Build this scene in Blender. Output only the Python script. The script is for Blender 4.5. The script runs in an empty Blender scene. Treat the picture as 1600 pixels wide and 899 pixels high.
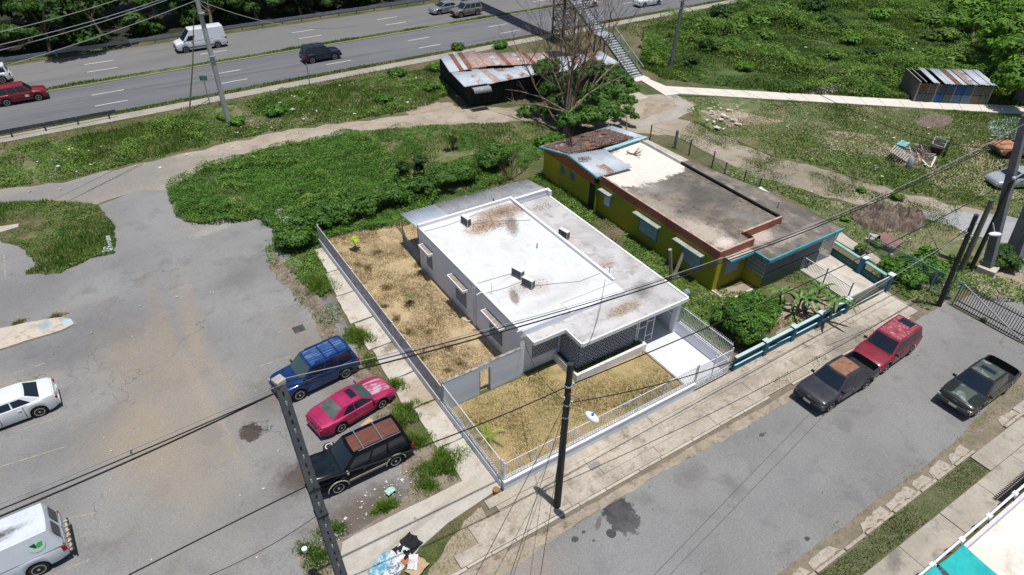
import bpy, bmesh, math, random
import numpy as np
from mathutils import Vector, Matrix
S = bpy.context.scene
COL = S.collection
random.seed(7)
RNG = np.random.default_rng(11)
PI = math.pi

# ---------------------------------------------------------------- camera
FPX = 1058.7
PITCH, ROLL, YAW = math.radians(36.72), math.radians(1.32), math.radians(33.42)
fw = Vector((math.sin(YAW)*math.cos(PITCH), math.cos(YAW)*math.cos(PITCH), -math.sin(PITCH)))
r0 = Vector((math.cos(YAW), -math.sin(YAW), 0)); u0 = r0.cross(fw)
cr, sr = math.cos(ROLL), math.sin(ROLL)
rt = cr*r0 + sr*u0; up = -sr*r0 + cr*u0
EYE = Vector((0, 0, 26))
cam_d = bpy.data.cameras.new('camera'); cam = bpy.data.objects.new('camera', cam_d); COL.objects.link(cam)
cam.matrix_world = Matrix(((rt.x, up.x, -fw.x, EYE.x), (rt.y, up.y, -fw.y, EYE.y), (rt.z, up.z, -fw.z, EYE.z), (0, 0, 0, 1)))
cam_d.sensor_width = 36; cam_d.lens = FPX/1600*36; cam_d.clip_end = 3000; cam_d.clip_start = .5
S.camera = cam
# ---------------------------------------------------------------- light
SUN_SHIFT = Vector((-.03, .15, -1)).normalized()
sun_el = math.asin(-SUN_SHIFT.z); sun_dir = -SUN_SHIFT
w = bpy.data.worlds.new('World'); S.world = w; w.use_nodes = True
nt = w.node_tree; bg = nt.nodes['Background']
sky = nt.nodes.new('ShaderNodeTexSky'); sky.sky_type = 'NISHITA'; sky.sun_disc = False
sky.sun_elevation = sun_el; sky.sun_rotation = math.atan2(sun_dir.x, sun_dir.y)
nt.links.new(sky.outputs[0], bg.inputs[0]); bg.inputs[1].default_value = .085
sl = bpy.data.lights.new('sun', 'SUN'); sl.energy = 4.7; sl.angle = math.radians(.53); sl.color = (1, .975, .94)
so = bpy.data.objects.new('sun', sl); COL.objects.link(so); so.location = (0, -10, 60)
so.rotation_euler = SUN_SHIFT.to_track_quat('-Z', 'Y').to_euler()
vs = S.view_settings; vs.view_transform = 'Standard'; vs.look = 'None'; vs.exposure = -.14; vs.gamma = 1
try:
    S.cycles.max_bounces = 5; S.cycles.diffuse_bounces = 3; S.cycles.transparent_max_bounces = 8
except Exception: pass

# ---------------------------------------------------------------- survey helper: where a sight line meets height z / a wall plane
def sight(px, py): return fw*FPX + rt*(px-800) + up*(449.5-py)
def G(px, py, z=0.):
    d = sight(px, py); t = (z-26)/d.z
    return Vector((d.x*t, d.y*t, z))
def GX(px, py, x): d = sight(px, py); return EYE + d*(x/d.x)
def GY(px, py, y): d = sight(px, py); return EYE + d*(y/d.y)

# ---------------------------------------------------------------- materials
def nd(nt, t, **k):
    n = nt.nodes.new('ShaderNode'+t)
    for a, b in k.items(): setattr(n, a, b)
    return n
def mixc(nt, fac, a, b, mode='MIX'):
    m = nd(nt, 'Mix', data_type='RGBA', blend_type=mode, clamp_factor=True)
    for i, v in ((0, fac), (6, a), (7, b)):
        if isinstance(v, bpy.types.NodeSocket): nt.links.new(v, m.inputs[i])
        elif i == 0: m.inputs[0].default_value = v
        else: m.inputs[i].default_value = (*v[:3], 1)
    return m.outputs[2]
def noise(nt, vec, s, det=5, rough=.6, dist=0):
    n = nd(nt, 'TexNoise'); n.inputs['Scale'].default_value = s; n.inputs['Detail'].default_value = det
    n.inputs['Roughness'].default_value = rough; n.inputs['Distortion'].default_value = dist
    nt.links.new(vec, n.inputs['Vector']); return n.outputs[0]
def ramp(nt, v, a, b):
    m = nd(nt, 'MapRange'); m.inputs[1].default_value = a; m.inputs[2].default_value = b
    nt.links.new(v, m.inputs[0]); return m.outputs[0]
MATS = {}
def pm(name, c1, c2=None, s=.6, rough=.85, bump=.12, bs=25, fine=.15, fs=14, c3=None, s3=None, metal=0, obj=False,
       patches=(), stretch=None, spec=.3, coat=0, lo=.4, hi=.62, glass=False, bd=.02, crack=None):
    if name in MATS: return MATS[name]
    m = bpy.data.materials.new(name); m.use_nodes = True; MATS[name] = m
    nt = m.node_tree; b = nt.nodes['Principled BSDF']
    if obj: vec = nd(nt, 'TexCoord').outputs['Object']
    else: vec = nd(nt, 'NewGeometry').outputs['Position']
    base = vec
    if stretch:
        mp = nd(nt, 'Mapping'); mp.inputs['Scale'].default_value = stretch; nt.links.new(vec, mp.inputs[0]); vec = mp.outputs[0]
    col = None
    if c2 is not None: col = mixc(nt, ramp(nt, noise(nt, vec, s, 6, .62, .3), lo, hi), c1, c2)
    if c3 is not None:
        col = mixc(nt, ramp(nt, noise(nt, vec, s3 or s*2.7, 6, .65, .2), .53, .68), col if col else c1, c3)
    for p in patches:      # a stain or worn place with a shape of its own
        (cx, cy), rx, ry, ang, c, k = p[:6]; sharp = p[6] if len(p) > 6 else .45
        mp = nd(nt, 'Mapping', vector_type='TEXTURE'); mp.inputs[1].default_value = (cx, cy, 0)
        mp.inputs[2].default_value = (0, 0, ang); mp.inputs[3].default_value = (rx, ry, 1e5); nt.links.new(base, mp.inputs[0])
        ln = nd(nt, 'VectorMath', operation='LENGTH'); nt.links.new(mp.outputs[0], ln.inputs[0])
        nn = noise(nt, base, 2.2/max(.25, min(rx, ry)), 5, .7)
        ad = nd(nt, 'Math', operation='MULTIPLY_ADD'); nt.links.new(nn, ad.inputs[0]); ad.inputs[1].default_value = 1.6; nt.links.new(ln.outputs['Value'], ad.inputs[2])
        mr = nd(nt, 'MapRange'); mr.inputs[1].default_value = 2.02; mr.inputs[2].default_value = 2.02-sharp*1.45; mr.inputs[3].default_value = 0; mr.inputs[4].default_value = k
        nt.links.new(ad.outputs[0], mr.inputs[0]); col = mixc(nt, mr.outputs[0], col if col else c1, c)
    if crack:
        cs, cw, cc_ = crack; dn = nd(nt, 'TexNoise'); dn.inputs['Scale'].default_value = cs*3; dn.inputs['Detail'].default_value = 5; nt.links.new(base, dn.inputs['Vector'])
        av = nd(nt, 'VectorMath', operation='MULTIPLY_ADD'); nt.links.new(dn.outputs['Color'], av.inputs[0]); av.inputs[1].default_value = (1.1/cs*.6,)*3; nt.links.new(base, av.inputs[2])
        vo = nd(nt, 'TexVoronoi', feature='DISTANCE_TO_EDGE'); vo.inputs['Scale'].default_value = cs; nt.links.new(av.outputs[0], vo.inputs['Vector'])
        e = ramp(nt, vo.outputs['Distance'], cw, cw*.25); k_ = ramp(nt, noise(nt, base, cs*.5, 2), .5, .62)
        mu = nd(nt, 'Math', operation='MULTIPLY'); nt.links.new(e, mu.inputs[0]); nt.links.new(k_, mu.inputs[1]); col = mixc(nt, mu.outputs[0], col, cc_)
    if fine:
        f = ramp(nt, noise(nt, vec, fs, 4, .7), .25, .75)
        mr = nd(nt, 'MapRange'); mr.inputs[3].default_value = 1-fine; mr.inputs[4].default_value = 1+fine; nt.links.new(f, mr.inputs[0])
        cc = nd(nt, 'CombineColor'); [nt.links.new(mr.outputs[0], cc.inputs[i]) for i in range(3)]
        col = mixc(nt, 1., col if col else c1, cc.outputs[0], 'MULTIPLY')
    if col: nt.links.new(col, b.inputs['Base Color'])
    else: b.inputs['Base Color'].default_value = (*c1, 1)
    b.inputs['Roughness'].default_value = rough; b.inputs['Metallic'].default_value = metal
    b.inputs['Specular IOR Level'].default_value = spec
    if coat: b.inputs['Coat Weight'].default_value = coat; b.inputs['Coat Roughness'].default_value = .06
    if bump:
        bn = nd(nt, 'Bump'); bn.inputs['Strength'].default_value = bump; bn.inputs['Distance'].default_value = bd
        nt.links.new(noise(nt, vec, bs, 4, .65), bn.inputs['Height']); nt.links.new(bn.outputs[0], b.inputs['Normal'])
    return m
def leafm(name, ca, cb, cc, s=.35, trans=.25, dry=None):
    if name in MATS: return MATS[name]
    m = bpy.data.materials.new(name); m.use_nodes = True; MATS[name] = m
    nt = m.node_tree; b = nt.nodes['Principled BSDF']; g = nd(nt, 'NewGeometry')
    n = ramp(nt, noise(nt, g.outputs['Position'], s, 5, .6), .36, .64)
    c = mixc(nt, n, ca, cb)
    k2 = ramp(nt, noise(nt, g.outputs['Position'], s*4.5, 4, .6), .44, .68)
    c = mixc(nt, k2, c, cc)
    if dry: c = mixc(nt, ramp(nt, noise(nt, g.outputs['Position'], s*1.7, 5, .7), .60, .72), c, dry)
    mr = nd(nt, 'MapRange'); mr.inputs[3].default_value = .62; mr.inputs[4].default_value = 1.4; nt.links.new(g.outputs['Random Per Island'], mr.inputs[0])
    c2_ = nd(nt, 'CombineColor'); [nt.links.new(mr.outputs[0], c2_.inputs[i]) for i in range(3)]
    c = mixc(nt, 1., c, c2_.outputs[0], 'MULTIPLY')
    nt.links.new(c, b.inputs['Base Color']); b.inputs['Roughness'].default_value = .6; b.inputs['Specular IOR Level'].default_value = .25
    if trans:
        t = nd(nt, 'BsdfTranslucent'); nt.links.new(mixc(nt, .5, c, (.2, .3, .02)), t.inputs[0])
        ms = nd(nt, 'MixShader'); ms.inputs[0].default_value = trans
        nt.links.new(b.outputs[0], ms.inputs[1]); nt.links.new(t.outputs[0], ms.inputs[2])
        nt.links.new(ms.outputs[0], nt.nodes['Material Output'].inputs[0])
    return m

# ---------------------------------------------------------------- mesh helpers
def tag(o, label=None, cat=None, group=None, kind=None):
    for k, v in (('label', label), ('category', cat), ('group', group), ('kind', kind)):
        if v: o[k] = v
    return o
def empty(name, loc, rz=0, label=None, cat=None, group=None, kind=None):
    o = bpy.data.objects.new(name, None); COL.objects.link(o); o.location = loc; o.rotation_euler = (0, 0, rz)
    o.empty_display_size = .3
    return tag(o, label, cat, group, kind)
def parloc(p):
    v = Vector((0, 0, 0))
    while p is not None: v += p.location; p = p.parent
    return v
class MB:
    def __init__(s): s.v = []; s.f = []; s.sm = []
    def add(s, vs, fs, smooth=False):
        n = len(s.v); s.v += [tuple(v) for v in vs]; s.f += [tuple(i+n for i in f) for f in fs]; s.sm += [smooth]*len(fs); return s
    def box(s, x0, x1, y0, y1, z0, z1):
        if x0 > x1: x0, x1 = x1, x0
        if y0 > y1: y0, y1 = y1, y0
        return s.add([(x0,y0,z0),(x1,y0,z0),(x1,y1,z0),(x0,y1,z0),(x0,y0,z1),(x1,y0,z1),(x1,y1,z1),(x0,y1,z1)],
              [(3,2,1,0),(4,5,6,7),(0,1,5,4),(1,2,6,5),(2,3,7,6),(3,0,4,7)])
    def obox(s, c, sz, rz=0, rx=0, ry=0):
        M = Matrix.Translation(Vector(c)) @ Matrix.Rotation(rz,4,'Z') @ Matrix.Rotation(ry,4,'Y') @ Matrix.Rotation(rx,4,'X')
        h = [q/2 for q in sz]; n = len(s.v)
        s.box(-h[0],h[0],-h[1],h[1],-h[2],h[2])
        for i in range(n, len(s.v)): s.v[i] = tuple(M @ Vector(s.v[i]))
        return s
    def bar(s, a, b, t, t2=None):
        a, b = Vector(a), Vector(b); d = (b-a); L = d.length
        if L < 1e-6: return s
        d /= L; q = Vector((0,0,1)) if abs(d.z) < .9 else Vector((0,1,0))
        x = d.cross(q).normalized()*(t/2); y = d.cross(x).normalized()*((t2 or t)/2)
        return s.add([a-x-y,a+x-y,a+x+y,a-x+y,b-x-y,b+x-y,b+x+y,b-x+y],[(0,1,2,3),(7,6,5,4),(1,0,4,5),(2,1,5,6),(3,2,6,7),(0,3,7,4)])
    def tube(s, pts, r, n=6, cap=True):
        pts = [Vector(p) for p in pts]; rs = r if isinstance(r,(list,tuple)) else [r]*len(pts)
        vs = []; prev = None
        for i, p in enumerate(pts):
            d = (pts[min(i+1,len(pts)-1)]-pts[max(i-1,0)]).normalized()
            if prev is None:
                q = Vector((0,0,1)) if abs(d.z) < .9 else Vector((1,0,0)); x = d.cross(q).normalized()
            else: x = (prev - d*prev.dot(d)).normalized()
            prev = x; y = d.cross(x)
            vs += [p + (x*math.cos(2*PI*k/n)+y*math.sin(2*PI*k/n))*rs[i] for k in range(n)]
        fs = [(i*n+k, i*n+(k+1)%n, (i+1)*n+(k+1)%n, (i+1)*n+k) for i in range(len(pts)-1) for k in range(n)]
        if cap: fs += [tuple(range(n))[::-1], tuple((len(pts)-1)*n+k for k in range(n))]
        return s.add(vs, fs, True)
    def prism(s, poly, z0, z1, top=True):
        n = len(poly); vs = [(p[0],p[1],z0) for p in poly]+[(p[0],p[1],z1) for p in poly]
        return s.add(vs, [tuple(range(n))[::-1], tuple(range(n,2*n))]+[(i,(i+1)%n,n+(i+1)%n,n+i) for i in range(n)])
    def lathe(s, prof, n=20, c=(0,0,0), axis='Z'):
        vs = []
        for r, h in prof:
            for k in range(n):
                a = 2*PI*k/n; p = (r*math.cos(a), r*math.sin(a), h)
                if axis == 'Y': p = (p[0], p[2], p[1])
                if axis == 'X': p = (p[2], p[0], p[1])
                vs.append((p[0]+c[0], p[1]+c[1], p[2]+c[2]))
        m = len(prof)
        return s.add(vs, [(i*n+k, i*n+(k+1)%n, (i+1)*n+(k+1)%n, (i+1)*n+k) for i in range(m-1) for k in range(n)]+
                     [tuple(range(n))[::-1], tuple((m-1)*n+k for k in range(n))], True)
    def blob(s, c, r, n=8, m=5, sq=(1,1,1), jit=0):
        prof = [(math.sin(PI*(i+.5)/m)*r, -math.cos(PI*(i+.5)/m)*r) for i in range(m)]
        k0 = len(s.v); s.lathe(prof, n)
        for i in range(k0, len(s.v)):
            v = s.v[i]; j = 1+random.uniform(-jit, jit); s.v[i] = (c[0]+v[0]*sq[0]*j, c[1]+v[1]*sq[1]*j, c[2]+v[2]*sq[2]*j)
        return s
    def build(s, name, mat, parent=None, world=True, label=None, cat=None, group=None, kind=None, bevel=0, origin=None, sharp=40):
        me = bpy.data.meshes.new(name)
        if parent is not None: off = parloc(parent) if world else Vector((0,0,0)); loc = Vector((0,0,0))
        else:
            a = np.array(s.v); lo = a.min(0); hi = a.max(0)
            off = Vector(origin) if origin is not None else Vector(((lo[0]+hi[0])/2,(lo[1]+hi[1])/2,lo[2])); loc = off
        me.from_pydata([(v[0]-off[0],v[1]-off[1],v[2]-off[2]) for v in s.v], [], s.f)
        me.polygons.foreach_set('use_smooth', s.sm)
        me.materials.append(mat); me.update()
        if any(s.sm): me.set_sharp_from_angle(angle=math.radians(sharp))
        o = bpy.data.objects.new(name, me); COL.objects.link(o)
        if parent is not None: o.parent = parent
        else: o.location = loc
        if bevel:
            b = o.modifiers.new('bevel','BEVEL'); b.width = bevel; b.segments = 2; b.limit_method = 'ANGLE'
        return tag(o, label, cat, group, kind)
def boxes(name, mat, parent, L, **k):
    m = MB()
    for b in L: m.box(*b)
    return m.build(name, mat, parent, **k)
def share(o, parent, loc=(0,0,0), rz=0, name=None, mat=None):
    c = o.copy(); COL.objects.link(c); c.parent = parent; c.location = loc; c.rotation_euler = (0,0,rz); return c
def copy_tree(o, parent=None):
    c = o.copy(); COL.objects.link(c)
    if parent is not None: c.parent = parent
    for ch in list(o.children): copy_tree(ch, c)
    return c
def rag(poly, amp=.3, step=.8, seed=0):
    out = []; r = random.Random(seed); n = len(poly)
    for i in range(n):
        a = Vector(poly[i][:2]); b = Vector(poly[(i+1)%n][:2]); L = (b-a).length; k = min(120, max(1, int(L/step)))
        nrm = Vector((-(b-a).y, (b-a).x)).normalized() if L > 0 else Vector((0,0))
        for j in range(k):
            p = a+(b-a)*(j/k)
            p = p + nrm*(r.uniform(-amp, amp) if j else 0)
            out.append((p.x, p.y))
    return out
def sheet(name, poly, z, mat, parent=None, kind='structure', thick=0, **k):
    m = MB(); n = len(poly)
    if thick: m.prism(poly, z-thick, z)
    else: m.add([(p[0],p[1],z) for p in poly], [tuple(range(n))])
    a = np.array([p[:2] for p in poly]); x, y = a[:,0], a[:,1]
    if not thick and (np.dot(x, np.roll(y,-1))-np.dot(y, np.roll(x,-1))) < 0: m.f = [tuple(reversed(f)) for f in m.f]
    if thick and (np.dot(x, np.roll(y,-1))-np.dot(y, np.roll(x,-1))) < 0: m.f = [tuple(reversed(f)) for f in m.f]
    return m.build(name, mat, parent, kind=kind, **k)
def pix(L, z=0.): return [tuple(G(a,b,z)[:2]) for a, b in L]

# bulk leaves / blades
def bulk(name, V, k, mat, parent=None, kind='stuff', loc=None, **kw):
    V = np.asarray(V, np.float32).reshape(-1, 3); n = len(V)
    off = parloc(parent) if parent is not None else Vector(loc if loc is not None else (float((V[:,0].min()+V[:,0].max())/2), float((V[:,1].min()+V[:,1].max())/2), float(V[:,2].min())))
    V = V - np.array(off, np.float32)
    me = bpy.data.meshes.new(name); me.vertices.add(n); me.vertices.foreach_set('co', V.ravel())
    me.loops.add(n); me.loops.foreach_set('vertex_index', np.arange(n, dtype=np.int32))
    me.polygons.add(n//k); me.polygons.foreach_set('loop_start', np.arange(0, n, k, dtype=np.int32))
    me.update(calc_edges=True); me.materials.append(mat)
    o = bpy.data.objects.new(name, me); COL.objects.link(o)
    if parent is not None: o.parent = parent
    else: o.location = off
    return tag(o, kind=kind, **kw)
def inpoly(X, Y, poly):
    ins = np.zeros(len(X), bool); n = len(poly)
    for i in range(n):
        x1, y1 = poly[i][:2]; x2, y2 = poly[(i+1)%n][:2]
        if y1 == y2: continue
        c = ((y1 > Y) != (y2 > Y)) & (X < (x2-x1)*(Y-y1)/(y2-y1)+x1); ins ^= c
    return ins
def scatter(poly, n):
    a = np.array([p[:2] for p in poly]); lo, hi = a.min(0), a.max(0); X = []; Y = []; c = 0
    area = abs(np.dot(a[:,0], np.roll(a[:,1],-1))-np.dot(a[:,1], np.roll(a[:,0],-1)))/2
    N = int(n*area) if n < 2000 else int(n)
    k = int(N*(np.prod(hi-lo)/max(area,.01)))+10
    x = RNG.uniform(lo[0], hi[0], k); y = RNG.uniform(lo[1], hi[1], k); m = inpoly(x, y, poly)
    return x[m], y[m]
def fld(x, y, s, seed=0):
    r = np.random.default_rng(seed); v = 0; tot = 0
    for o in range(4):
        for q in range(3):
            a = r.uniform(0, 2*PI); f = s*(1.9**o)*r.uniform(.7, 1.3); amp = .62**o
            v = v+amp*np.sin((x*np.cos(a)+y*np.sin(a))*f+r.uniform(0, 6.28)); tot += amp
    return np.clip(.5+v/tot*1.25, 0, 1)
def diamonds(P, N, size, asp=.55):
    P = np.asarray(P, float); N = np.asarray(N, float); N /= np.linalg.norm(N, axis=1, keepdims=True)+1e-9
    R = RNG.normal(size=P.shape); A = np.cross(N, R); A /= np.linalg.norm(A, axis=1, keepdims=True)+1e-9; B = np.cross(N, A)
    s = np.asarray(size).reshape(-1, 1)
    return np.stack([P+A*s, P+B*s*asp, P-A*s, P-B*s*asp], 1)
def blades(x, y, z0, h, wd, lean=.5):
    n = len(x); a = RNG.uniform(0, 2*PI, n); l = RNG.uniform(0, lean, n)*h; b = RNG.uniform(0, 2*PI, n)
    w2 = wd*.5
    P0 = np.stack([x-np.cos(b)*w2, y-np.sin(b)*w2, np.full(n, z0) if np.isscalar(z0) else z0], 1)
    P1 = np.stack([x+np.cos(b)*w2, y+np.sin(b)*w2, P0[:,2]], 1)
    P2 = np.stack([x+np.cos(a)*l, y+np.sin(a)*l, P0[:,2]+h], 1)
    return np.stack([P0, P1, P2], 1)
# ================================================================ SETTING: ground, roads, paths
gp = lambda px, py: tuple(G(px, py)[:2])
soil_m = pm('soil', (.16,.125,.075), (.06,.085,.025), s=.22, c3=(.10,.12,.04), s3=.9, fine=.3, fs=6, bump=.5, bs=5, rough=.95)
sheet('ground', [(-500,-300),(700,-300),(700,700),(-500,700)], 0, soil_m)
FLDP = rag(pix([(262,300),(285,282),(330,257),(440,229),(560,206),(690,196),(845,192),(855,240),(760,300),(640,352),(520,372),(500,392),(470,400),(430,362),(400,343),(330,352),(290,348),(268,320)]),.35,.5)
ISLP = rag(pix([(-80,328),(0,318),(75,314),(148,320),(165,333),(176,350),(181,380),(181,396),(140,405),(95,428),(40,430),(55,412),(40,392),(0,376),(-80,372)]),.15,.4)
SCRP = rag(pix([(1003,45),(1100,20),(1180,0),(1260,-30),(1500,-60),(1800,-60),(1900,190),(1600,165),(1250,148),(1040,125),(1000,108)]),.4,1)
lot_p = [(gp(285,600),1.0,6.5,.12,(.31,.255,.19),.5,.7),(gp(255,720),1.2,4.5,.3,(.30,.25,.185),.5,.8),(gp(330,640),.35,6,.08,(.34,.29,.22),.45,.6),(gp(310,700),5,7,.2,(.255,.23,.195),.45,.9),(gp(205,560),2.,5.5,.2,(.29,.235,.17),.6,.8),(gp(300,520),.7,7,-.1,(.31,.25,.18),.6,.8),(gp(252,500),.6,5.5,.0,(.28,.225,.16),.6,.8),(gp(345,590),.7,5,.1,(.32,.255,.185),.4,.8),
    (gp(230,690),2.6,4.2,.5,(.31,.25,.175),.55,.6),(gp(225,645),.8,2.4,.3,(.32,.255,.18),.35,.8),(gp(392,676),.5,.52,0,(.045,.03,.025),.95,.15),(gp(330,680),.6,.7,0,(.19,.18,.17),.6,.3),
    (gp(90,555),1.6,3.5,1.3,(.14,.14,.14),.5,.7),(gp(470,745),1.4,1.,.2,(.07,.05,.04),.85,.5),(gp(570,800),3,1.3,0,(.11,.085,.065),.85,.6),(gp(420,620),1.5,1.6,0,(.14,.12,.1),.6,.6),
    (gp(520,450),1.4,6,0,(.15,.13,.11),.85,.6),(gp(500,570),1.0,6,0,(.17,.14,.11),.6,.6),(gp(350,340),4,1.8,.1,(.30,.27,.23),.6,.6),(gp(150,510),4,2.4,.2,(.14,.14,.145),.6,.7),(gp(60,450),5,2.2,.3,(.15,.15,.155),.5,.8),(gp(380,430),2.5,1.6,.5,(.15,.145,.14),.5,.6),(gp(330,360),1.6,.5,.2,(.36,.34,.31),.5,.4),(gp(120,680),3,1.2,.3,(.16,.158,.155),.5,.7),(gp(400,800),2.2,1.4,0,(.17,.165,.16),.5,.6),
    (gp(240,340),3,6,0,(.235,.235,.235),.45,.8),(gp(300,780),3.2,5,0,(.27,.24,.20),.4,.8),(gp(30,600),.5,2.2,1.4,(.3,.24,.15),.5,.6),(gp(460,520),1.6,2.4,.2,(.25,.23,.2),.5,.6),(gp(200,400),2.2,4,.1,(.16,.16,.165),.4,.8)]
lot_m = pm('lot_asphalt', (.208,.204,.199), (.255,.249,.241), s=.16, c3=(.175,.17,.163), s3=.5, fine=.32, fs=20, bump=.25, bs=60, rough=.9, patches=lot_p, crack=(.22,.006,(.09,.085,.08)))
lot = sheet('parking_lot', rag(pix([(-420,420),(-100,345),(60,335),(150,322),(225,297),(262,298),(275,325),(300,340),(420,338),(455,400),(500,440),(530,480),(560,560),(600,640),(655,705),(640,770),(560,830),(505,850),(470,860),(485,930),(500,1020),(-700,1500)]), .2, .7), .012, lot_m)
dirt_m = pm('dirt_track_soil', (.32,.265,.205), (.40,.34,.27), s=.35, c3=(.25,.215,.16), s3=.8, fine=.2, fs=7, bump=.4, bs=8, rough=.95,
    patches=[(gp(1250,275),16,4,-.55,(.20,.175,.125),.85,.9),(gp(1100,215),8,4,-.5,(.29,.25,.19),.6,.8),(gp(60,305),14,4,0,(.215,.21,.2),.9,.7),(gp(190,280),5,3.2,.1,(.23,.22,.2),.75,.6),(gp(1500,345),8,1.6,-.5,(.27,.28,.29),.85,.5),(gp(900,200),6,2,0,(.34,.25,.19),.5,.6)])
track = sheet('dirt_track', rag(pix([(-300,350),(0,320),(150,320),(225,299),(262,300),(330,258),(440,228),(560,206),(690,195),(830,190),(960,205),(1060,215),(1150,262),(1230,290),(1330,318),(1400,335),(1480,352),(1600,392),(1750,440),(1800,380),(1600,345),(1500,322),(1400,300),(1300,268),(1200,243),(1110,205),(1030,172),(1090,165),(1060,150),(1000,148),(960,170),(820,166),(700,173),(640,180),(560,190),(440,206),(280,241),(100,286),(0,296),(-300,320)]), .35, .9), .008, dirt_m)
sheet('worn_path', rag(pix([(1035,148),(1052,147),(1078,160),(1085,172),(1060,185),(1020,195),(990,200),(1010,185),(1060,168)]), .15, .6), .02, pm('grey_dirt',(.33,.30,.26),(.40,.36,.31),s=1,fine=.2))

# ---- street
st_p = [(gp(968,803),.62,1.0,-.15,(.035,.033,.035),.97,.1),(gp(935,818),.35,.12,.6,(.09,.07,.06),.8,.3),(gp(1080,742),1.1,.7,.2,(.14,.13,.125),.6,.6),(gp(898,843),.16,.12,0,(.04,.04,.04),.9,.2),(gp(912,832),.09,.07,0,(.04,.04,.04),.9,.2),(gp(928,845),.08,.06,0,(.04,.04,.04),.9,.2),
        (gp(1000,880),4,2.5,.2,(.25,.25,.25),.5,.8),(gp(1230,760),5,1,.1,(.21,.21,.21),.5,.8),(gp(830,890),1.5,1,0,(.3,.24,.19),.5,.6),(gp(1190,680),.18,.1,0,(.05,.05,.05),.8,.3),(gp(1261,842),.13,.1,0,(.05,.05,.05),.9,.2),(gp(1450,640),4,1.2,0,(.245,.24,.235),.5,.8),(gp(895,780),.5,.25,.3,(.25,.28,.3),.5,.4)]
street_m = pm('street_asphalt', (.205,.20,.193), (.24,.234,.225), s=.18, c3=(.175,.172,.168), s3=.6, fine=.34, fs=20, bump=.25, bs=70, rough=.9, patches=st_p, crack=(.16,.004,(.10,.098,.095)))
street = sheet('street', rag([(-10,12.6),(8,12.75),(16,13.1),(22,13.1),(27,13.15),(37.5,13.45),(41.9,13.4),(41.9,9),(42,7.6),(37,7.4),(31,6.75),(20,6.75),(10,6.8),(-10,6.8)], .07, 1.1), .012, street_m)
sheet('far_road', rag([(42.1,13.2),(42.1,7.3),(80,6.5),(80,13.2),(60,13.6),(49,13.8),(45.5,13)], .25, .8), .01, street_m)
conc_m = pm('old_concrete', (.36,.31,.25), (.46,.405,.335), s=.7, c3=(.24,.20,.155), s3=1.6, fine=.22, fs=8, bump=.3, bs=25, rough=.92,
     patches=[(gp(1325,535),2.2,1.0,0,(.21,.18,.15),.7,.4),(gp(1400,460),3,1.6,.1,(.56,.5,.43),.7,.6),(gp(1140,610),3,.6,0,(.25,.21,.17),.5,.6),(gp(1235,600),3,.5,0,(.34,.29,.235),.6,.6),(gp(930,715),1.2,.6,0,(.56,.48,.40),.5,.6),(gp(800,760),3,1,0,(.38,.35,.28),.5,.6),(gp(1180,655),.5,.2,.3,(.62,.56,.49),.7,.3)])
conc2_m = pm('pale_concrete', (.43,.385,.32), (.52,.47,.395), s=.5, c3=(.33,.28,.225), s3=1.3, fine=.14, fs=8, bump=.3, bs=25, rough=.92)
# sidewalk: slabs laid one by one, joints open
walk = empty('sidewalk', (20,14.9,0), kind='structure')
sheet('sidewalk_bed', rag([(9.,13.5),(41.2,13.4),(41.5,14.2),(38,15),(39.7,16.15),(9.2,16.15)], .05, .6), .03, pm('gap_dirt',(.20,.165,.12),(.15,.125,.09),s=2,fine=.3), parent=walk, kind=None)
rr = random.Random(3)
for (y0, y1, h) in ((13.82,14.42,.11),(14.45,15.27,.105),(15.30,15.62,.10),(15.65,16.12,.102)):
    x = (6.8 if y0 < 14.4 else 8.0 if y0 < 15 else 9.3)+rr.uniform(0,.6)
    while x < 38.6:
        L = rr.uniform(3.5,7.5); x1 = min(x+L, 39.4)
        m = MB(); a = [rr.uniform(-.02,.02) for _ in range(8)]; dz = rr.uniform(-.012,.012)
        if not (y0 < 14.4 and 24.5 < x < 26.5) and not (y0 < 15 and x > 37.2):
            m.prism([(x+.006+abs(a[0])*.2,y0-.008+a[1]*.1),(x1-.006,y0-.008+a[2]*.1),(x1-.006-abs(a[3])*.2,y1+.008+a[4]*.1),(x+.006,y1+.008+a[5]*.1)], .02, h+dz)
            m.build('slab', conc2_m if (y0 < 14.9 and x > 35) else conc_m, walk, bevel=.012)
        x = x1
kerb = empty('kerb', (20,13.7,0), kind='structure')
x = 6.
while x < 36.5:
    L = rr.uniform(1.1,2.4)
    if not (25.0 < x < 26.8): MB().box(x+.01, x+L-.015, 13.66+rr.uniform(-.02,.02), 13.79, .0, .125+rr.uniform(-.02,.01)).build('kerbstone', conc2_m, kerb, bevel=.015)
    x += L
gut_m = pm('gutter_concrete', (.36,.30,.235), (.27,.225,.17), s=1.2, c3=(.16,.12,.085), s3=1.8, fine=.25, fs=9, bump=.4)
sheet('gutter', rag([(6,12.95),(12,13.0),(17,13.1),(22,12.95),(26,13.0),(31,13.2),(37,13.3),(37,13.64),(6,13.64)], .07, .35), .024, gut_m)
for i,(px,py) in enumerate([(1100,650),(1130,640),(1115,655),(1160,632),(1190,625)]):
    c = G(px,py); MB().prism([(c.x+math.cos(a)*rr.uniform(.2,.5), c.y+math.sin(a)*rr.uniform(.1,.22)) for a in [k*PI/3.5 for k in range(7)]], .03, .07).build('broken_concrete', conc2_m, kerb)
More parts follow.
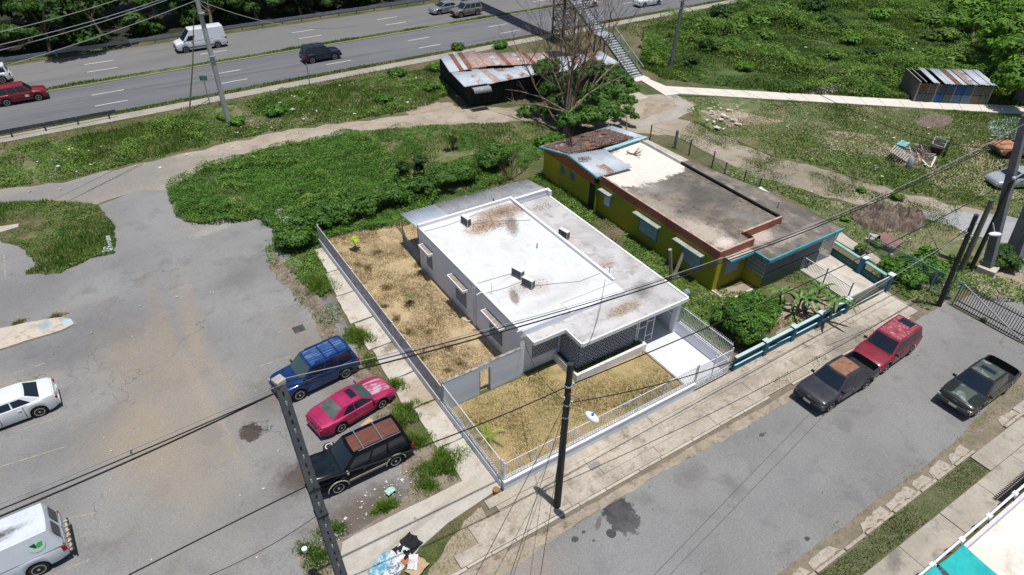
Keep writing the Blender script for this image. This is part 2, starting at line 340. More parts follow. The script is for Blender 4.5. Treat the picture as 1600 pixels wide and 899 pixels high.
# parking-lot side concrete ledge (cracked slabs) and ramp
ledge = empty('concrete_ledge', (9.6,28,0), kind='structure')
led_m = pm('ledge_concrete', (.46,.42,.36), (.54,.50,.43), s=.5, c3=(.38,.30,.23), s3=1.2, fine=.14, fs=8, bump=.35, bs=20, rough=.92, patches=[(gp(610,470),.25,1.2,.6,(.2,.14,.1),.7,.3),(gp(620,540),.9,.35,.2,(.2,.14,.1),.8,.3),(gp(660,620),.9,1.6,.2,(.36,.28,.2),.75,.5)])
for (ya, yb, xa) in ((39.6,36.6,9.7),(36.5,33.9,9.3),(33.8,30.9,9.0),(30.8,28.2,9.0),(28.1,25.4,9.0),(25.3,22.9,8.8),(22.8,19.9,9.0),(19.8,17.4,9.1)):
    m = MB(); m.prism(rag([(xa,yb),(10.42,yb),(10.42,ya),(xa+.2,ya)], .04, .4, int(ya)), 0, .11+rr.uniform(-.02,.02)); m.build('slab', led_m, ledge)
MB().prism(rag(pix([(426,332),(441,327),(466,349),(447,354)]), .05, .3), 0, .12).build('slab', led_m, ledge)
ramp_m = pm('ramp_concrete', (.42,.385,.33), (.50,.465,.40), s=.6, c3=(.40,.37,.31), s3=1.6, fine=.12, fs=8, bump=.3, bs=20, rough=.92, patches=[(gp(665,815),3.5,.16,.25,(.28,.25,.21),.5,.4),(gp(720,770),2,.5,0,(.45,.40,.31),.6,.6)])
ramp_o = sheet('concrete_ramp', [tuple(p) for p in pix([(536,850),(556,838),(640,795),(668,782),(760,735),(786,762),(700,820),(655,860),(620,905),(600,960),(540,960),(530,890)])], .13, ramp_m, thick=.13)
# opposite side: kerb, verge, sidewalk, patio
okb_m = pm('dull_kerb_concrete',(.42,.37,.30),(.34,.29,.23),s=2,fine=.2,c3=(.19,.16,.12)); okerb = empty('broken_kerb', (25,6.1,0), kind='structure'); x = 16.
while x < 40:
    L = rr.uniform(1.2,2.2)
    if rr.random() < (.92 if x < 28 else .45):
        MB().box(x+.03, x+L-.05, 5.86, 6.0+rr.uniform(-.02,.02), 0, .14).build('kerbstone', okb_m, okerb, bevel=.015)
        if rr.random() < .9:
            MB().prism(rag([(x+.05,6.05),(x+L-.1,6.05),(x+L-.1-rr.random()*.3,6.35+rr.random()*.2),(x+.05+rr.random()*.3,6.4)], .07,.25,int(x)), 0, .04).build('gutter_slab', okb_m, okerb)
    x += L
w2 = empty('far_sidewalk', (28,4.2,0), kind='structure'); x = 14.
sid_m = pm('brown_concrete', (.33,.295,.24), (.41,.37,.31), s=.5, c3=(.25,.22,.18), s3=1.3, fine=.14, fs=8, bump=.3, bs=25, rough=.92, patches=[(gp(1395,875),.9,.3,.5,(.12,.12,.11),.6,.5)])
while x < 44:
    L = 3.1; MB().box(x+.015, x+L-.015, 3.52, 4.82, 0, .11+rr.uniform(-.01,.01)).build('slab', sid_m, w2, bevel=.012); x += L
for a in ((30.8,4.84,35.8,5.82),(35.9,4.84,44,6.4)): MB().box(a[0],a[2],a[1],a[3],0,.1).build('slab', sid_m, w2, bevel=.012)
sheet('patio', [(10,3.3),(60,3.3),(60,-12),(10,-12)], .06, pm('white_gravel',(.66,.62,.55),(.72,.68,.61),s=.6,c3=(.55,.49,.40),s3=.9,fine=.1))
# white path
path_m = pm('new_concrete', (.62,.575,.50), (.67,.625,.55), s=.4, fine=.06, fs=5, bump=.1)
path = empty('concrete_path', (60,44,0), kind='structure')
pl = pix([(1003,127),(1037,125),(1110,135),(1600,167),(1600,179),(1100,149),(1065,146),(1040,150)])
A_, B_ = G(1040,137,0), G(1600,171,0); Bx = G(1720,179.5,0)
LO1, LO2, HI1, HI2 = G(1063,148), G(1720,187), G(1040,136), G(1720,174.5)
N = 22
for i in range(N):
    t0, t1 = i/N, (i+1)/N-.0008
    q = [LO1.lerp(LO2,t0), LO1.lerp(LO2,t1), HI1.lerp(HI2,t1), HI1.lerp(HI2,t0)]
    MB().prism([(v.x,v.y) for v in q], 0, .10).build('slab', path_m, path)
q = [G(1000,126),G(1012,124),HI1,G(1062,148),G(1040,151)]; MB().prism([(v.x,v.y) for v in q], 0, .099).build('slab', path_m, path)
# ---- highway (its own frame: rises .022 in y per metre of x)
hy = lambda x, y: y+.022*(x-15)
def band(x0, x1, y0, y1): return [(x0,hy(x0,y0)),(x1,hy(x1,y0)),(x1,hy(x1,y1)),(x0,hy(x0,y1))]
hw_m = pm('highway_asphalt', (.135,.138,.146), (.16,.162,.168), s=.2, fine=.16, fs=7, bump=.15, bs=40, rough=.88, stretch=(.05,1,1), c3=(.10,.102,.11), s3=.5)
hw2_m = pm('far_highway_asphalt', (.165,.162,.16), (.19,.185,.178), s=.12, fine=.08, fs=4, bump=.15, bs=40, rough=.88, stretch=(.12,1,1), c3=(.15,.145,.14), s3=.5)
near = sheet('highway', band(-140,260,72.8,81.75), .02, hw_m)
far = sheet('far_highway', band(-140,260,82.6,92.3), .02, hw2_m)
sheet('roadside_path', band(-140,260,70.35,71.85), .03, pm('roadside_concrete',(.36,.33,.28),(.30,.27,.225),s=.3,fine=.15))
med = sheet('median', band(-140,260,81.78,82.58), .13, pm('median_soil',(.07,.13,.03),(.12,.15,.05),s=.5,fine=.25,bump=.5), thick=.13)
sheet('median_kerb', band(-140,260,81.60,81.76), .12, pm('yellowed_kerb',(.40,.33,.22),(.33,.29,.21),s=.8,fine=.15), thick=.12)
wl_m = pm('road_paint', (.62,.62,.60), (.5,.5,.48), s=.8, fine=.15, bump=0)
def dashes(y, x0, par, k0, k1, L=2.95, P=11.75, w=.14):
    for k in range(k0, k1):
        x = x0+P*k; c = (x+L/2, hy(x+L/2, y)); m = MB().obox((c[0],c[1],.026), (L,w,.004), math.atan(.022)); m.build('lane_dash', wl_m, par)
dashes(78.42, .5, near, -3, 14); dashes(75.2, .4, near, -3, 14)
dashes(85.95, .9, far, -2, 12); dashes(88.75, .9, far, -2, 12)
# parking bay lines, worn
yl_m = pm('worn_yellow_paint', (.42,.36,.24), (.24,.23,.21), s=3, fine=.2, bump=0, lo=.3, hi=.55)
for (a,b) in (((400,575),(455,557)),((432,521),(495,500)),((392,495),(440,478)),((6,590),(70,568)),((65,613),(115,598)),((25,675),(100,650)),((0,730),(105,698)),((6,395),(9,438)),((85,898),(140,875)),((90,815),(150,802))):
    p, q = G(*a), G(*b); d = (q-p); rz = math.atan2(d.y,d.x); c = (p+q)/2
    MB().obox((c.x,c.y,.0175),(d.length,.09,.004), rz).build('bay_line', yl_m, lot)
# stall island lower-left with blue-painted nose, and the kerb nose of the grass island
isl = empty('parking_island', tuple(G(40,520)), kind='structure')
im = pm('island_concrete',(.55,.47,.38),(.46,.41,.34),s=.8,c3=(.34,.29,.24),fine=.15,patches=[(gp(72,512),.35,.5,0,(.22,.33,.40),.75,.5),(gp(107,506),.3,.35,0,(.35,.52,.58),.8,.4)])
MB().prism(rag(pix([(-60,560),(-60,530),(50,506),(95,499),(113,502),(117,509),(100,518),(60,530),(0,549)]), .03,.3), 0, .15).build('island_slab', im, isl)
MB().prism(rag(pix([(166,372),(172,370),(178,393),(160,397),(163,389),(171,387)]), .02,.3), 0, .14).build('kerb_nose', pm('blue_kerb',(.35,.52,.60),(.5,.47,.42),s=3,fine=.15), isl)
MB().prism(rag(pix([(-5,358),(30,352),(30,357),(0,366)]), .03,.3), 0, .14).build('kerb_piece', conc2_m, isl)
# driveway white, gravel heaps etc.
sheet('white_driveway', [(22.42,16.35),(25.05,16.35),(25.05,24.8),(22.42,24.8)], .07, pm('white_drive_paint',(.66,.67,.68),(.62,.63,.64),s=.5,fine=.04,bump=.05,patches=[(gp(1055,493),.3,.25,0,(.3,.08,.08),.5,.5)]), thick=.07)
sheet('driveway_edge', [(22.3,16.35),(22.415,16.35),(22.415,20.2),(22.3,20.2)], .09, pm('brown_edge',(.24,.18,.12),(.36,.3,.22),s=2,fine=.2), thick=.09)
yd = sheet('tiled_driveway', [(36.6,16.9),(39.65,16.9),(40.4,21.0),(41.0,30),(38.9,30),(36.8,21.0)], .07, pm('streaked_tile',(.56,.52,.45),(.40,.35,.28),s=.7,fine=.1,stretch=(1,.4,1),c3=(.62,.58,.52)), thick=.07)
sheet('side_walk_strip', pix([(1313,362),(1325,372),(1390,415),(1402,432),(1385,424),(1306,376)]), .05, conc2_m, thick=.05)
sheet('lot_verge', rag(pix([(640,700),(700,640),(780,755),(700,775),(560,840),(540,900),(480,900),(455,860),(560,830)]),.1,.5), .006, pm('verge_dirt',(.19,.15,.11),(.26,.22,.17),s=1.,fine=.25,bump=.5))
verge_m = pm('dry_verge',(.27,.225,.15),(.36,.31,.24),s=.8,c3=(.16,.17,.07),s3=.7,fine=.25,bump=.5)
sheet('street_verge', rag([(1,12.3),(9,12.5),(12,13.0),(12,14),(11,15.9),(9.0,16.0),(7,15.2),(5.2,14.0),(2.5,15)], .1,.4), .009, verge_m)
yard_m = pm('straw_soil',(.40,.30,.17),(.48,.37,.22),s=.5,c3=(.26,.19,.11),s3=1.2,fine=.25,fs=9,bump=.6,bs=8,patches=[(gp(655,455),1,1.,0,(.24,.18,.11),.5,.6)])
sheet('side_yard', [(10.55,22.2),(15.3,22.2),(15.4,33.2),(16,40),(10.7,40.6)], .01, yard_m)
sheet('front_yard', [(10.6,16.25),(22.3,16.25),(22.3,20.1),(17.9,20.1),(17.8,21.9),(10.6,21.95)], .012, pm('front_lawn_soil',(.40,.29,.15),(.33,.27,.12),s=.6,c3=(.22,.19,.08),s3=1.,fine=.25,bump=.6,bs=8))
sheet('rear_yard', rag([(16,33.5),(28,33.5),(28,40.5),(16,40.5)],.3,.6), .009, yard_m)
# brown soil of heaps and bare spots
bare_m = pm('bare_soil',(.30,.235,.17),(.38,.31,.235),s=.8,c3=(.2,.16,.115),fine=.25,bump=.6)
for k,(pl_,am) in enumerate([([(1100,455),(1180,440),(1200,470),(1130,480),(1080,470)],.2),([(1205,488),(1280,455),(1300,480),(1220,530)],.25),([(1260,690),(1290,700),(1260,720)],.1),
      ([(640,150),(700,160),(740,175),(640,180),(620,172)],.4),([(1090,172),(1150,174),(1230,190),(1140,198)],.12),([(1300,205),(1370,215),(1400,240),(1330,240),(1280,225)],.6),([(1440,260),(1500,250),(1570,270),(1600,310),(1520,300),(1460,290)],.6),([(1500,225),(1600,215),(1600,275),(1530,270)],.6),
      ([(1250,130),(1330,135),(1345,146),(1240,142)],.12),([(1010,160),(1075,165),(1065,178),(1000,190)],.3),([(1375,450),(1420,475),(1480,470),(1490,485),(1440,490),(1380,470)],.2),([(1500,430),(1600,410),(1600,460),(1540,470)],.3),([(1330,215),(1385,222),(1390,245),(1320,240)],.5)]):
    sheet('bare_soil', rag(pix(pl_), am, .5, k), .004+.0007*k, bare_m)
sheet('gravel_patch', rag(pix([(1545,190),(1600,180),(1640,205),(1590,215),(1550,212)]),.3,.6), .02, pm('blue_gravel',(.28,.32,.38),(.38,.40,.44),s=2,fine=.35,bump=.8))
sheet('gravel_patch', rag(pix([(1475,345),(1500,330),(1640,360),(1640,400),(1500,360)]),.25,.6), .021, pm('track_gravel',(.30,.315,.33),(.36,.35,.33),s=2,fine=.3,bump=.6))
# small lids and covers
tag(boxes('drain_cover', pm('dark_iron',(.05,.05,.05),(.08,.08,.08),s=4,bump=.4), None, [(5.95,6.6,31.85,32.45,.013,.03)]), 'square dark iron drain cover set into the parking lot', 'drain cover')
c = G(955,834); m = MB().lathe([(.22,.0),(.22,.014),(.17,.018)],20,(c.x,c.y,.012)); tag(m.build('manhole_cover', MATS['dark_iron']), 'small round manhole cover in the street beside the dark wet stain', 'manhole cover')
c = G(929,730); tag(boxes('meter_cover', pm('grey_lid',(.26,.24,.22),fine=.1), None, [(c.x-.3,c.x+.3,c.y-.17,c.y+.17,.1,.125)]), 'rectangular meter lid in the sidewalk near the street light pole','meter cover')

fg_m2 = pm('clearing_soil',(.11,.14,.045),(.17,.17,.08),s=.5,c3=(.30,.23,.15),s3=.6,fine=.3,bump=.6,bs=8)
sheet('island_soil', ISLP, .016, pm('green_soil',(.075,.085,.03),(.16,.14,.07),s=1.2,fine=.3,bump=.5,bs=8))
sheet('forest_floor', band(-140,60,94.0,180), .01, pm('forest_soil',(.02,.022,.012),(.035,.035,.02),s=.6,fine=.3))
FLDR = pix([(560,206),(690,196),(845,192),(855,240),(790,285),(690,300),(600,270),(560,235)])
sheet('dry_clearing', rag(FLDR,.3,.5), .0095, fg_m2)
sheet('lush_ground', FLDP, .005, pm('lush_ground_soil',(.05,.085,.022),(.085,.12,.035),s=.6,fine=.3,bump=.6,bs=6))
sheet('scrub_ground', SCRP, .006, pm('scrub_soil',(.06,.10,.028),(.10,.13,.04),s=.4,fine=.3,bump=.6,bs=6))
sheet('root_strip', rag(pix([(425,395),(470,430),(500,470),(540,540),(590,600),(640,690),(690,770),(660,790),(620,720),(560,600),(520,560),(480,480),(420,420)]),.15,.4), .02, pm('root_dirt',(.22,.175,.13),(.13,.105,.08),s=1.5,fine=.35,c3=(.33,.28,.22),bump=.7,bs=10))

marg_m = pm('margin_dirt',(.24,.195,.145),(.17,.145,.10),s=1.2,fine=.3,c3=(.13,.14,.06),bump=.6,bs=12)
sheet('street_margin', rag([(8,5.7),(36,5.7),(41.6,7),(41.7,7.7),(36,7.7),(31,6.95),(20,6.95),(8,6.95)], .12, .5), .0074, marg_m)
sheet('street_margin', rag([(5,12.6),(12,12.9),(25,12.85),(37.5,13.2),(41.8,13.2),(41.8,14.6),(38,15.2),(36,13.9),(5,13.9)], .12, .5), .0078, marg_m)
fg_m = pm('field_ground_soil',(.10,.135,.045),(.19,.175,.095),s=.35,c3=(.26,.22,.14),s3=.5,fine=.3,bump=.6,bs=8)
RLP = pix([(1045,152),(1110,152),(1600,182),(1780,190),(1780,380),(1600,343),(1500,318),(1400,297),(1300,265),(1200,240),(1110,203),(1090,185),(1072,175),(1085,165)])
sheet('field_ground', rag(RLP,.3,.6), .0035, fg_m)
sheet('field_ground', rag(pix([(1130,262),(1200,285),(1330,322),(1480,355),(1600,395),(1620,480),(1540,470),(1500,450),(1460,480),(1392,440),(1330,372),(1318,355),(1215,300),(1150,285)]),.2,.5), .0036, fg_m)
sheet('field_ground', rag(pix([(-200,262),(0,236),(190,202),(400,155),(560,125),(690,105),(700,150),(650,172),(560,188),(440,203),(280,238),(100,284),(0,294),(-200,320)]),.3,.6), .0037, fg_m)

sheet('verge_ground', [(15,4.86),(30.7,4.86),(34.5,5.84),(15,5.84)], .0092, pm('verge_soil',(.09,.11,.045),(.14,.13,.07),s=2,fine=.3))
# ================================================================ WHITE HOUSE
wp = pm('white_wall_paint', (.80,.81,.87), (.74,.75,.81), s=.9, fine=.05, fs=6, bump=.08, bs=12, stretch=(1,1,.35))
wtrim = pm('white_trim', (.76,.76,.77), (.68,.68,.68), s=1.5, fine=.05, bump=.05)
roofw = pm('white_roof_coat', (.66,.665,.67), (.62,.625,.63), s=.7, fine=.04, fs=5, bump=.12, c3=(.56,.555,.545), s3=1.1, bs=8,
    patches=[(gp(768,348),.1,.1,0,(.5,.4,.3),.01,.3),((21.0,33.1),2.5,1.0,-.05,(.34,.24,.165),.95,.7),((18.9,32.2),1.5,.9,.2,(.42,.30,.20),.95,.7),((20.6,31.4),1.4,.45,1.1,(.22,.19,.16),.9,.5),((17.7,25.3),1.6,.8,.1,(.40,.33,.28),.75,.9),((18.4,24.6),.9,.5,.4,(.5,.42,.36),.6,.8),((16.6,24.9),.7,.25,1.2,(.25,.19,.15),.85,.3),((17.2,26.6),1.2,.25,.3,(.55,.47,.42),.6,.8),((18.5,23.6),2.4,.5,.1,(.48,.46,.44),.7,.9),((20.3,24.2),1.3,.6,0,(.52,.51,.5),.6,.9),((19.4,29.5),1.2,.7,0,(.54,.53,.52),.6,.9)])
roofg = pm('grey_roof_coat', (.42,.405,.395), (.56,.545,.535), s=.5, fine=.08, fs=7, bump=.2, c3=(.33,.31,.295), s3=1.2,
    patches=[((21.5,21.2),1.3,.45,.05,(.36,.29,.22),.9,.35),((23.3,25.2),.8,.45,.2,(.42,.34,.30),.8,.6),((23.9,32.6),1.1,.9,0,(.44,.40,.38),.8,.6),((24.4,30.0),.7,2.6,0,(.47,.45,.44),.7,.8),((23.6,22.0),.9,.7,.4,(.07,.07,.07),.95,.8),((24.0,22.2),.6,.35,.2,(.2,.2,.2),.6,.9),((23.0,28.6),.5,.6,0,(.45,.36,.32),.7,.5),((19.9,20.6),.9,.35,0,(.62,.61,.61),.6,.6),((24.3,21.6),1.,1,0,(.5,.48,.48),.5,.8),((17.0,21.8),.9,.2,0,(.55,.52,.47),.6,.6),((20.6,22.4),2.6,.5,0,(.62,.62,.63),.7,.8)])
H = empty('white_house', (19.5,27,0), label='white single storey house with a bright flat roof inside the railed lot', cat='house')
boxes('wall', wp, H, [(15.3,22.35,22.2,34.2,0,2.93)]); boxes('porch_wall', wp, H, [(17.98,22.3,20.62,22.19,0,2.5)])
[boxes('pilaster', wp, H, [b_]) for b_ in [(15.262,15.3,26.9,27.2,0,3.0),(15.255,15.3,22.2,22.5,0,2.9),(15.27,15.3,33.9,34.2,0,2.9)]]   # pilasters
boxes('carport_wall', wp, H, [(22.35,25.2,27.0,27.15,0,2.5),(25.04,25.2,20.9,27.0,0,1.0),(22.35,25.2,27.15,33.8,0,2.52)])
boxes('carport_column', wp, H, [(24.82,25.12,20.3,20.62,0,2.52)])
# roofs
m = MB(); m.prism([(15.27,22.24),(18.45,22.24),(18.45,23.12),(22.2,23.12),(22.35,23.12),(22.35,34.2),(15.27,34.2)], 2.93, 3.05); m.build('main_roof', roofw, H)
boxes('roof_parapet', wtrim, H, [(15.25,22.38,34.12,34.30,2.94,3.26),(22.2,22.38,23.1,34.119,2.7,3.24),(15.25,15.36,22.26,34.11,2.9,3.085)])
boxes('roof_step_wall', wp, H, [(15.25,18.452,22.16,22.196,2.60,3.07),(18.452,22.36,23.08,23.118,2.66,3.07),(18.454,18.49,22.161,23.079,2.66,3.10)])
m = MB(); m.prism([(15.6,22.158),(15.6,21.46),(17.66,21.46),(17.66,20.12),(25.18,20.05),(25.3,33.95),(22.382,33.95),(22.382,23.078),(18.492,23.078),(18.492,22.158)], 2.52, 2.68); m.build('lower_roof', roofg, H)
boxes('roof_rim', wtrim, H, [(15.58,17.74,21.40,21.48,2.50,2.73),(17.60,17.68,20.04,21.40,2.50,2.73),(17.681,25.24,19.98,20.08,2.50,2.73),(25.2,25.34,20.081,33.7,2.51,2.72),(15.57,15.64,21.481,22.2,2.50,2.72)])
boxes('rear_parapet', wp, H, [(22.39,25.36,34.0,34.13,2.4,3.12)])
boxes('parapet_cap', wtrim, H, [(22.385,25.40,33.96,34.17,3.121,3.15),(25.2,25.40,33.7,33.95,2.5,3.12)])
# hoods and ornamental window blocks on the west wall
grav = pm('hood_gravel', (.25,.205,.165), (.38,.33,.28), s=5, fine=.3, fs=22, bump=.8, bs=30)
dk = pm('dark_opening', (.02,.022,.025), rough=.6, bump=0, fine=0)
lat = pm('lattice_block', (.50,.52,.56), (.60,.62,.66), s=3, fine=.12)
latd = pm('grey_lattice_block', (.52,.53,.57), (.44,.45,.49), s=3, fine=.15)
def lattice(name, mat, parent, o, ux, W, Hh, pitch, ang, t=.035, dep=.03):
    o = Vector(o); ux = Vector(ux); m = MB()
    for sgn in (1,-1):
        dx, dy = math.cos(ang)*sgn, math.sin(ang); k = -60
        step = pitch/abs(dy)
        x0 = -Hh/abs(dy)*abs(dx)-step
        while x0 < W+Hh/abs(dy)*abs(dx)+step:
            # line from (x0,0) direction (dx,dy)
            t0, t1 = 0., Hh/dy
            xa, xb = x0, x0+dx*t1
            def clip(x, xa=xa): return (x-xa)/dx
            lo_, hi_ = sorted((clip(0), clip(W))); a_, b_ = max(t0, lo_), min(t1, hi_)
            if b_-a_ > .04: m.bar(o+ux*(xa+dx*a_)+Vector((0,0,dy*a_)), o+ux*(xa+dx*b_)+Vector((0,0,dy*b_)), t, dep)
            x0 += step
    return m.build(name, mat, parent)
for (ya, yb, z, wz0, wz1) in ((33.55,32.15,2.18,.75,1.85),(29.7,27.75,2.18,.6,1.8),(25.72,23.7,2.18,.6,1.85)):
    h = boxes('window_hood', wtrim, H, [(14.88,14.94,yb,ya,z-.12,z+.05),(14.94,15.3,yb,yb+.06,z-.12,z+.05),(14.94,15.3,ya-.06,ya,z-.12,z+.05),(14.941,15.3,yb+.061,ya-.061,z-.12,z-.06)])
    boxes('gravel_fill', grav, h, [(14.945,15.299,yb+.062,ya-.062,z-.058,z+.02)])
    yc0, yc1 = yb+.35, ya-.35
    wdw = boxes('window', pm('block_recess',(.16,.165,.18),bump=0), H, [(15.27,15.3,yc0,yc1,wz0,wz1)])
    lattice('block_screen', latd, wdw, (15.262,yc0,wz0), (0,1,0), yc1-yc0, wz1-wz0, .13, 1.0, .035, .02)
# front window + porch block screens
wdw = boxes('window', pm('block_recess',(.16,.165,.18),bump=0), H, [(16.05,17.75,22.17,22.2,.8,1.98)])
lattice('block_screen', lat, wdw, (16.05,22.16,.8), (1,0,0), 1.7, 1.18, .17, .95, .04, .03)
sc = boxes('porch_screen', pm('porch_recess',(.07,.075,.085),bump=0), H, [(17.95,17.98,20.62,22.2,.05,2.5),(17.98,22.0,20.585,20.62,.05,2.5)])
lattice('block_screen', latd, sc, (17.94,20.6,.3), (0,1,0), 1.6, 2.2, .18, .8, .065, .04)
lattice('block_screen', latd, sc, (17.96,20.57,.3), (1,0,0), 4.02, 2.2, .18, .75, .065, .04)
# porch gate of white bars
gt = boxes('porch_gate', wtrim, H, [(22.02,22.07,20.53,20.6,.1,2.5),(22.16,22.22,20.53,20.6,.1,2.5),(23.32,23.37,20.53,20.6,.1,2.5),(22.22,22.8,20.53,20.57,1.35,1.41),(22.8,23.32,20.53,20.57,1.6,1.66),(22.22,23.32,20.53,20.57,.12,.18),(22.77,22.82,20.53,20.57,.1,2.5),(22.8,23.32,20.53,20.57,.55,.6)])
b0 = MB().box(-.012,.012,-.012,.012,0,2.35).build('bar', wtrim, gt)
for k in range(12):
    o = b0 if k == 0 else share(b0, gt); o.location = Vector((22.28+k*.088,20.55,.13))-parloc(gt)
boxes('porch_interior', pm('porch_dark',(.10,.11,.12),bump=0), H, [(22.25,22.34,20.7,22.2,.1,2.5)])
# planter along the porch
pt = boxes('planter', wtrim, H, [(17.52,22.5,20.02,20.18,0,.52),(17.52,17.66,20.181,22.19,0,.52),(22.36,22.5,20.181,20.6,0,.52)], bevel=.012)
boxes('planter_soil', pm('planter_soil',(.10,.09,.05),(.06,.08,.025),s=3,fine=.3,bump=.5), pt, [(17.661,22.355,20.181,20.58,0,.4),(17.661,17.94,20.581,22.19,0,.4)])
# rear tin canopy, sheets one by one
tin = pm('old_tin', (.27,.275,.285), (.35,.355,.365), s=1.2, metal=.1, rough=.7, fine=.12, fs=5, bump=.05, c3=(.20,.20,.205), s3=1.)
tinb = pm('newer_tin', (.42,.46,.52), (.36,.40,.45), s=1.2, metal=.15, rough=.55, fine=.08, fs=5, bump=.05)
def corrugated(name, mat, parent, a, b, c, d, pitch=.2, amp=.04, bend=0, **k):
    # a-b low edge, d-c high edge; ribs run a->d
    a,b,c,d = map(Vector,(a,b,c,d)); W = (b-a).length; n = max(4,int(W/pitch)*4); m = MB(); vs = []
    nr = (b-a).cross(d-a).normalized()
    if nr.z < 0: nr = -nr
    R = 3 if bend else 2
    for i in range(n+1):
        u = i/n; o = nr*amp*math.sin(u*W/pitch*2*PI)
        for j in range(R):
            t = j/(R-1); vs.append(a.lerp(b,u).lerp(d.lerp(c,u),t)+o+nr*(bend*math.sin(PI*t)))
    fs = [(i*R+j,(i+1)*R+j,(i+1)*R+j+1,i*R+j+1) for i in range(n) for j in range(R-1)]
    m.add(vs, fs, True); o = m.build(name, mat, parent, sharp=75, **k)
    s = o.modifiers.new('thickness','SOLIDIFY'); s.thickness = .012; return o
BLc, BRc, FLc, FRc = Vector((15.35,37.14,2.5)), Vector((25.45,36.95,2.5)), Vector((15.35,34.32,2.86)), Vector((25.6,34.16,2.80))
rr = random.Random(5); N = 12
for i in range(N):
    t0, t1 = i/N, (i+1.06)/N; e = rr.uniform(-.04,.08)
    corrugated('roof_sheet', tinb if i < 3 else tin, H, BLc.lerp(BRc,t0)+Vector((0,e,.01*(i%2))), BLc.lerp(BRc,min(1,t1))+Vector((0,e,.01*(i%2))), FLc.lerp(FRc,min(1,t1))+Vector((0,0,.01*(i%2))), FLc.lerp(FRc,t0)+Vector((0,0,.01*(i%2))))
gm = pm('grey_metal', (.30,.32,.35), (.38,.40,.43), s=3, fine=.1, rough=.6)
rl = MB()
for z in (.08,.5,1.0): rl.bar((15.35,34.5,z),(15.35,37.0,z),.04)
for k in range(20): y = 34.5+k*.13; rl.bar((15.35,y,.05),(15.35,y,1.0),.022)
rl.bar((15.35,34.5,1.0),(15.35,34.5,2.8),.06); rl.bar((15.35,37.0,0),(15.35,37.0,2.5),.06)
rl.box(15.37,15.39,34.5,37,.05,.8); rl.build('terrace_railing', gm, H)
for px, py, h, r in ((839,380,.35,.035),(951,425,.75,.02),(768,452,.75,.012),(875,367,.5,.03),(771,313,.12,.05),(947,432,.35,.015)):
    z = 2.68 if px > 865 and px != 771 else 3.05; c = G(px,py+ (8 if h>.3 else 0),z); MB().tube([(c.x,c.y,z-.05),(c.x,c.y,z+h)], r, 8).build('vent_pipe', pm('pipe_dark',(.09,.09,.1),(.2,.2,.2),s=5) if r > .02 else gm, H)
for a,b in (((745,461),(754,456)),((808,519),(816,514))): p,q = GX(*a,15.0),GX(*b,15.3); MB().tube([p,(15.32,q.y,q.z)],.045,8).build('drain_spout', wtrim, H)
for y in (26.95,27.15): MB().tube([(15.22,y,0),(15.22,y,2.9)], .022, 6).build('drain_pipe', wp, H)
MB().tube([(15.2,27.35,.2),(15.0,27.6,.05),(14.95,28.4,.04)],.03,6).build('drain_pipe', wtrim, H)
for pts in ([(724,352),(770,346),(829,344)],[(746,443),(770,436),(798,428),(815,434)],[(835,447),(870,443),(905,440),(938,427)],[(750,461),(790,450),(826,436)],[(662,362),(700,352),(755,331)]):
    P_ = [G(a,b,3.07) for a,b in pts]; MB().tube(P_, .012, 5).build('roof_cable', pm('cable_grey',(.2,.18,.17)), H)
# AC condensers (stand on the roof: own things)
acw = pm('ac_casing', (.72,.71,.68), (.66,.65,.62), s=3, fine=.05, rough=.5); acd = pm('ac_grille', (.06,.065,.07), (.10,.11,.12), s=8, fine=.2, rough=.5)
def ac(c, rz, label, z):
    r = empty('air_conditioner', (c.x,c.y,z), rz, label, 'air conditioner', 'air conditioners on the white roof')
    MB().box(-.38,.38,-.14,.14,.05,.58).build('casing', acw, r, world=False, bevel=.012)
    gr = MB()
    for k in range(11): gr.box(-.35,.35,-.155,-.142,.09+k*.043,.112+k*.043)
    gr.build('coil_grille', acd, r, world=False)
    MB().box(.382,.39,-.12,.12,.1,.53).build('side_panel', acd, r, world=False)
    MB().box(-.3,-.22,-.16,.16,0,.05).box(.22,.3,-.16,.16,0,.05).build('foot', acd, r, world=False)
    MB().lathe([(.2,.141),(.2,.16),(.16,.165)],18,(-.08,0,.32),'Y').build('fan_guard', acd, r, world=False)
ac(G(728,351,3.05), -1.45, 'small condenser near the rear edge of the white roof beside dried vine stains', 3.05)
ac(G(809,433,3.05), -1.3, 'rearmost of the two condensers standing together mid roof', 3.05)
ac(G(825,448,3.05), -1.25, 'front condenser of the pair mid roof, leaves lying around it', 3.05)
p = G(881,371,2.7); ac(Vector((p.x,p.y,0)), -1.4, 'condenser on the grey lower roof against the white parapet', 2.68)

# mid-yard wall with doorway
W2 = empty('garden_wall', (13,22.06,0), label='whitewashed yard wall with a narrow open doorway beside the house', cat='wall')
boxes('wall', pm('whitewash', (.52,.57,.66), (.60,.64,.71), s=.8, fine=.06, fs=6, bump=.15, stretch=(.3,1,1.6)), W2, [(10.56,12.62,22.0,22.14,0,1.93),(13.3,15.25,22.0,22.14,0,2.04),(12.62,13.3,22.0,22.14,1.70,1.98)])
boxes('wall_cap', pm('mossy_cap',(.16,.15,.13),(.4,.38,.34),s=3,fine=.2), W2, [(10.56,12.60,21.99,22.15,1.931,1.95),(13.31,15.24,21.99,22.15,2.041,2.06),(12.601,13.309,21.995,22.145,1.981,1.99)])
boxes('door_frame', gm, W2, [(12.62,12.66,21.98,22.16,0,1.7),(13.26,13.3,21.98,22.16,0,1.7)])

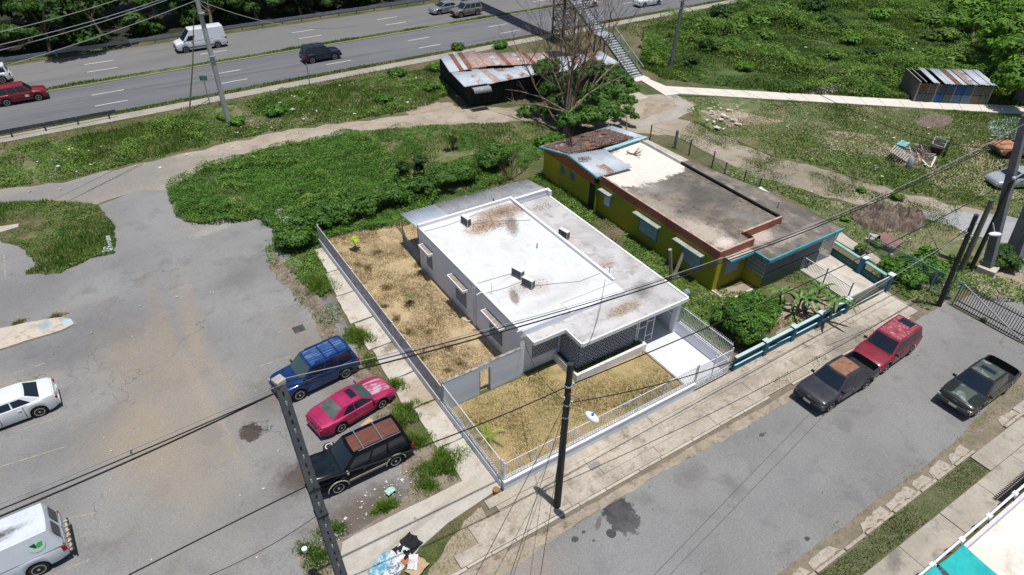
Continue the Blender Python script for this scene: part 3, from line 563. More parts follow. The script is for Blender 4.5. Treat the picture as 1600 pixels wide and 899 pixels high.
# ---------------------------------------------------------------- white fences
fw_m = pm('fence_white', (.72,.75,.82), (.64,.67,.75), s=1.2, fine=.04)
F1 = empty('front_fence', (16.5,16.2,0), label='low white street wall topped with fine white railings', cat='fence')
boxes('base_wall', fw_m, F1, [(10.46,23.0-.6,16.12,16.30,0,.62)])
boxes('coping', wtrim, F1, [(10.44,22.42,16.08,16.34,.621,.72)], bevel=.01)
def pickets(parent, a, b, z0, z1, pitch, t, mat, rails=(), name='picket_row', loops=0):
    a, b = Vector((*a,0)), Vector((*b,0)); L = (b-a).length; n = int(L/pitch); m = MB(); d = (b-a)/n
    for i in range(n+1):
        p = a+d*i; m.bar(p+Vector((0,0,z0)), p+Vector((0,0,z1)), t)
    m.build(name, mat, parent, kind='stuff')
    for z, tt in rails: MB().bar(a+Vector((0,0,z)), b+Vector((0,0,z)), tt).build('rail', mat, parent)
pickets(F1, (10.5,16.21),(22.35,16.21), .72, 1.92, .125, .016, wtrim, ((.80,.03),(1.0,.022),(1.85,.03)))
for k, x in enumerate((10.5,14.4,18.4,22.35)): boxes('post', wtrim, F1, [(x-.025,x+.025,16.185,16.235,.72,1.95)])
lattice('scroll_band', wtrim, F1, (10.5,16.2,.8), (1,0,0), 11.85, .2, .13, .9, .012, .012)
F2 = empty('side_fence', (10.5,28,0), label='long whitewashed side wall topped with railings along the parking lot', cat='fence')
sw_m = pm('side_wall_paint', (.60,.575,.60), (.68,.65,.68), s=.8, fine=.08, bump=.15, c3=(.32,.28,.27))
boxes('base_wall', fw_m, F2, [(10.42,10.56,16.34,40.2,0,.5)])
boxes('coping', wtrim, F2, [(10.41,10.57,16.36,40.2,.501,.55)])
pickets(F2, (10.49,16.4),(10.49,22.0), .55, 1.92, .125, .016, wtrim, ((.62,.03),(.85,.022),(1.85,.035)))
pickets(F2, (10.49,22.2),(10.49,40.2), .55, 1.62, .11, .02, sw_m, ((.62,.03),(1.58,.04)))
boxes('sheet_infill', sw_m, F2, [(10.505,10.515,22.2,40.2,.56,1.52)])
lattice('scroll_band', wtrim, F2, (10.48,16.4,.62), (0,1,0), 5.6, .22, .13, .9, .012, .012)
for y in (16.36,22.06,28.,34.,40.1): boxes('post', gm if y == 22.06 else wtrim, F2, [(10.455,10.525,y-.035,y+.035,.5,1.98 if y < 23 else 1.7)])
F3 = empty('carport_fence', (25.1,18.3,0), label='tall white pickets on the wall right of the white driveway', cat='fence')
boxes('base_wall', wp, F3, [(25.05,25.2,16.3,20.3,0,.85)]); boxes('coping', wtrim, F3, [(25.03,25.22,16.3,20.3,.851,.89)])
for z in (1.12,1.95): boxes('rail', wtrim, F3, [(25.1,25.14,16.35,20.3,z,z+.04)])
b0 = boxes('picket', wtrim, F3, [(25.11,25.135,16.40,16.425,.89,2.12)])
for k in range(1,35): share(b0, F3, loc=(0,k*.115,0))
F4 = empty('driveway_gate', (23.8,16.22,0), label='white barred double gate across the white driveway', cat='gate')
pickets(F4, (22.45,16.22),(25.0,16.22), .08, 1.85, .085, .016, wtrim, ((.12,.035),(.62,.03),(1.25,.03),(1.8,.035)))
for x in (22.48,23.72,25.0): boxes('gate_post', wtrim, F4, [(x-.03,x+.03,16.19,16.25,.05,1.95)])
lattice('scroll_band', wtrim, F4, (22.5,16.21,.15), (1,0,0), 2.5, .42, .13, 1.1, .012, .012)

# ================================================================ YELLOW HOUSE
def onw(n, c1, c2, **k): return pm(n, c1, c2, s=.8, fine=.07, fs=6, bump=.1, **k)
yel = onw('yellow_olive_paint', (.33,.31,.025), (.29,.28,.025), c3=(.40,.33,.02), s3=.35)
yel2 = onw('bright_yellow_paint', (.46,.38,.025), (.42,.34,.025))
orn = onw('orange_paint', (.42,.13,.06), (.36,.11,.055)); red = onw('red_brown_paint', (.30,.10,.07), (.34,.125,.085), c3=(.22,.08,.06))
tealm = onw('teal_trim', (.05,.26,.33), (.09,.32,.38), c3=(.2,.38,.42), s3=2.); slate = onw('slate_paint', (.11,.14,.12), (.14,.17,.14))
Y = empty('yellow_house', (35,30,0), label='yellow house with red brown parapet and stained flat roof', cat='house')
boxes('wall', yel, Y, [(29.96,32.9,22.15,34.0,0,2.6)]); boxes('side_wall', yel, Y, [(32.9,36.6,23.25,33.99,0,2.59)]); boxes('bay_side_wall', yel, Y, [(32.72,32.75,20.65,22.15,0,.92)])
boxes('rear_wall', yel2, Y, [(29.72,30.1,38.7,40.8,0,2.22)]); boxes('rear_wall', yel, Y, [(29.725,36.6,34.0,38.699,0,2.25),(30.1,36.6,38.7,40.8,0,2.22)])
m = MB(); m.add([(29.7,40.8,2.2),(29.7,34.3,2.15),(29.7,34.3,2.95),(29.7,37.6,3.08),(29.7,40.8,2.6)],[(0,1,2,3,4)]); uo = m.build('upper_wall', orn, Y); uo.modifiers.new('t','SOLIDIFY').thickness = .05
boxes('corner_pilaster', yel2, Y, [(29.88,30.22,22.06,22.2,0,2.6)])
yr_m = pm('stained_roof', (.25,.205,.16), (.13,.115,.097), s=.9, c3=(.065,.06,.055), s3=2.0, fine=.3, fs=14, bump=.25, lo=.36, hi=.6,
   patches=[((33.2,33.0),3.8,1.5,0,(.68,.63,.56),1,.12),((35.4,35.4),2.2,2.0,0,(.70,.65,.58),1,.12),((31.4,33.6),1.5,1.2,0,(.68,.63,.56),1,.15),((31.0,24.6),1.1,2.2,.1,(.46,.39,.32),.85,.5),((32.2,30.8),1.2,1.3,.3,(.36,.335,.30),.6,.7),((34.8,28.8),1.6,2.6,.2,(.08,.075,.068),.75,.8),((33.8,27.5),2.2,1.5,.5,(.085,.08,.075),.7,.8),((33.6,30.2),1.6,1.0,0,(.15,.14,.13),.7,.8),((30.7,28.5),.6,2.6,0,(.36,.32,.26),.7,.6),((31.2,22.9),.8,.6,0,(.66,.56,.5),.8,.5),((35.0,24.4),1.0,1.6,.3,(.20,.19,.175),.7,.7)])
m = MB(); m.prism([(30.1,22.3),(32.95,22.3),(32.95,23.2),(36.6,23.2),(36.6,37.9),(32.8,37.4),(32.6,35.5),(30.0,35.3)], 2.6, 2.84); m.build('main_roof', yr_m, Y)
boxes('parapet', red, Y, [(29.9,30.08,22.08,33.75,2.42,3.02),(30.08,33.0,22.08,22.25,2.42,3.02),(32.9,33.0,22.252,23.1,2.52,3.01),(33.0,36.75,22.98,23.14,2.52,3.02)])
boxes('parapet_cap', pm('worn_cap',(.50,.42,.34),(.36,.25,.19),s=2,fine=.15), Y, [(29.92,30.07,22.25,33.75,3.021,3.035),(29.92,33.0,22.09,22.24,3.021,3.034),(33.01,36.75,22.99,23.13,3.021,3.035)])
boxes('black_edge', pm('tar_black',(.015,.015,.015)), Y, [(32.901,33.06,22.26,22.975,3.015,3.05),(36.6,36.74,23.15,32.5,2.6,3.03)])
boxes('parapet', pm('pale_parapet',(.55,.55,.56),(.40,.37,.34),s=1,fine=.1), Y, [(36.6,36.74,32.5,36.9,2.6,3.06)])
lr_m = pm('mottled_slab', (.19,.165,.14), (.10,.09,.078), s=.9, c3=(.30,.255,.215), s3=1.6, fine=.3, fs=14, bump=.25, stretch=(1,.6,1), patches=[((34.2,22.6),1.2,.8,.2,(.52,.42,.36),.85,.5),((39.3,23.5),1.2,2.2,0,(.12,.11,.1),.7,.7),((36.5,21.5),2.5,.3,.1,(.45,.40,.35),.6,.6)])
m = MB(); m.prism([(32.62,20.42),(39.78,20.42),(39.5,26.5),(38.2,33.2),(36.76,33.2),(36.76,22.97),(33.02,22.97),(33.02,22.07),(32.62,22.07)], 2.32, 2.5); m.build('front_slab', lr_m, Y)
boxes('teal_edge', tealm, Y, [(32.5,39.85,20.30,20.41,2.3,2.53),(32.5,32.61,20.411,21.6,2.3,2.53)])
boxes('window_hood', pm('hood_top',(.50,.45,.38),(.4,.36,.30),s=2,fine=.1), Y, [(30.45,32.61,21.61,22.079,2.36,2.48)]); boxes('hood_trim', tealm, Y, [(30.4,32.5,21.52,21.605,2.32,2.50)])
# front enclosure with bars
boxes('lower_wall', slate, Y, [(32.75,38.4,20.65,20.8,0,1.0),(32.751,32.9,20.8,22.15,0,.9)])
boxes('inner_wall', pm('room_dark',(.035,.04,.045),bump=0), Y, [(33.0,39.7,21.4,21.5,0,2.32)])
bm_ = MB()
for k in range(17): bm_.bar((32.73,20.65+k*.085,.95),(32.73,20.65+k*.085,2.32),.018)
for z in (1.0,1.3,1.6,1.9,2.25): bm_.bar((32.73,20.62,z),(32.73,22.1,z),.018)
bm_.build('side_window_bars', wtrim, Y, kind='stuff')
bm_ = MB()
for k in range(56): bm_.bar((32.75+k*.101,20.63,1.0),(32.75+k*.101,20.63,2.32),.013)
for z in (1.0,1.3,1.9,2.25): bm_.bar((32.73,20.63,z),(38.4,20.63,z),.016)
bm_.build('front_window_bars', gm, Y, kind='stuff')
bm_ = MB()
for k in range(24): bm_.bar((38.42+k*.058,20.63,.1),(38.42+k*.058,20.63,2.3),.014)
for z in (.1,1.0,2.15): bm_.bar((38.4,20.63,z),(39.78,20.63,z),.04)
bm_.bar((38.42,20.63,0),(38.42,20.63,2.3),.05); bm_.bar((39.78,20.63,0),(39.78,20.63,2.3),.05)
bm_.build('barred_gate', wtrim, Y)
for (x0,x1,z0,z1) in ((32.9,35.6,1.15,2.15),(35.7,38.3,1.15,2.15),(38.9,39.6,1.6,2.2)): boxes('mesh_panel', pm('lilac_mesh',(.13,.125,.15),(.17,.16,.19),s=3) if x0 < 39 else pm('blue_sign',(.35,.52,.72),(.5,.6,.72),s=2), Y, [(x0,x1,20.70,20.71,z0,z1)])
# west windows (jalousies) with concrete hoods
jal = pm('grey_jalousie', (.30,.36,.42), (.36,.42,.47), s=2, fine=.08)
for (ya,yb,z0,z1) in ((33.25,32.55,.95,2.0),(29.3,27.5,.82,1.9),(25.05,23.45,.8,1.92)):
    wd = boxes('window', dk if ya > 33 else gm, Y, [(29.93,29.962,yb,ya,z0,z1)]); n = 9
    m = MB()
    for k in range(n):
        z = z0+.05+(z1-z0-.1)*k/n; m.obox((29.918,(ya+yb)/2,z+.05),(.015,ya-yb-.08,(z1-z0)/n*.86),0,0,.25)
    m.build('slats', jal if ya < 33 else wtrim, wd)
    boxes('window_frame', tealm if ya < 33 else jal, wd, [(29.90,29.96,yb-.05,yb,z0-.04,z1+.04),(29.90,29.96,ya,ya+.05,z0-.04,z1+.04),(29.90,29.96,yb,ya,z0-.05,z0),(29.90,29.96,yb,ya,z1,z1+.05)])
for (ya,yb) in ((33.6,32.35),(29.75,27.2),(25.75,23.2)):
    h = boxes('window_hood', pm('hood_concrete',(.42,.40,.35),(.30,.28,.24),s=2,fine=.15), Y, [(29.5,29.96,yb,ya,2.08,2.16)]); boxes('hood_trim', tealm, h, [(29.47,29.499,yb-.02,ya+.02,2.06,2.17),(29.5,29.96,yb-.03,yb-.001,2.06,2.17)])
wd = boxes('window', gm, Y, [(30.75,32.0,22.11,22.15,.95,2.1)]); boxes('slats', jal, wd, [(30.8,31.95,22.09,22.109,1.0+k*.108,1.09+k*.108) for k in range(10)])
for y in (38.15,36.9): 
    wd = boxes('window', jal, Y, [(29.69,29.73,y-.3,y+.3,1.35,2.05)]); lattice('block_screen', dk, wd, (29.68,y-.28,1.38),(0,1,0),.56,.64,.2,.8,.05,.02)
boxes('doorway', dk, Y, [(29.69,29.73,34.1,34.75,0,2.15)])
# tin lean-to roof over the rear, sheets
rust = pm('rusty_tin', (.19,.075,.05), (.28,.15,.11), s=1.8, rough=.9, fine=.25, c3=(.12,.055,.04)); rustl = pm('light_rusty_tin', (.42,.31,.28), (.30,.18,.14), s=1.8, rough=.7, metal=.1, fine=.2, c3=(.58,.56,.55), stretch=(3,.5,1))
galv = pm('galvanized_tin', (.42,.47,.52), (.50,.54,.58), s=1., rough=.6, metal=.1, fine=.1, c3=(.42,.40,.40)); galvr = pm('streaked_tin', (.45,.49,.53), (.32,.17,.11), s=1.1, rough=.7, metal=.05, fine=.15, lo=.5, hi=.6)
a, b, c, d = G(933,277,3.08), G(988,262,3.1), G(944,233,3.2), G(888,242,3.2)
mats = [galv, galv, galvr, galv]
for i in range(4):
    t0,t1 = i/4,(i+1.04)/4; corrugated('roof_sheet', [galv,galvr,galv,galv][i], Y, a.lerp(b,t0),a.lerp(b,min(1,t1)),d.lerp(c,min(1,t1)),d.lerp(c,t0))
a, b, c, d = G(888,242,3.18), G(1005,213,3.02), G(955,197,2.75), G(842,229,2.65)
for i in range(9):
    t0,t1 = i/9,(i+1.04)/9; corrugated('roof_sheet', [galvr,rustl,rust,rust,rust,rustl,rust,galvr,galv][i], Y, a.lerp(b,t0),a.lerp(b,min(1,t1)),d.lerp(c,min(1,t1)),d.lerp(c,t0))
def strip(name, mat, par, a, b, w, t=.04): MB().bar(a, b, w, t).build(name, mat, par)
strip('fascia', tealm, Y, G(842,231,2.6),G(888,244,3.12),.08,.14); strip('fascia', tealm, Y, G(888,244,3.12),G(933,279,3.0),.08,.14)
strip('fascia', pm('pale_teal',(.25,.50,.52),(.35,.58,.6),s=2), Y, G(945,234,3.2), G(1010,214,3.05), .34, .05)
dbr = pm('debris_brown',(.16,.11,.085),(.24,.17,.13),s=3,fine=.4,fs=20,bump=1,bs=20)
# blue-white items on the slab
p = G(1215,325,2.5); MB().lathe([(.05,0),(.05,.5),(.02,.5)],8,(p.x,p.y,2.5)).build('roof_post', gm, Y)
wood_r = pm('grey_wood',(.30,.27,.23),(.4,.36,.31),s=3,fine=.2,stretch=(1,6,1))
# teal-and-blue balustrade wall
blu = onw('deep_blue_paint', (.035,.125,.20), (.05,.16,.24)); mint = onw('mint_cap', (.42,.56,.52), (.50,.62,.57))
BW = empty('blue_balustrade_wall', (30.5,16.2,0), label='dark blue garden wall with mint coping and small balusters facing the sidewalk', cat='wall')
boxes('base_wall', blu, BW, [(25.45,35.2,16.13,16.33,0,.48)])
boxes('coping', mint, BW, [(25.45,35.2,16.12,16.30,1.0,1.06)])
boxes('ledge', pm('pale_blue_ledge',(.40,.66,.74),(.45,.7,.76),s=3), BW, [(25.45,35.2,16.10,16.17,.485,.515)])
b0 = MB().lathe([(.06,.0),(.035,.06),(.055,.18),(.03,.32),(.055,.45)],6).build('baluster', onw('mid_blue_paint', (.10,.26,.34), (.13,.30,.38)), BW)
b0.location = Vector((25.6,16.19,.53))-parloc(BW); k = 1; x = 25.6
while x < 35.1: 
    x += .2; c = share(b0, BW); c.location = Vector((x,16.19,.53))-parloc(BW)
boxes('back_panel', blu, BW, [(25.45,35.2,16.29,16.31,.5,.98)])
for x in (27.9,30.3,32.7,35.3): 
    q = boxes('pillar', blu, BW, [(x-.16,x+.16,16.05,16.36,0,1.14)]); boxes('cap', mint, q, [(x-.19,x+.19,16.02,16.39,1.141,1.18)])
BW2 = empty('green_balustrade_wall', (39.9,18.8,0), label='dark green balustrade wall on the right side of the tiled driveway', cat='wall')
grn = onw('bottle_green_paint', (.03,.11,.11), (.04,.14,.14))
d0, d1 = Vector((40.3,20.9,0)), Vector((39.75,16.3,0)); dd = (d1-d0)
MB().bar(d0+Vector((0,0,.25)), d1+Vector((0,0,.25)), .14, .5).build('base_wall', grn, BW2); MB().bar(d0+Vector((0,0,1.02)), d1+Vector((0,0,1.02)), .24, .08).build('coping', pm('green_cap',(.20,.42,.40),(.3,.5,.47),s=3), BW2)
b1 = None
for i in range(24):
    p = d0+dd*((i+.5)/24)
    if b1 is None: b1 = MB().lathe([(.05,.0),(.03,.06),(.05,.18),(.03,.35),(.05,.48)],6).build('baluster', pm('pale_green',(.30,.48,.44),(.36,.52,.48),s=3), BW2); b1.location = p+Vector((0,0,.5))-parloc(BW2)
    else: q = share(b1, BW2); q.location = p+Vector((0,0,.5))-parloc(BW2)
for t in (.55,1.0):
    p = d0+dd*t; q = boxes('pillar', blu, BW2, [(p.x-.17,p.x+.17,p.y-.17,p.y+.17,0,1.25)]); boxes('cap', pm('white_cap',(.66,.76,.74)), q, [(p.x-.21,p.x+.21,p.y-.21,p.y+.21,1.251,1.31)])
GT = empty('sliding_gate', (37.6,16.3,0), label='thin white rail gate across the tiled driveway between blue pillars', cat='gate')
gp_m = pm('gate_grey',(.50,.52,.56),(.58,.60,.63),s=2)
for z in (.12,1.15): MB().bar((35.5,16.28,z),(39.6,16.28,z),.06).build('rail', gp_m, GT)
pickets(GT, (35.55,16.28),(39.55,16.28), .12, 1.15, .13, .012, gp_m)
SF = empty('yard_railing', (36.8,18.9,0), label='white picket railing between the garden and tiled driveway', cat='fence')
for (a,b) in (((36.75,20.85),(36.65,18.9)),((36.6,18.6),(36.5,16.9))):
    pickets(SF, a, b, .1, 1.15, .1, .016, wtrim, ((.15,.03),(1.15,.045)))
MB().bar((36.62,18.75,0),(36.62,18.75,1.4),.07).build('post', gm, SF); MB().bar((36.5,16.85,0),(36.5,16.85,1.5),.06).build('post', gm, SF)
SH = empty('side_shed', (40.5,27,0), label='small white framed cage roof standing behind the stained slab', cat='shed')
p = G(1188,303,1.6); c0 = Vector((p.x,p.y,0)); SH.location = c0
MB().box(c0.x-.8,c0.x+.8,c0.y-.8,c0.y+.6,0,1.5).build('body', pm('shed_dark',(.06,.06,.065)), SH)
for k in range(6): MB().obox((c0.x-.7+k*.28,c0.y-.1,1.55),(.26,1.6,.03),0,.12).build('roof_slat', wtrim if k%2 else gm, SH)
# lumber frame in the yellow-house yard
for a,b,l in (((1112,456),(1128,467),'white timber edging beam by the yellow corner pilaster'),((1148,467),(1175,454),'white timber edging beam lying beyond the citrus bush')):
    p,q = G(*a),G(*b); tag(MB().bar(p+Vector((0,0,.08)),q+Vector((0,0,.08)),.12,.12).build('edging_beam', pm('beam_cream',(.62,.57,.50)), None), l, 'beam')
# two broken concrete posts by the yellow wall
for (x,y,px,py,l) in ((28.55,24.35,1047,390,'left of two pale broken posts beside the yellow wall'),(29.05,24.6,1068,396,'leaning pale post right of its twin beside the yellow wall')):
    t = GY(px,py,y); m = MB(); m.tube([(x,y,0),((x+t.x)/2,y,t.z/2),(t.x,y,t.z)],[.13,.11,.12],8); tag(m.build('broken_post', pm('post_bark',(.42,.36,.30),(.3,.25,.2),s=4,fine=.25,bump=.6), None), l, 'post')
# ================================================================ SHACKS
K = empty('tin_shack', (38,60,0), label='long black walled shack under patchwork rusty and galvanized sheets', cat='shack')
tar = pm('black_boards', (.012,.013,.015), (.025,.026,.03), s=2, rough=.8, fine=.3, fs=6, stretch=(4,4,.4), bump=.3)
A = G(726,136,2.5); Bp = G(878,110,2.5); Cc = G(965,97,2.3); Dd = G(686,89,2.2); Ee = G(740,80,2.6); Ff = G(860,84,2.3); Gg = G(960,93,2.1)
m = MB(); m.prism([(31.9,56.6),(39,55.4),(46.5,54.6),(47.5,58),(46,61.5),(36,65),(33.2,65.5)], 0, 2.0); m.build('wall', tar, K)
for k in range(24):
    x = 31.9+k*.6; y = 56.55-k*.13; MB().bar((x,y,0),(x,y,2.1),.1,.05).build('wall_board', tar, K)
rr = random.Random(8)
def roofrow(P, Q, n, mats, z=0):
    # P: near edge (two ends), Q: far edge
    for i in range(n):
        t0, t1 = i/n, (i+1.05)/n; e = rr.uniform(-.25,.25); dz = Vector((0,0,rr.uniform(0,.04)+z))
        a = P[0].lerp(P[1],t0); b = P[0].lerp(P[1],min(1.02,t1)); c = Q[0].lerp(Q[1],min(1.02,t1)); d = Q[0].lerp(Q[1],t0)
        v = (d-a).normalized()*e
        corrugated('roof_sheet', mats[i%len(mats)], K, a-v*.4+dz, b-v*.4+dz, c+v+dz, d+v+dz, pitch=.25, amp=.03)
midL, midR = G(706,115,2.55), G(850,100,2.6)
roofrow((G(726,137,2.35),G(880,112,2.35)), (G(703,113,2.6),G(855,100,2.6)), 14, [galv,galv,galvr,galv,rustl,galv,galvr,galv,galvr,galv,galv,galv,rustl,galv])
roofrow((G(703,114,2.64),G(760,104,2.64)), (G(686,88,2.3),G(742,80,2.3)), 8, [galv,galv,rust,galv,rust,rustl,rustl,rustl])
roofrow((G(760,104,2.64),G(870,99,2.64)), (G(742,83,2.3),G(850,82,2.3)), 14, [rustl,rustl,galvr,rustl,rust,rustl,rustl,galvr,rustl,rust,rustl,rustl,galvr,rustl])
roofrow((G(880,112,2.35),G(968,99,2.3)), (G(860,92,2.5),G(938,80,2.4)), 8, [galv,galv,galvr,rustl,galv,rust,galvr,galv])
m = MB(); a, b = G(738,140,2.2), G(765,136,2.2)
corrugated('awning_sheet', tin, K, a-Vector((0,.5,.3)), b-Vector((0,.5,.3)), b+Vector((0,.2,.1)), a+Vector((0,.2,.1)), bend=.2)
# second shack by the white path made of crates and pallets
K2 = empty('pallet_shed', (76,34,0), label='shed of coloured pallets and doors beside the white path', cat='shed')
a, b, c, d = G(1427,160), G(1540,165), G(1552,150), G(1405,138)
a.z=b.z=0
sw = pm('weathered_board',(.10,.095,.085),(.15,.135,.12),s=2,fine=.25,stretch=(3,3,.4))
fv = (b-a)
cols = [(.09,.055,.04),(.14,.12,.10),(.07,.075,.08),(.05,.09,.14),(.035,.09,.26),(.06,.12,.2),(.13,.13,.12),(.14,.17,.11)]
cl2 = [(.06,.08,.085),(.09,.09,.09),(.03,.10,.32),(.12,.12,.11),(.10,.18,.27),(.15,.22,.30),(.20,.16,.11),(.14,.17,.11)]
n = 8
for i in range(n):
    for j,(cc,z0,z1) in enumerate(((cl2,0,1.0),(cols,1.02,2.0))):
        p = a+fv*(i/n); q = a+fv*((i+.94)/n); mt = pm('board_%d_%d'%(i,j), cc[i], tuple(v*.75 for v in cc[i]), s=3, fine=.25)
        m = MB(); m.bar(p+Vector((0,0,(z0+z1)/2)), q+Vector((0,0,(z0+z1)/2)), .05, (z1-z0)*.98); m.build('wall_panel', mt, K2)
        if i < 7:
            s = MB()
            for k in range(7):
                u = p.lerp(q,(k+.5)/7)+Vector((-.02,-.04,0)); s.bar(u+Vector((0,0,z0+.05)), u+Vector((0,0,z1-.05)), .07, .02)
            s.build('pallet_slats', pm('slat_%d_%d'%(i,j), tuple(min(1,v*1.6+.02) for v in cc[i]), s=3), K2)
dz = Vector((0,0,0)); d0_ = G(1405,138); 
MB().add([d0_,a,a+Vector((0,0,2.0)),d0_+Vector((0,0,2.1))],[(0,1,2,3)]).build('side_wall', sw, K2)
for k in range(9):
    p = d0_.lerp(a,k/9); q = d0_.lerp(a,(k+.9)/9); MB().bar(p+Vector((-.03,0,1.0)), q+Vector((-.03,0,1.0)), .05, 2.0).build('wall_board', sw, K2)
bk = d0_+fv; back = [d0_+Vector((0,0,0)), bk]
MB().bar(d0_+Vector((.2,0,1)), bk+Vector((0,0,1)), .05, 2.0).build('back_wall', tar, K2)
MB().bar(b+Vector((0,0,1)), bk+Vector((0,0,1)), .05, 2.0).build('side_wall', sw, K2)
zz = Vector((0,0,2.15)); mats = [None,None,galv,None,galv,galv,rust,galv,rustl,galvr,galv,galv,galv]
for i,mt in enumerate(mats):
    if mt is None: 
        p = a+fv*(i/13); q = d0_+fv*(i/13); MB().bar(p+zz, q+zz, .08).build('rafter', wood_r, K2); continue
    p, q = a+fv*(i/13), a+fv*((i+1.08)/13); u, v = d0_+fv*(i/13), d0_+fv*((i+1.08)/13); e = Vector((0,0,rr.uniform(0,.12)))
    corrugated('roof_sheet', mt, K2, p+zz+e-(u-p)*.08, q+zz+e-(u-p)*.08, v+zz*1.04+e, u+zz*1.04+e, pitch=.2)
for k in range(5): p = a+fv*(k/4); MB().bar(p, p+Vector((0,0,2.2)), .1).build('post', wood_r, K2)
K3 = empty('grey_shed', (84,31,0), label='grey shed with a pale tin roof cut off at the right edge', cat='shed')
p = G(1580,160); boxes('wall', pm('blue_grey_board',(.16,.19,.22),(.12,.14,.16),s=2,fine=.2), K3, [(p.x,p.x+7,p.y-3.5,p.y,0,1.9)])
for k in range(7): corrugated('roof_sheet', galv if k%3 else rustl, K3, (p.x-.4+k*1.05,p.y-3.8,2.05),(p.x-.4+(k+1.05)*1.05,p.y-3.8,2.05),(p.x-.4+(k+1.05)*1.05,p.y+.6,2.3),(p.x-.4+k*1.05,p.y+.6,2.3), pitch=.25)
# ================================================================ FOOTBRIDGE AND STAIRS
st_m = pm('stair_steel', (.20,.27,.33), (.14,.19,.24), s=2, rough=.6, fine=.12); tr_m = pm('stair_tread', (.42,.48,.53), (.34,.40,.45), s=2, rough=.6, fine=.12); dst = pm('tower_steel', (.045,.055,.07), (.07,.08,.095), s=2, rough=.6)
ST = empty('footbridge', (52,62,0), label='grey steel footbridge over the highway with two open stair flights', cat='footbridge')
def flight(y0, z0, y1, z1, n, x0=51.15, x1=52.85):
    for k in range(n):
        t = (k+.5)/n; y = y0+(y1-y0)*t; z = z0+(z1-z0)*t; boxes('tread', tr_m, ST, [(x0+.06,x1-.06,y-.12,y+.13,z-.02,z+.03)])
    for x in (x0,x1):
        MB().bar((x,y0,z0),(x,y1,z1),.06,.28).build('stringer', st_m, ST)
        MB().bar((x,y0,z0+1.0),(x,y1,z1+1.0),.05).bar((x,y0,z0+.6),(x,y1,z1+.6),.03).build('handrail', tr_m, ST)
        m = MB()
        for k in range(5): t = k/4; m.bar((x,y0+(y1-y0)*t,z0+(z1-z0)*t),(x,y0+(y1-y0)*t,z0+(z1-z0)*t+1.0),.035)
        m.build('baluster_row', st_m, ST, kind='stuff')
flight(54.7,.05,60.4,3.1,17); boxes('landing', tr_m, ST, [(51.1,52.9,60.4,61.8,3.0,3.12)]); flight(61.8,3.12,68.3,6.4,19)
boxes('deck', st_m, ST, [(51.2,53.4,68.3,100,6.25,6.4)])
for x in (51.2,53.4):
    m = MB()
    for z in (6.9,7.5): m.bar((x,68.3,z),(x,100,z),.06)
    for k in range(22): m.bar((x,68.3+k*1.5,6.4),(x,68.3+k*1.5,7.5),.05)
    m.build('parapet_rail', st_m, ST); boxes('side_mesh', dst, ST, [(x-.01,x+.01,68.4,100,6.45,7.45)])
for x,y,z in ((51.3,61.6,3.0),(52.8,61.6,3.0),(51.3,60.6,3.0)): MB().bar((x,y,0),(x,y,z),.14).build('support', dst, ST)
TW = [(52.2,69.0),(54.0,69.0),(52.2,71.2),(54.0,71.2)]
for x,y in TW: MB().bar((x,y,0),(x,y,8.5),.16).build('tower_column', dst, ST)
m = MB()
for (a,b) in ((0,1),(1,3),(3,2),(2,0)):
    for k in range(7):
        z = k*1.2; p,q = TW[a],TW[b]; m.bar((*p,z),(*q,z+1.2),.06); m.bar((*q,z),(*p,z+1.2),.06); m.bar((*p,z+1.2),(*q,z+1.2),.06)
m.build('tower_bracing', dst, ST)
p = G(1003,120); MB().box(51.0,53.0,53.6,54.7,0,.08).build('base_slab', path_m, ST)
# guardrails along the highway
grm = pm('guardrail_steel', (.30,.33,.38), (.24,.27,.31), s=2, rough=.5, metal=.4, fine=.1); grd = pm('guardrail_dark', (.06,.065,.075), (.10,.105,.11), s=2)
def guard(x0, x1, y, label, side, mat):
    R = empty('guardrail', ((x0+x1)/2,hy((x0+x1)/2,y),0), 0, label, 'guardrail')
    for z in (.48,.60,.72): MB().bar((x0,hy(x0,y),z),(x1,hy(x1,y),z),.05,.10).build('beam', mat, R)
    x = x0
    while x < x1: MB().box(x-.07,x+.07,hy(x,y)+side*.1-.07,hy(x,y)+side*.1+.07,0,.75).build('post', mat, R); x += 2.6
guard(-30,1.9,71.25,'dark guardrail ending at the near side of the highway',-1,grd)
guard(-30,52,93.0,'long steel guardrail in front of the far trees',1,grm)
# ================================================================ VEHICLES
def paint(name, c, c2=None, rough=.35, coat=.6, **k): return pm(name, c, c2, s=k.pop('s',1.5), rough=rough, coat=coat, bump=k.pop('bump',.02), fine=k.pop('fine',.05), obj=True, metal=k.pop('metal',.15), **k)
glass = pm('tinted_glass', (.012,.018,.03), rough=.08, bump=0, fine=0, spec=.6); glass2 = pm('green_glass', (.05,.08,.075), rough=.1, bump=0, fine=0, spec=.6)
tyre_m = pm('tyre_rubber', (.018,.018,.018), (.03,.03,.028), s=6, rough=.9, obj=True, fine=.1); rim_m = pm('alloy', (.55,.55,.56), (.44,.44,.45), s=8, rough=.4, metal=.15, obj=True, bump=0)
blk = pm('black_plastic', (.02,.02,.022), (.035,.035,.035), s=4, rough=.6, obj=True); chrome = pm('chrome', (.6,.6,.6), rough=.2, metal=.9, bump=0, fine=0)
redl = pm('red_lens', (.30,.02,.015), rough=.2, bump=0, fine=0); whl = pm('clear_lens', (.55,.56,.52), (.45,.46,.4), s=6, rough=.15, bump=0, fine=0, obj=True); amb = pm('amber_lens', (.6,.22,.03), rough=.2, bump=0, fine=0)
plate = pm('plate_white', (.6,.62,.62), bump=0, fine=0)
def interp(P, x):
    if x <= P[0][0]: return P[0][1]
    for (a,b),(c,d) in zip(P, P[1:]):
        if x <= c: return b+(d-b)*(x-a)/(c-a) if c > a else d
    return P[-1][1]
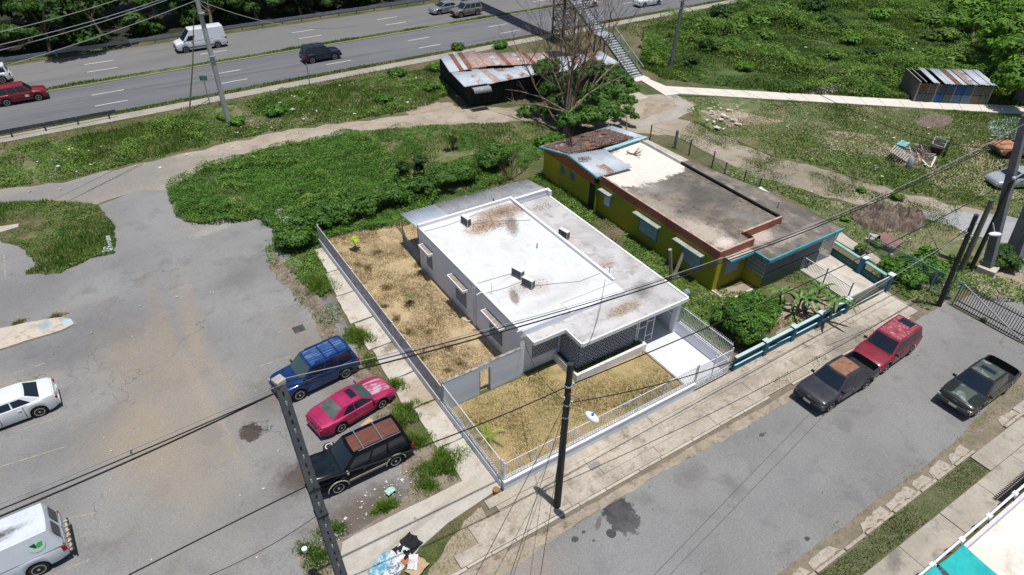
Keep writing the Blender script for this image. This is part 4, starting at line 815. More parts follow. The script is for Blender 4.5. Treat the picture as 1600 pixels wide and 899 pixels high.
WH = {}
def wheel(root, x, y, r, w, spokes=5, rim=None):
    key = (round(r,3), spokes, rim)
    sd = -1 if y < 0 else 1
    if key not in WH:
        m = MB(); m.lathe([(r*.62,-w/2),(r*.9,-w/2),(r,-w/2+.03),(r,w/2-.03),(r*.9,w/2),(r*.62,w/2)],28,axis='Y'); t = m.build('wheel', tyre_m, root, world=False)
        m = MB(); m.lathe([(r*.68,-w*.3),(r*.68,w/2+.004),(r*.60,w/2+.004),(r*.56,w*.25),(.02,w*.22)],24,axis='Y')
        n0 = spokes
        for k in range(n0):
            a = 2*PI*k/n0; dx, dz = math.cos(a), math.sin(a); px_, pz_ = -dz, dx; b = r*.13
            m.add([(px_*b,w/2,pz_*b),(-px_*b,w/2,-pz_*b),(dx*r*.62-px_*b*.9,w/2-.01,dz*r*.62-pz_*b*.9),(dx*r*.62+px_*b*.9,w/2-.01,dz*r*.62+pz_*b*.9)],[(3,2,1,0)])
        m.lathe([(r*.14,w*.3),(r*.14,w/2+.012),(.01,w/2+.015)],12,axis='Y')
        rm = m.build('rim', rim or rim_m, t, world=False)
        d = MB().lathe([(r*.57,w*.26),(r*.57,w*.262)],20,axis='Y').build('brake_shadow', blk, t, world=False)
        WH[key] = t; o = t
    else:
        o = copy_tree(WH[key], root)
    o.location = (x, y, r); o.rotation_euler = (0, random.uniform(0,1), 0) if sd > 0 else (0, random.uniform(0,1), PI)
    return o
def car(name, label, cat, loc, rz, s, group=None):
    R = empty(name, (loc[0],loc[1],.012+s.get('z0',0)), rz, label, cat, group)
    L, W, r = s['L'], s['W'], s['r']; hw = W/2; zb = s.get('zb',.26); xf, xr = s['xf'], s['xr']; deck = s['deck']; pt = s['mat']
    f = L/2
    xs = sorted(set([round(-f+L*i/34,3) for i in range(35)]+[round(c+q*r*1.22,3) for c in (xf,xr) for q in (-1,-.93,-.8,-.6,-.35,0,.35,.6,.8,.93,1)]+[-f+.03,-f+.09,f-.03,f-.09]+[q for b in s.get('bed',[]) for q in (b-.005,b+.005)]))
    k = s.get('round',.14)
    rings = []
    bed = s.get('bed'); ra = r*1.2
    for x in xs:
        t = abs(x)/f; wd = hw*(1-k*max(0,(t-.72)/.28)**2.2)
        dz = interp(deck, x); zl = zb+.10*max(0,(t-.86)/.14)
        for c in (xf,xr):
            if abs(x-c) < ra: zl = max(zl, r+math.sqrt(ra*ra-(x-c)**2))
        zl = min(zl, dz-.12)
        e = max(0,(t-.985)/.015)*.06  # bumper rounding
        cr_ = s.get('crown',.035)
        inb = bed and bed[0] < x < bed[1]
        prof = [(wd-.03,zl),(wd,zl+(dz-zl)*.22),(wd+.012,zl+(dz-zl)*.55),(wd-.005,zl+(dz-zl)*.80),(wd-.045,dz-.02)]
        if inb: prof += [(wd-.07,dz),(wd-.13,dz),(wd-.135,.62),(0,.62)]
        else: prof += [(wd-.10,dz),(wd*.72,dz+cr_*.6),(wd*.4,dz+cr_*.9),(0,dz+cr_)]
        rings.append([(x,-y,z-e*(z>.5)) for y,z in prof]+[(x,y,z-e*(z>.5)) for y,z in prof[:-1][::-1]])
    n = len(rings[0]); vs = [v for q in rings for v in q]; m = MB()
    m.add(vs, [((i+1)*n+j, (i+1)*n+j+1, i*n+j+1, i*n+j) for i in range(len(xs)-1) for j in range(n-1)]+[tuple(range(n)), tuple((len(xs)-1)*n+j for j in range(n))[::-1]], True)
    m.build('body', pt, R, world=False, sharp=s.get('sharp',38))
    u = MB().box(-f+.15,f-.15,-hw+.30,hw-.30,zb-.03,.62 if bed else min(.75,min(z for _,z in deck)-.08))
    u.box(xr+ra,xf-ra,-hw+.08,hw-.08,zb-.02,zb+.15); u.build('underbody', blk, R, world=False)
    # cabin
    cb = s.get('cab')
    if cb:
        bR, bF, rR, rF, zt, zr, wb, wr = cb; bul = s.get('bulge',.10)
        def pt_front(t, v, off=0):
            x = bF+(rF-bF)*v; y = (wb+(wr-wb)*v)*t; z = zt+(zr-.05-zt)*v
            return Vector((x+bul*(1-t*t)*(1-.4*v)+off, y, z+off*.6))
        def pt_rear(t, v, off=0):
            x = bR+(rR-bR)*v; return Vector((x-bul*.6*(1-t*t)*(1-.4*v)-off, (wb+(wr-wb)*v)*t, zt+(zr-.05-zt)*v+off*.4))
        def pt_side(sg, q, v, off=0):
            x = (bR+(rR-bR)*v)*(1-q)+(bF+(rF-bF)*v)*q; y = (wb+(wr-wb)*v)+.02*math.sin(PI*q)+off
            return Vector((x, sg*y, zt+(zr-.05-zt)*v+off*.3))
        m = MB(); T = [-1,-.8,-.5,0,.5,.8,1]; Q = [0,.2,.5,.8,1]
        def grid(fn, A, B, sm=True, flip=False):
            nb = len(B); vs = [fn(a,b) for a in A for b in B]
            fs = [(i*nb+j,(i+1)*nb+j,(i+1)*nb+j+1,i*nb+j+1) for i in range(len(A)-1) for j in range(nb-1)]
            if flip: fs = [tuple(reversed(q)) for q in fs]
            m.add(vs, fs, sm)
        V3 = [0,.5,1]
        grid(pt_front, T, V3); grid(pt_rear, T, V3, flip=True)
        grid(lambda q,v: pt_side(1,q,v), Q, V3, flip=True); grid(lambda q,v: pt_side(-1,q,v), Q, V3)
        def roof(q,t):
            a = pt_rear(t,1); b = pt_front(t,1); p = a.lerp(b,q); e = (1-abs(t)**3)*(1-abs(2*q-1)**4); p.z += .055*e
            if abs(t) > .99: p.y = math.copysign(wr+.02*math.sin(PI*q), t)
            return p
        QQ = [0,.06,.2,.5,.8,.94,1]; TT = [-1,-.92,-.6,0,.6,.92,1]
        grid(roof, QQ, TT)
        m.build('cabin', s.get('cabmat',pt), R, world=False, sharp=50)
        if 'roofmat' in s:
            m = MB(); grid(lambda q,t: roof(.06+.9*q,s.get('rpt',.86)*t)+Vector((0,0,.006)), [0,.2,.5,.8,1], [-1,-.6,0,.6,1]); m.build('roof_panel', s['roofmat'], R, world=False)
        g = s.get('glass',glass)
        m = MB(); grid(lambda t,v: pt_front(t*.9,.08+v*.86,.008), T, V3); m.build('windshield', s.get('wsmat',g), R, world=False)
        if s.get('rearglass',1):
            m = MB(); grid(lambda t,v: pt_rear(t*.86,.14+v*.76,.008), T, V3, flip=True); m.build('rear_window', s.get('rwmat',g), R, world=False)
        for sg in (1,-1):
            for (q0,q1,c0,c1) in s.get('sidewin',[(.06,.34,.1,.86),(.38,.62,.1,.86),(.66,.95,.1,.86)]):
                m = MB(); grid(lambda q,v: pt_side(sg, q0+(q1-q0)*q, c0+(c1-c0)*v, .006), [0,.5,1], [0,1], flip=(sg>0)); m.build('side_window', g, R, world=False)
        if s.get('sunroof'):
            q0,q1,tw = s['sunroof']; m = MB(); grid(lambda q,t: roof(q0+(q1-q0)*q,tw*t)+Vector((0,0,.014)), [0,.5,1], [-1,0,1]); m.build('sunroof', glass, R, world=False)
        if s.get('rack'):
            for sg in (1,-1):
                MB().bar(Vector((rR+.15,sg*(wr-.07),zr+.05)),Vector((rF-.25,sg*(wr-.07),zr+.05)),.035,.03).build('roof_rail', s.get('rackmat',blk), R, world=False)
            for q in s['rack']: x = rR+(rF-rR)*q; MB().bar((x,-(wr-.07),zr+.08),(x,wr-.07,zr+.08),.045,.025).build('roof_bar', s.get('rackmat',blk), R, world=False)
        for sg in (1,-1):
            x = bF-.22; MB().obox((x+.05,sg*(wb+.12),zt+.1),(.1,.19,.13)).build('mirror', s.get('mirmat',blk), R, world=False, bevel=.02)
    # lamps, bumpers, grille, plates, seams, handles
    zf, zr_ = interp(deck,f-.05), interp(deck,-f+.05); ef = hw*(1-k)
    for sg in (1,-1):
        lx = s.get('lamp',(.30,.16)); MB().obox((f-.085,sg*(ef-lx[0]/2+.02),zf-.15),(.18,lx[0],lx[1]),-sg*.25).build('headlight', s.get('lampmat',whl), R, world=False, bevel=.02)
        tl = s.get('tail',(.14,.28)); MB().obox((-f+.075,sg*(ef-tl[0]/2+.035),zr_-.06-tl[1]/2),(.17,tl[0],tl[1]),sg*.2).build('taillight', redl, R, world=False, bevel=.015)
    bm = s.get('bumper',blk)
    if s.get('fb',1): MB().box(f-.08,f+.05,-ef,ef,zb+.08,zb+.30).build('front_bumper', bm, R, world=False, bevel=.03)
    if s.get('rb',1): MB().box(-f-.05,-f+.08,-ef,ef,zb+.08,zb+.30).build('rear_bumper', s.get('rbmat',bm), R, world=False, bevel=.03)
    MB().box(f-.05,f+.012,-ef*.55,ef*.55,zf-.24,zf-.08).build('grille', s.get('grille',blk), R, world=False)
    if s.get('plate'): MB().box(f+.05,f+.06,-.2,.2,zb+.13,zb+.25).build('licence_plate', plate, R, world=False)
    for sg in (1,-1):
        for x in s.get('doors',[]):
            z1 = interp(deck,x)-.03; MB().box(x-.011,x+.011,sg*(hw+.002),sg*(hw+.016),zb+.08,z1).build('door_seam', blk, R, world=False)
            MB().box(x+.08,x+.24,sg*(hw+.004),sg*(hw+.03),z1-.17,z1-.13).build('door_handle', s.get('hmat',blk), R, world=False)
        if s.get('trim'): MB().box(xr+ra,xf-ra,sg*(hw+.006),sg*(hw+.028),zb+.20,zb+.30).build('side_trim', s['trim'], R, world=False)
        if s.get('flare'):
            for c in (xf,xr):
                m = MB(); P_ = [(c+math.cos(a)*(ra+.03),sg*(hw+.01),r+math.sin(a)*(ra+.03)) for a in [PI*i/10 for i in range(11)]]; m.tube(P_, .035, 5); m.build('wheel_flare', s['flare'], R, world=False)
    if not bed:
        zc = s.get('hoodline'); 
    for c in (xf,xr):
        for sg in (1,-1): wheel(R, c, sg*(hw-s.get('tw',.21)/2-.02), r, s.get('tw',.21), s.get('spokes',5), s.get('rim'))
    # bonnet and boot seams
    for (x,y0,y1) in s.get('seams',[]): MB().box(x-.006,x+.006,y0,y1,interp(deck,x)+.02,interp(deck,x)+s.get('crown',.035)+.006).build('panel_seam', blk, R, world=False)
    return R
def put(front, rear, s, near=True, wz=.33, rz=None):
    A, B = G(*front, wz), G(*rear, wz); d = (A-B); h = rz if rz is not None else math.atan2(d.y,d.x)
    mid = (A+B)/2; fx = Vector((math.cos(h),math.sin(h),0)); n = Vector((-fx.y,fx.x,0))
    if n.dot(mid) < 0: n = -n     # towards the far side
    c = mid+n*(s['W']/2-.02)-fx*((s['xf']+s['xr'])/2)
    return (c.x,c.y), h
suv = dict(round=.09,L=4.4,W=1.8,r=.36,xf=1.32,xr=-1.33,zb=.32,deck=[(-2.2,.98),(-2.1,1.06),(.9,1.08),(1.2,1.06),(2.0,.97),(2.15,.88),(2.2,.8)],cab=(-2.08,1.0,-1.88,.38,1.05,1.76,.83,.70),doors=[-1.0,-.02,.9],seams=[(1.12,-.7,.7)])
# blue SUV
bl = paint('metallic_blue', (.012,.045,.17), (.02,.075,.24), metal=.5, patches=[((0,0),.05,.05,0,(.02,.06,.2),.01)])
s = dict(suv, mat=bl, bumper=paint('dark_blue_plastic',(.012,.03,.09)), rack=[.3,.62], rackmat=bl, roofmat=paint('peeling_blue',(.02,.08,.26),(.30,.38,.50),metal=.3,stretch=(.5,4,1),s=2,lo=.5,hi=.7), plate=0, wsmat=glass2, crown=.05)
p, h = put((469.5,618.7),(540.5,585),s); car('parked_car','blue SUV with roof rails parked beside the pink coupe','car',p,h,s)
# pink coupe
pk = paint('faded_magenta', (.34,.014,.075), (.40,.03,.11), rough=.5, coat=.25, s=1.2)
hd = paint('sunburnt_magenta', (.40,.05,.13), (.50,.38,.43), rough=.7, coat=0, s=2.2, stretch=(.6,2.5,1), lo=.42, hi=.56)
s = dict(L=4.35,W=1.72,r=.31,xf=1.25,xr=-1.15,zb=.24,k=.2,deck=[(-2.18,.72),(-2.1,.86),(-1.5,.92),(.7,.88),(1.0,.86),(1.7,.76),(2.05,.66),(2.18,.55)],cab=(-1.62,.95,-.72,.22,.86,1.32,.76,.56),
   sidewin=[(.24,.52,.1,.84),(.55,.97,.1,.86)],mat=pk,glass=glass,wsmat=glass2,rwmat=pm('dusty_glass',(.07,.09,.09),(.13,.15,.14),s=2,rough=.3,obj=True),sunroof=(.58,.92,.62),doors=[-.35,.78],bumper=pk,hmat=pk,mirmat=pk,tw=.2,spokes=5,round=.2,crown=.05,lamp=(.34,.1),tail=(.3,.14),trim=pk)
p, h = put((597,631.8),(534.7,668.6),s); pc = car('parked_car','pink coupe with faded hood and open sunroof glass, nose in the weeds','car',p,h,s)
m = MB(); nx=8
vs=[];XS=[.92+(2.0-.92)*i/nx for i in range(nx+1)]
for x in XS:
    wd=.74*(1-.2*max(0,(x/2.18-.72)/.28)**2.2); z=interp(s['deck'],x)
    for t in (-1,-.55,0,.55,1): vs.append((x+ .02*(1-t*t),wd*t*.94,z+.012+.05*(1-abs(t)**2.4)))
m.add(vs,[(i*5+j,(i+1)*5+j,(i+1)*5+j+1,i*5+j+1) for i in range(nx) for j in range(4)],True); m.build('hood', hd, pc, world=False)
rf = paint('blotchy_magenta',(.40,.03,.11),(.30,.10,.10),rough=.6,coat=.1,s=3)
MB().box(-1.98,-1.93,-.52,.52,.9,.945).build('boot_lip', pk, pc, world=False, bevel=.01)
MB().box(-2.2,-2.185,-.3,.3,.50,.66).build('plate_recess', blk, pc, world=False)
# black crumpled SUV
bk = paint('black_gloss', (.004,.005,.007), (.006,.007,.010), rough=.12, coat=0, metal=0, spec=.2)
rr_ = pm('primer_red_roof', (.15,.055,.038), (.10,.045,.035), s=1.5, obj=True, rough=.8, fine=.15, stretch=(.5,5,1), c3=(.23,.085,.055))
tan = pm('tan_flare', (.36,.33,.28), (.28,.26,.22), s=4, obj=True, rough=.6)
s = dict(round=.09,L=4.8,W=1.86,r=.38,xf=1.42,xr=-1.4,zb=.34,deck=[(-2.4,1.0),(-2.3,1.1),(1.0,1.12),(1.2,1.05),(1.5,.86),(2.3,.80),(2.4,.72)],cab=(-2.3,1.08,-2.05,.42,1.08,1.80,.85,.70),mat=bk,roofmat=rr_,rpt=.70,rack=[.42,.80],rackmat=pm('rack_grey',(.16,.19,.22),rough=.4,obj=True),flare=tan,trim=tan,bumper=paint('navy_bumper',(.02,.035,.06)),doors=[-1.1,-.05,.98],lamp=(.32,.2),lampmat=pm('yellowed_lens',(.55,.50,.32),(.45,.42,.28),s=5,obj=True,rough=.3),mirmat=pm('mirror_grey',(.3,.31,.34),obj=True),rim=rim_m,spokes=6,crown=.02,grille=paint('navy_grille',(.03,.07,.13)))
p, h = put((530,763.8),(618.4,721.6),s,wz=.37); ex = car('parked_car','black SUV with rust red roof and crumpled raised hood','car',p,h,s)
m = MB(); vs=[]; rnd=random.Random(4)
for i,x in enumerate([1.0,1.25,1.55,1.85,2.1,2.28,2.4]):
    for j,t in enumerate((-1,-.6,-.2,.2,.6,1)):
        z = 1.13+.10*(x-1.0)+.05*(1-t*t)+rnd.uniform(-.012,.012)-(.10 if (x>2.2 and abs(t)>.7) else 0)-(.06 if x>2.35 else 0)
        vs.append((x+(.05*(1-t*t) if x>1.8 else 0), t*(.84-.03*(x>2)), z))
m.add(vs,[(i*6+j,(i+1)*6+j,(i+1)*6+j+1,i*6+j+1) for i in range(6) for j in range(5)],True); hh = m.build('hood', paint('dusty_black',(.008,.012,.016),(.014,.019,.024),rough=.2,coat=0,metal=0,spec=.2,s=3), ex, world=False)
sm_ = hh.modifiers.new('t','SOLIDIFY'); sm_.thickness=.03
MB().box(1.2,2.25,-.72,.72,.78,.9).build('engine_bay', pm('engine_dark',(.015,.014,.013),(.06,.05,.045),s=9,obj=True,fine=.4,bump=1), ex, world=False)
MB().tube([(1.10,-.84,1.10),(1.22,-.5,1.13),(1.25,0,1.15),(1.22,.5,1.13),(1.10,.84,1.10)],.03,6).build('cowl_strip', pm('cowl_grey',(.35,.40,.42),obj=True), ex, world=False)
for sg in (1,-1): MB().tube([(2.1,sg*.87,.98),(1.7,sg*.9,1.04),(1.2,sg*.88,1.10)],.03,6).build('fender_edge', bk, ex, world=False)
# white sedan, left
wt = paint('white_paint', (.70,.72,.73), (.66,.68,.70), rough=.3, coat=.7, metal=0)
s = dict(L=4.6,W=1.78,r=.33,xf=1.35,xr=-1.38,zb=.22,deck=[(-2.3,.80),(-2.22,.98),(-2.1,1.04),(-1.5,1.04),(.8,.97),(1.1,.95),(1.9,.80),(2.2,.68),(2.3,.55)],cab=(-1.78,1.15,-1.0,.25,.98,1.44,.80,.60),sidewin=[(.16,.44,.12,.86),(.47,.93,.1,.86)],mat=wt,bumper=wt,hmat=wt,mirmat=wt,doors=[-.85,.2,1.1],tail=(.36,.15),round=.2,spokes=10,crown=.05,plate=0)
h = math.radians(182.5); q = G(61,645,.32); s_ = s; fx = Vector((math.cos(h),math.sin(h),0)); c = Vector((q.x,q.y,0))+Vector((0,s['W']/2-.02,0))-fx*s['xr']
sd = car('parked_car','white sedan with dark rear glass cut off at the left edge','car',(c.x,c.y),h,s)
MB().box(-2.26,-2.2,-.62,.62,.97,1.0).build('boot_lip', wt, sd, world=False, bevel=.01)
MB().box(-2.335,-2.31,-.27,.27,.62,.76).build('licence_plate', plate, sd, world=False)
m = MB(); m.tube([(-1.35,.15,1.46),(-1.42,.15,1.50)],.02,6).build('antenna', blk, sd, world=False)
# white van bottom-left (seen from behind)
wv = paint('van_white', (.62,.66,.71), (.58,.62,.68), rough=.45, coat=.3, metal=0, s=1.)
s = dict(L=5.7,W=2.0,r=.37,xf=1.75,xr=-1.70,zb=.34,deck=[(-2.85,1.0),(-2.8,1.15),(1.4,1.15),(1.8,1.1),(2.5,.98),(2.8,.85),(2.85,.75)],cab=(-2.80,1.9,-2.55,.95,1.12,2.12,.97,.78),sidewin=[(.74,.93,.15,.8)],mat=wv,rearglass=0,bulge=.12,bumper=wv,rb=0,doors=[.8],tail=(.14,.34),round=.06,spokes=8,rim=pm('steel_rim',(.5,.5,.48),obj=True,metal=.4),
   roofmat=pm('van_roof',(.60,.64,.69),(.55,.59,.64),s=1,obj=True,rough=.5,patches=[((-.7,.1),1.3,.22,.05,(.05,.04,.03),.9,.6),((-.4,.42),1.0,.13,.1,(.10,.08,.06),.9,.6),((.1,-.1),1.4,.3,0,(.14,.12,.10),.8,.6)]))
h = math.radians(183); q = G(59,892.5,.35); fx = Vector((math.cos(h),math.sin(h),0)); c = Vector((q.x,q.y,0))+Vector((0,s['W']/2-.02,0))-fx*s['xr']
vn = car('parked_van','white cargo van with a green leaf badge, rear bumper missing','van',(c.x,c.y),h,s)
for sg in (-1,1): MB().box(-2.88,-2.86,sg*.06,sg*.8,.55,1.1).build('rear_door', wv, vn, world=False, bevel=.01)
for sg in (-1,1): MB().obox((-2.765,sg*.4,1.56),(.02,.6,.5),0,0,.27).build('rear_window', glass, vn, world=False)
fr = MB().box(-2.98,-2.88,-.85,.85,.45,.52); [fr.obox((-2.95,-.7+k*.28,.5),(.16,.06,.2),.2*k) for k in range(6)]; fr.build('bare_bumper_frame', pm('bare_frame',(.5,.47,.42),(.25,.16,.10),s=8,obj=True), vn, world=False)
MB().box(-3.04,-2.98,-.9,.95,.42,.56).build('bumper_beam', blk, vn, world=False, bevel=.02)
# leaf badge on the visible (left when facing -x => local +y?) flank
sgn = 1
badge = MB().lathe([(.30,1.0),(.30,1.006)],28,(0,0,0),'Y'); bo = badge.build('badge_disc', pm('badge_pale',(.55,.68,.62),fine=0,bump=0), vn, world=False)
lf = MB(); lf.add([(.05,1.012,-.1),(.22,1.012,.12),(.02,1.012,.16),(-.02,1.012,-.04)],[(3,2,1,0)]); lo_ = lf.build('badge_leaf_dark', pm('leaf_navy',(.02,.07,.09),fine=0,bump=0), bo, world=False)
lf = MB(); lf.add([(-.02,1.012,-.12),(.02,1.013,.0),(-.08,1.013,.14),(-.23,1.013,.14),(-.2,1.013,-.06)],[(4,3,2,1,0)]); l2 = lf.build('badge_leaf', pm('leaf_green_print',(.05,.45,.08),fine=0,bump=0), bo, world=False)
for o in (lo_,l2):
    md = o.modifiers.new('t','SOLIDIFY'); md.thickness = .004
bo.location = (-2.05,-.085,1.42); bo.rotation_euler = (math.radians(11),0,0)
# dark pickup
dg = paint('charcoal_paint', (.035,.036,.045), (.05,.05,.06), rough=.4, coat=.4)
rst = pm('rusted_roof', (.22,.10,.06), (.30,.15,.09), s=2, obj=True, rough=.85, fine=.15, c3=(.13,.08,.06))
s = dict(round=.07,L=4.95,W=1.82,r=.37,xf=1.62,xr=-1.42,zb=.36,deck=[(-2.47,1.06),(.9,1.06),(1.2,1.08),(1.4,1.04),(2.3,.94),(2.45,.84)],cab=(-.95,1.2,-.78,.55,1.05,1.72,.82,.66),bed=(-2.40,-1.0),sidewin=[(.06,.44,.12,.86),(.5,.94,.1,.86)],mat=dg,roofmat=rst,rpt=.74,doors=[-.1,.95],plate=1,bumper=blk,rbmat=chrome,lamp=(.3,.18),lampmat=pm('smoky_lens',(.12,.14,.18),rough=.15,obj=True),crown=.045,hmat=chrome,flare=blk,spokes=5)
p, h = put((1300,636),(1352,603),s); 
pu = car('parked_truck','charcoal pickup with rusted cab roof backed up to the red SUV','pickup truck',p,h,s)
MB().box(-2.38,-1.02,-.77,.77,.63,.65).build('bed_liner', blk, pu, world=False)
MB().box(.3,.95,-.45,.45,1.063,1.066).build('dash_shade', blk, pu, world=False)
# red SUV
rd = paint('faded_crimson', (.21,.018,.03), (.25,.03,.05), rough=.45, coat=.4, s=1.2)
s = dict(suv, L=4.5, mat=rd, bumper=rd, hmat=rd, roofmat=paint('peeling_crimson',(.26,.035,.055),(.34,.09,.11),rough=.6,coat=.1,s=2.2,c3=(.6,.35,.35),s3=5), sunroof=(.07,.32,.55), rack=None, r=.35, lamp=(.32,.14), grille=blk, crown=.06)
s['deck'] = [(-2.25,.98),(-2.1,1.06),(.9,1.06),(1.2,1.04),(2.0,.93),(2.18,.84),(2.25,.74)]
p, h = put((1384.5,577),(1423.7,548.7),s); rv = car('parked_car','faded red SUV with a dark rear roof vent panel, nose to the pickup','car',p,h,s)
# green-grey pickup
gg = paint('grey_green_paint', (.026,.032,.029), (.038,.045,.04), rough=.3, coat=.6, metal=.4)
gl = paint('worn_grey_green', (.07,.09,.075), (.36,.40,.38), rough=.5, coat=.2, s=1.6, lo=.52, hi=.7)
s2 = dict(s, round=.07, L=4.95,W=1.86,r=.37,xf=1.55,xr=-1.45,zb=.36,deck=[(-2.47,1.06),(.9,1.06),(1.2,1.08),(1.4,1.04),(2.3,.93),(2.45,.84)],cab=(-.95,1.2,-.78,.52,1.05,1.74,.84,.68),bed=(-2.40,-1.0),sidewin=[(.06,.44,.12,.86),(.5,.94,.1,.86)],mat=gg,roofmat=gl,sunroof=(.42,.64,.55),doors=[-.1,.95],plate=1,bumper=paint('dark_green_bumper',(.04,.05,.045)),hmat=chrome,lampmat=whl,grille=blk)
p, h = put((1527.5,642.5),(1575,610),s2,rz=math.radians(180.5)); gv = car('parked_truck','grey green pickup with sunroof standing alone on the right of the street','pickup truck',p,h,s2)
m = MB(); vs=[]
for x in [1.3,1.5,1.8,2.1,2.3]:
    for t in (-1,-.5,0,.5,1): vs.append((x,t*.72,interp(s2['deck'],x)+.012+.06*(1-t*t)))
m.add(vs,[(i*5+j,(i+1)*5+j,(i+1)*5+j+1,i*5+j+1) for i in range(4) for j in range(4)],True); m.build('hood', gl, gv, world=False)
MB().box(-2.38,-1.02,-.78,.78,.63,.65).build('bed_liner', blk, gv, world=False)
for t in (gv,pu): MB().box(2.42,2.47,-.09,.09,.80,.86).build('grille_badge', chrome, t, world=False)
# highway traffic
rdh = paint('deep_red',(.20,.012,.02),(.24,.02,.03)); s = dict(suv, mat=rdh, bumper=blk, trim=blk, lamp=(.25,.12), plate=0)
p, h = put((60,154),(12,161),s,rz=.022); hr_ = car('car','dark red SUV driving on the near lane at the left edge','car',p,h,s)
MB().box(.3,.62,-.93,-.915,.62,.82).build('door_sticker', plate, hr_, world=False)
wvn = paint('fleet_white',(.72,.73,.76),(.68,.70,.73),metal=0)
s = dict(L=5.7,W=1.98,r=.35,xf=1.9,xr=-1.7,zb=.30,deck=[(-2.95,1.1),(-2.9,1.3),(1.6,1.3),(2.0,1.22),(2.7,1.05),(2.9,.9),(2.95,.8)],cab=(-2.8,2.0,-2.68,1.0,1.22,2.45,.97,.84),sidewin=[(.78,.95,.06,.5)],mat=wvn,bumper=blk,rearglass=1,doors=[.9,-.6],trim=blk,round=.08,crown=.04)
p, h = put((291,78),(341,72),s,rz=PI+.022); car('van','tall white delivery van on the far carriageway','van',p,h,s)
db = paint('midnight_blue',(.018,.028,.05),(.025,.035,.06),metal=.4); s = dict(suv, mat=db, rack=[.5], plate=0)
p, h = put((523,90),(489,95),s,rz=.022); car('car','dark blue SUV driving alone between the dashed lines','car',p,h,s)
sv = paint('silver',(.42,.44,.46),(.38,.40,.42),metal=.6); sed = dict(L=4.6,W=1.78,r=.33,xf=1.4,xr=-1.38,zb=.24,deck=[(-2.3,.8),(-2.2,.98),(-1.5,1.0),(.8,.95),(1.1,.93),(1.9,.78),(2.2,.68),(2.3,.55)],cab=(-1.75,1.2,-1.0,.3,.95,1.43,.80,.62),sidewin=[(.14,.44,.12,.86),(.47,.93,.1,.86)],mat=sv,bumper=sv,doors=[-.8,.2,1.1],round=.18,spokes=7)
p, h = put((685.5,20),(715.5,16),sed,rz=PI+.022); car('car','silver sedan on the far carriageway ahead of the beige SUV','car',p,h,sed)
bg_ = paint('beige_grey',(.27,.26,.24),(.30,.29,.27),metal=.5); s = dict(suv, mat=bg_, trim=blk, plate=0)
p, h = put((720.5,24.5),(746.5,21),s,rz=PI+.022); car('car','beige grey SUV by the grass median beside the silver sedan','car',p,h,s)
s = dict(sed, mat=wt, bumper=wt, cab=(-1.5,1.1,-.7,.2,.93,1.38,.78,.6), sidewin=[(.3,.52,.12,.8),(.55,.95,.1,.85)])
p, h = put((1029,5),(1007.5,9),s,rz=.022); car('car','white coupe on the highway right of the stairs','car',p,h,s)
s = dict(sed, mat=wt, bumper=wt); p, h = put((930,8),(905,12),s,rz=.022); car('car','white car half hidden behind the footbridge stairs','car',p,h,s)
q = G(14,124,.3); s = dict(suv, mat=wt, bumper=wt, plate=0); car('car','rear of a white car leaving at the left edge of the highway','car',(q.x-1.9,q.y+.6),PI+.022,s)
# wrecked orange pickup in the field, silver car behind the poles
ow = paint('bleached_orange',(.48,.24,.14),(.36,.15,.08),rough=.8,coat=0,metal=0,s=1.5,c3=(.25,.12,.08))
s = dict(L=5.2,W=1.95,r=.38,xf=1.7,xr=-1.5,zb=.34,deck=[(-2.6,.9),(-2.5,1.0),(.9,1.0),(1.2,1.0),(2.4,.96),(2.55,.85),(2.6,.7)],cab=(-1.6,.9,-1.1,.1,.97,1.5,.84,.66),mat=ow,roofmat=ow,rim=blk,bumper=blk,rearglass=1,doors=[-.7,.3],crown=.06,sidewin=[(.06,.44,.1,.86),(.5,.94,.1,.86)])
q = G(1585,240,.4); wr_ = car('wrecked_car','rusting orange brown wreck lying in the field at the right edge','wrecked car',(q.x+1.2,q.y),math.radians(152),s)
MB().box(1.1,2.3,-.12,.12,1.02,1.07).build('hood_rib', rust, wr_, world=False)
s = dict(sed, mat=paint('light_silver',(.50,.52,.54),(.46,.48,.50),metal=.4)); q = G(1583,292,.3); car('parked_car','silver car standing on the dirt behind the utility poles','car',(q.x+1.1,q.y+.4),math.radians(155),s)
# ================================================================ POLES AND WIRES
wood_p = pm('tarred_wood', (.035,.032,.03), (.06,.055,.05), s=1.5, fine=.25, fs=10, stretch=(4,4,.4), bump=.4, bs=15); wood_g = pm('greyed_wood', (.11,.095,.08), (.16,.14,.12), s=1.5, fine=.25, stretch=(4,4,.4), bump=.4)
conc_p = pm('pole_concrete', (.16,.165,.18), (.21,.215,.22), s=1., fine=.12, stretch=(2,2,.4), bump=.2, c3=(.11,.115,.125)); conc_l = pm('pale_pole_concrete', (.36,.38,.38), (.43,.44,.43), s=1., fine=.1, stretch=(2,2,.4))
wirem = pm('wire_black', (.02,.02,.022), bump=0, fine=0); wireg = pm('wire_grey', (.26,.27,.28), bump=0, fine=0); insul = pm('insulator', (.45,.46,.47), bump=0, rough=.3); bolt = pm('bolt_steel',(.35,.37,.40),metal=.4,bump=0)
PA0, PA1 = Vector((2.5,14.35,0)), Vector((2.1,15.12,12.15))
R = empty('utility_pole', PA0, 0, 'thick dark concrete pole with cast slots rising beside the black SUV', 'utility pole')
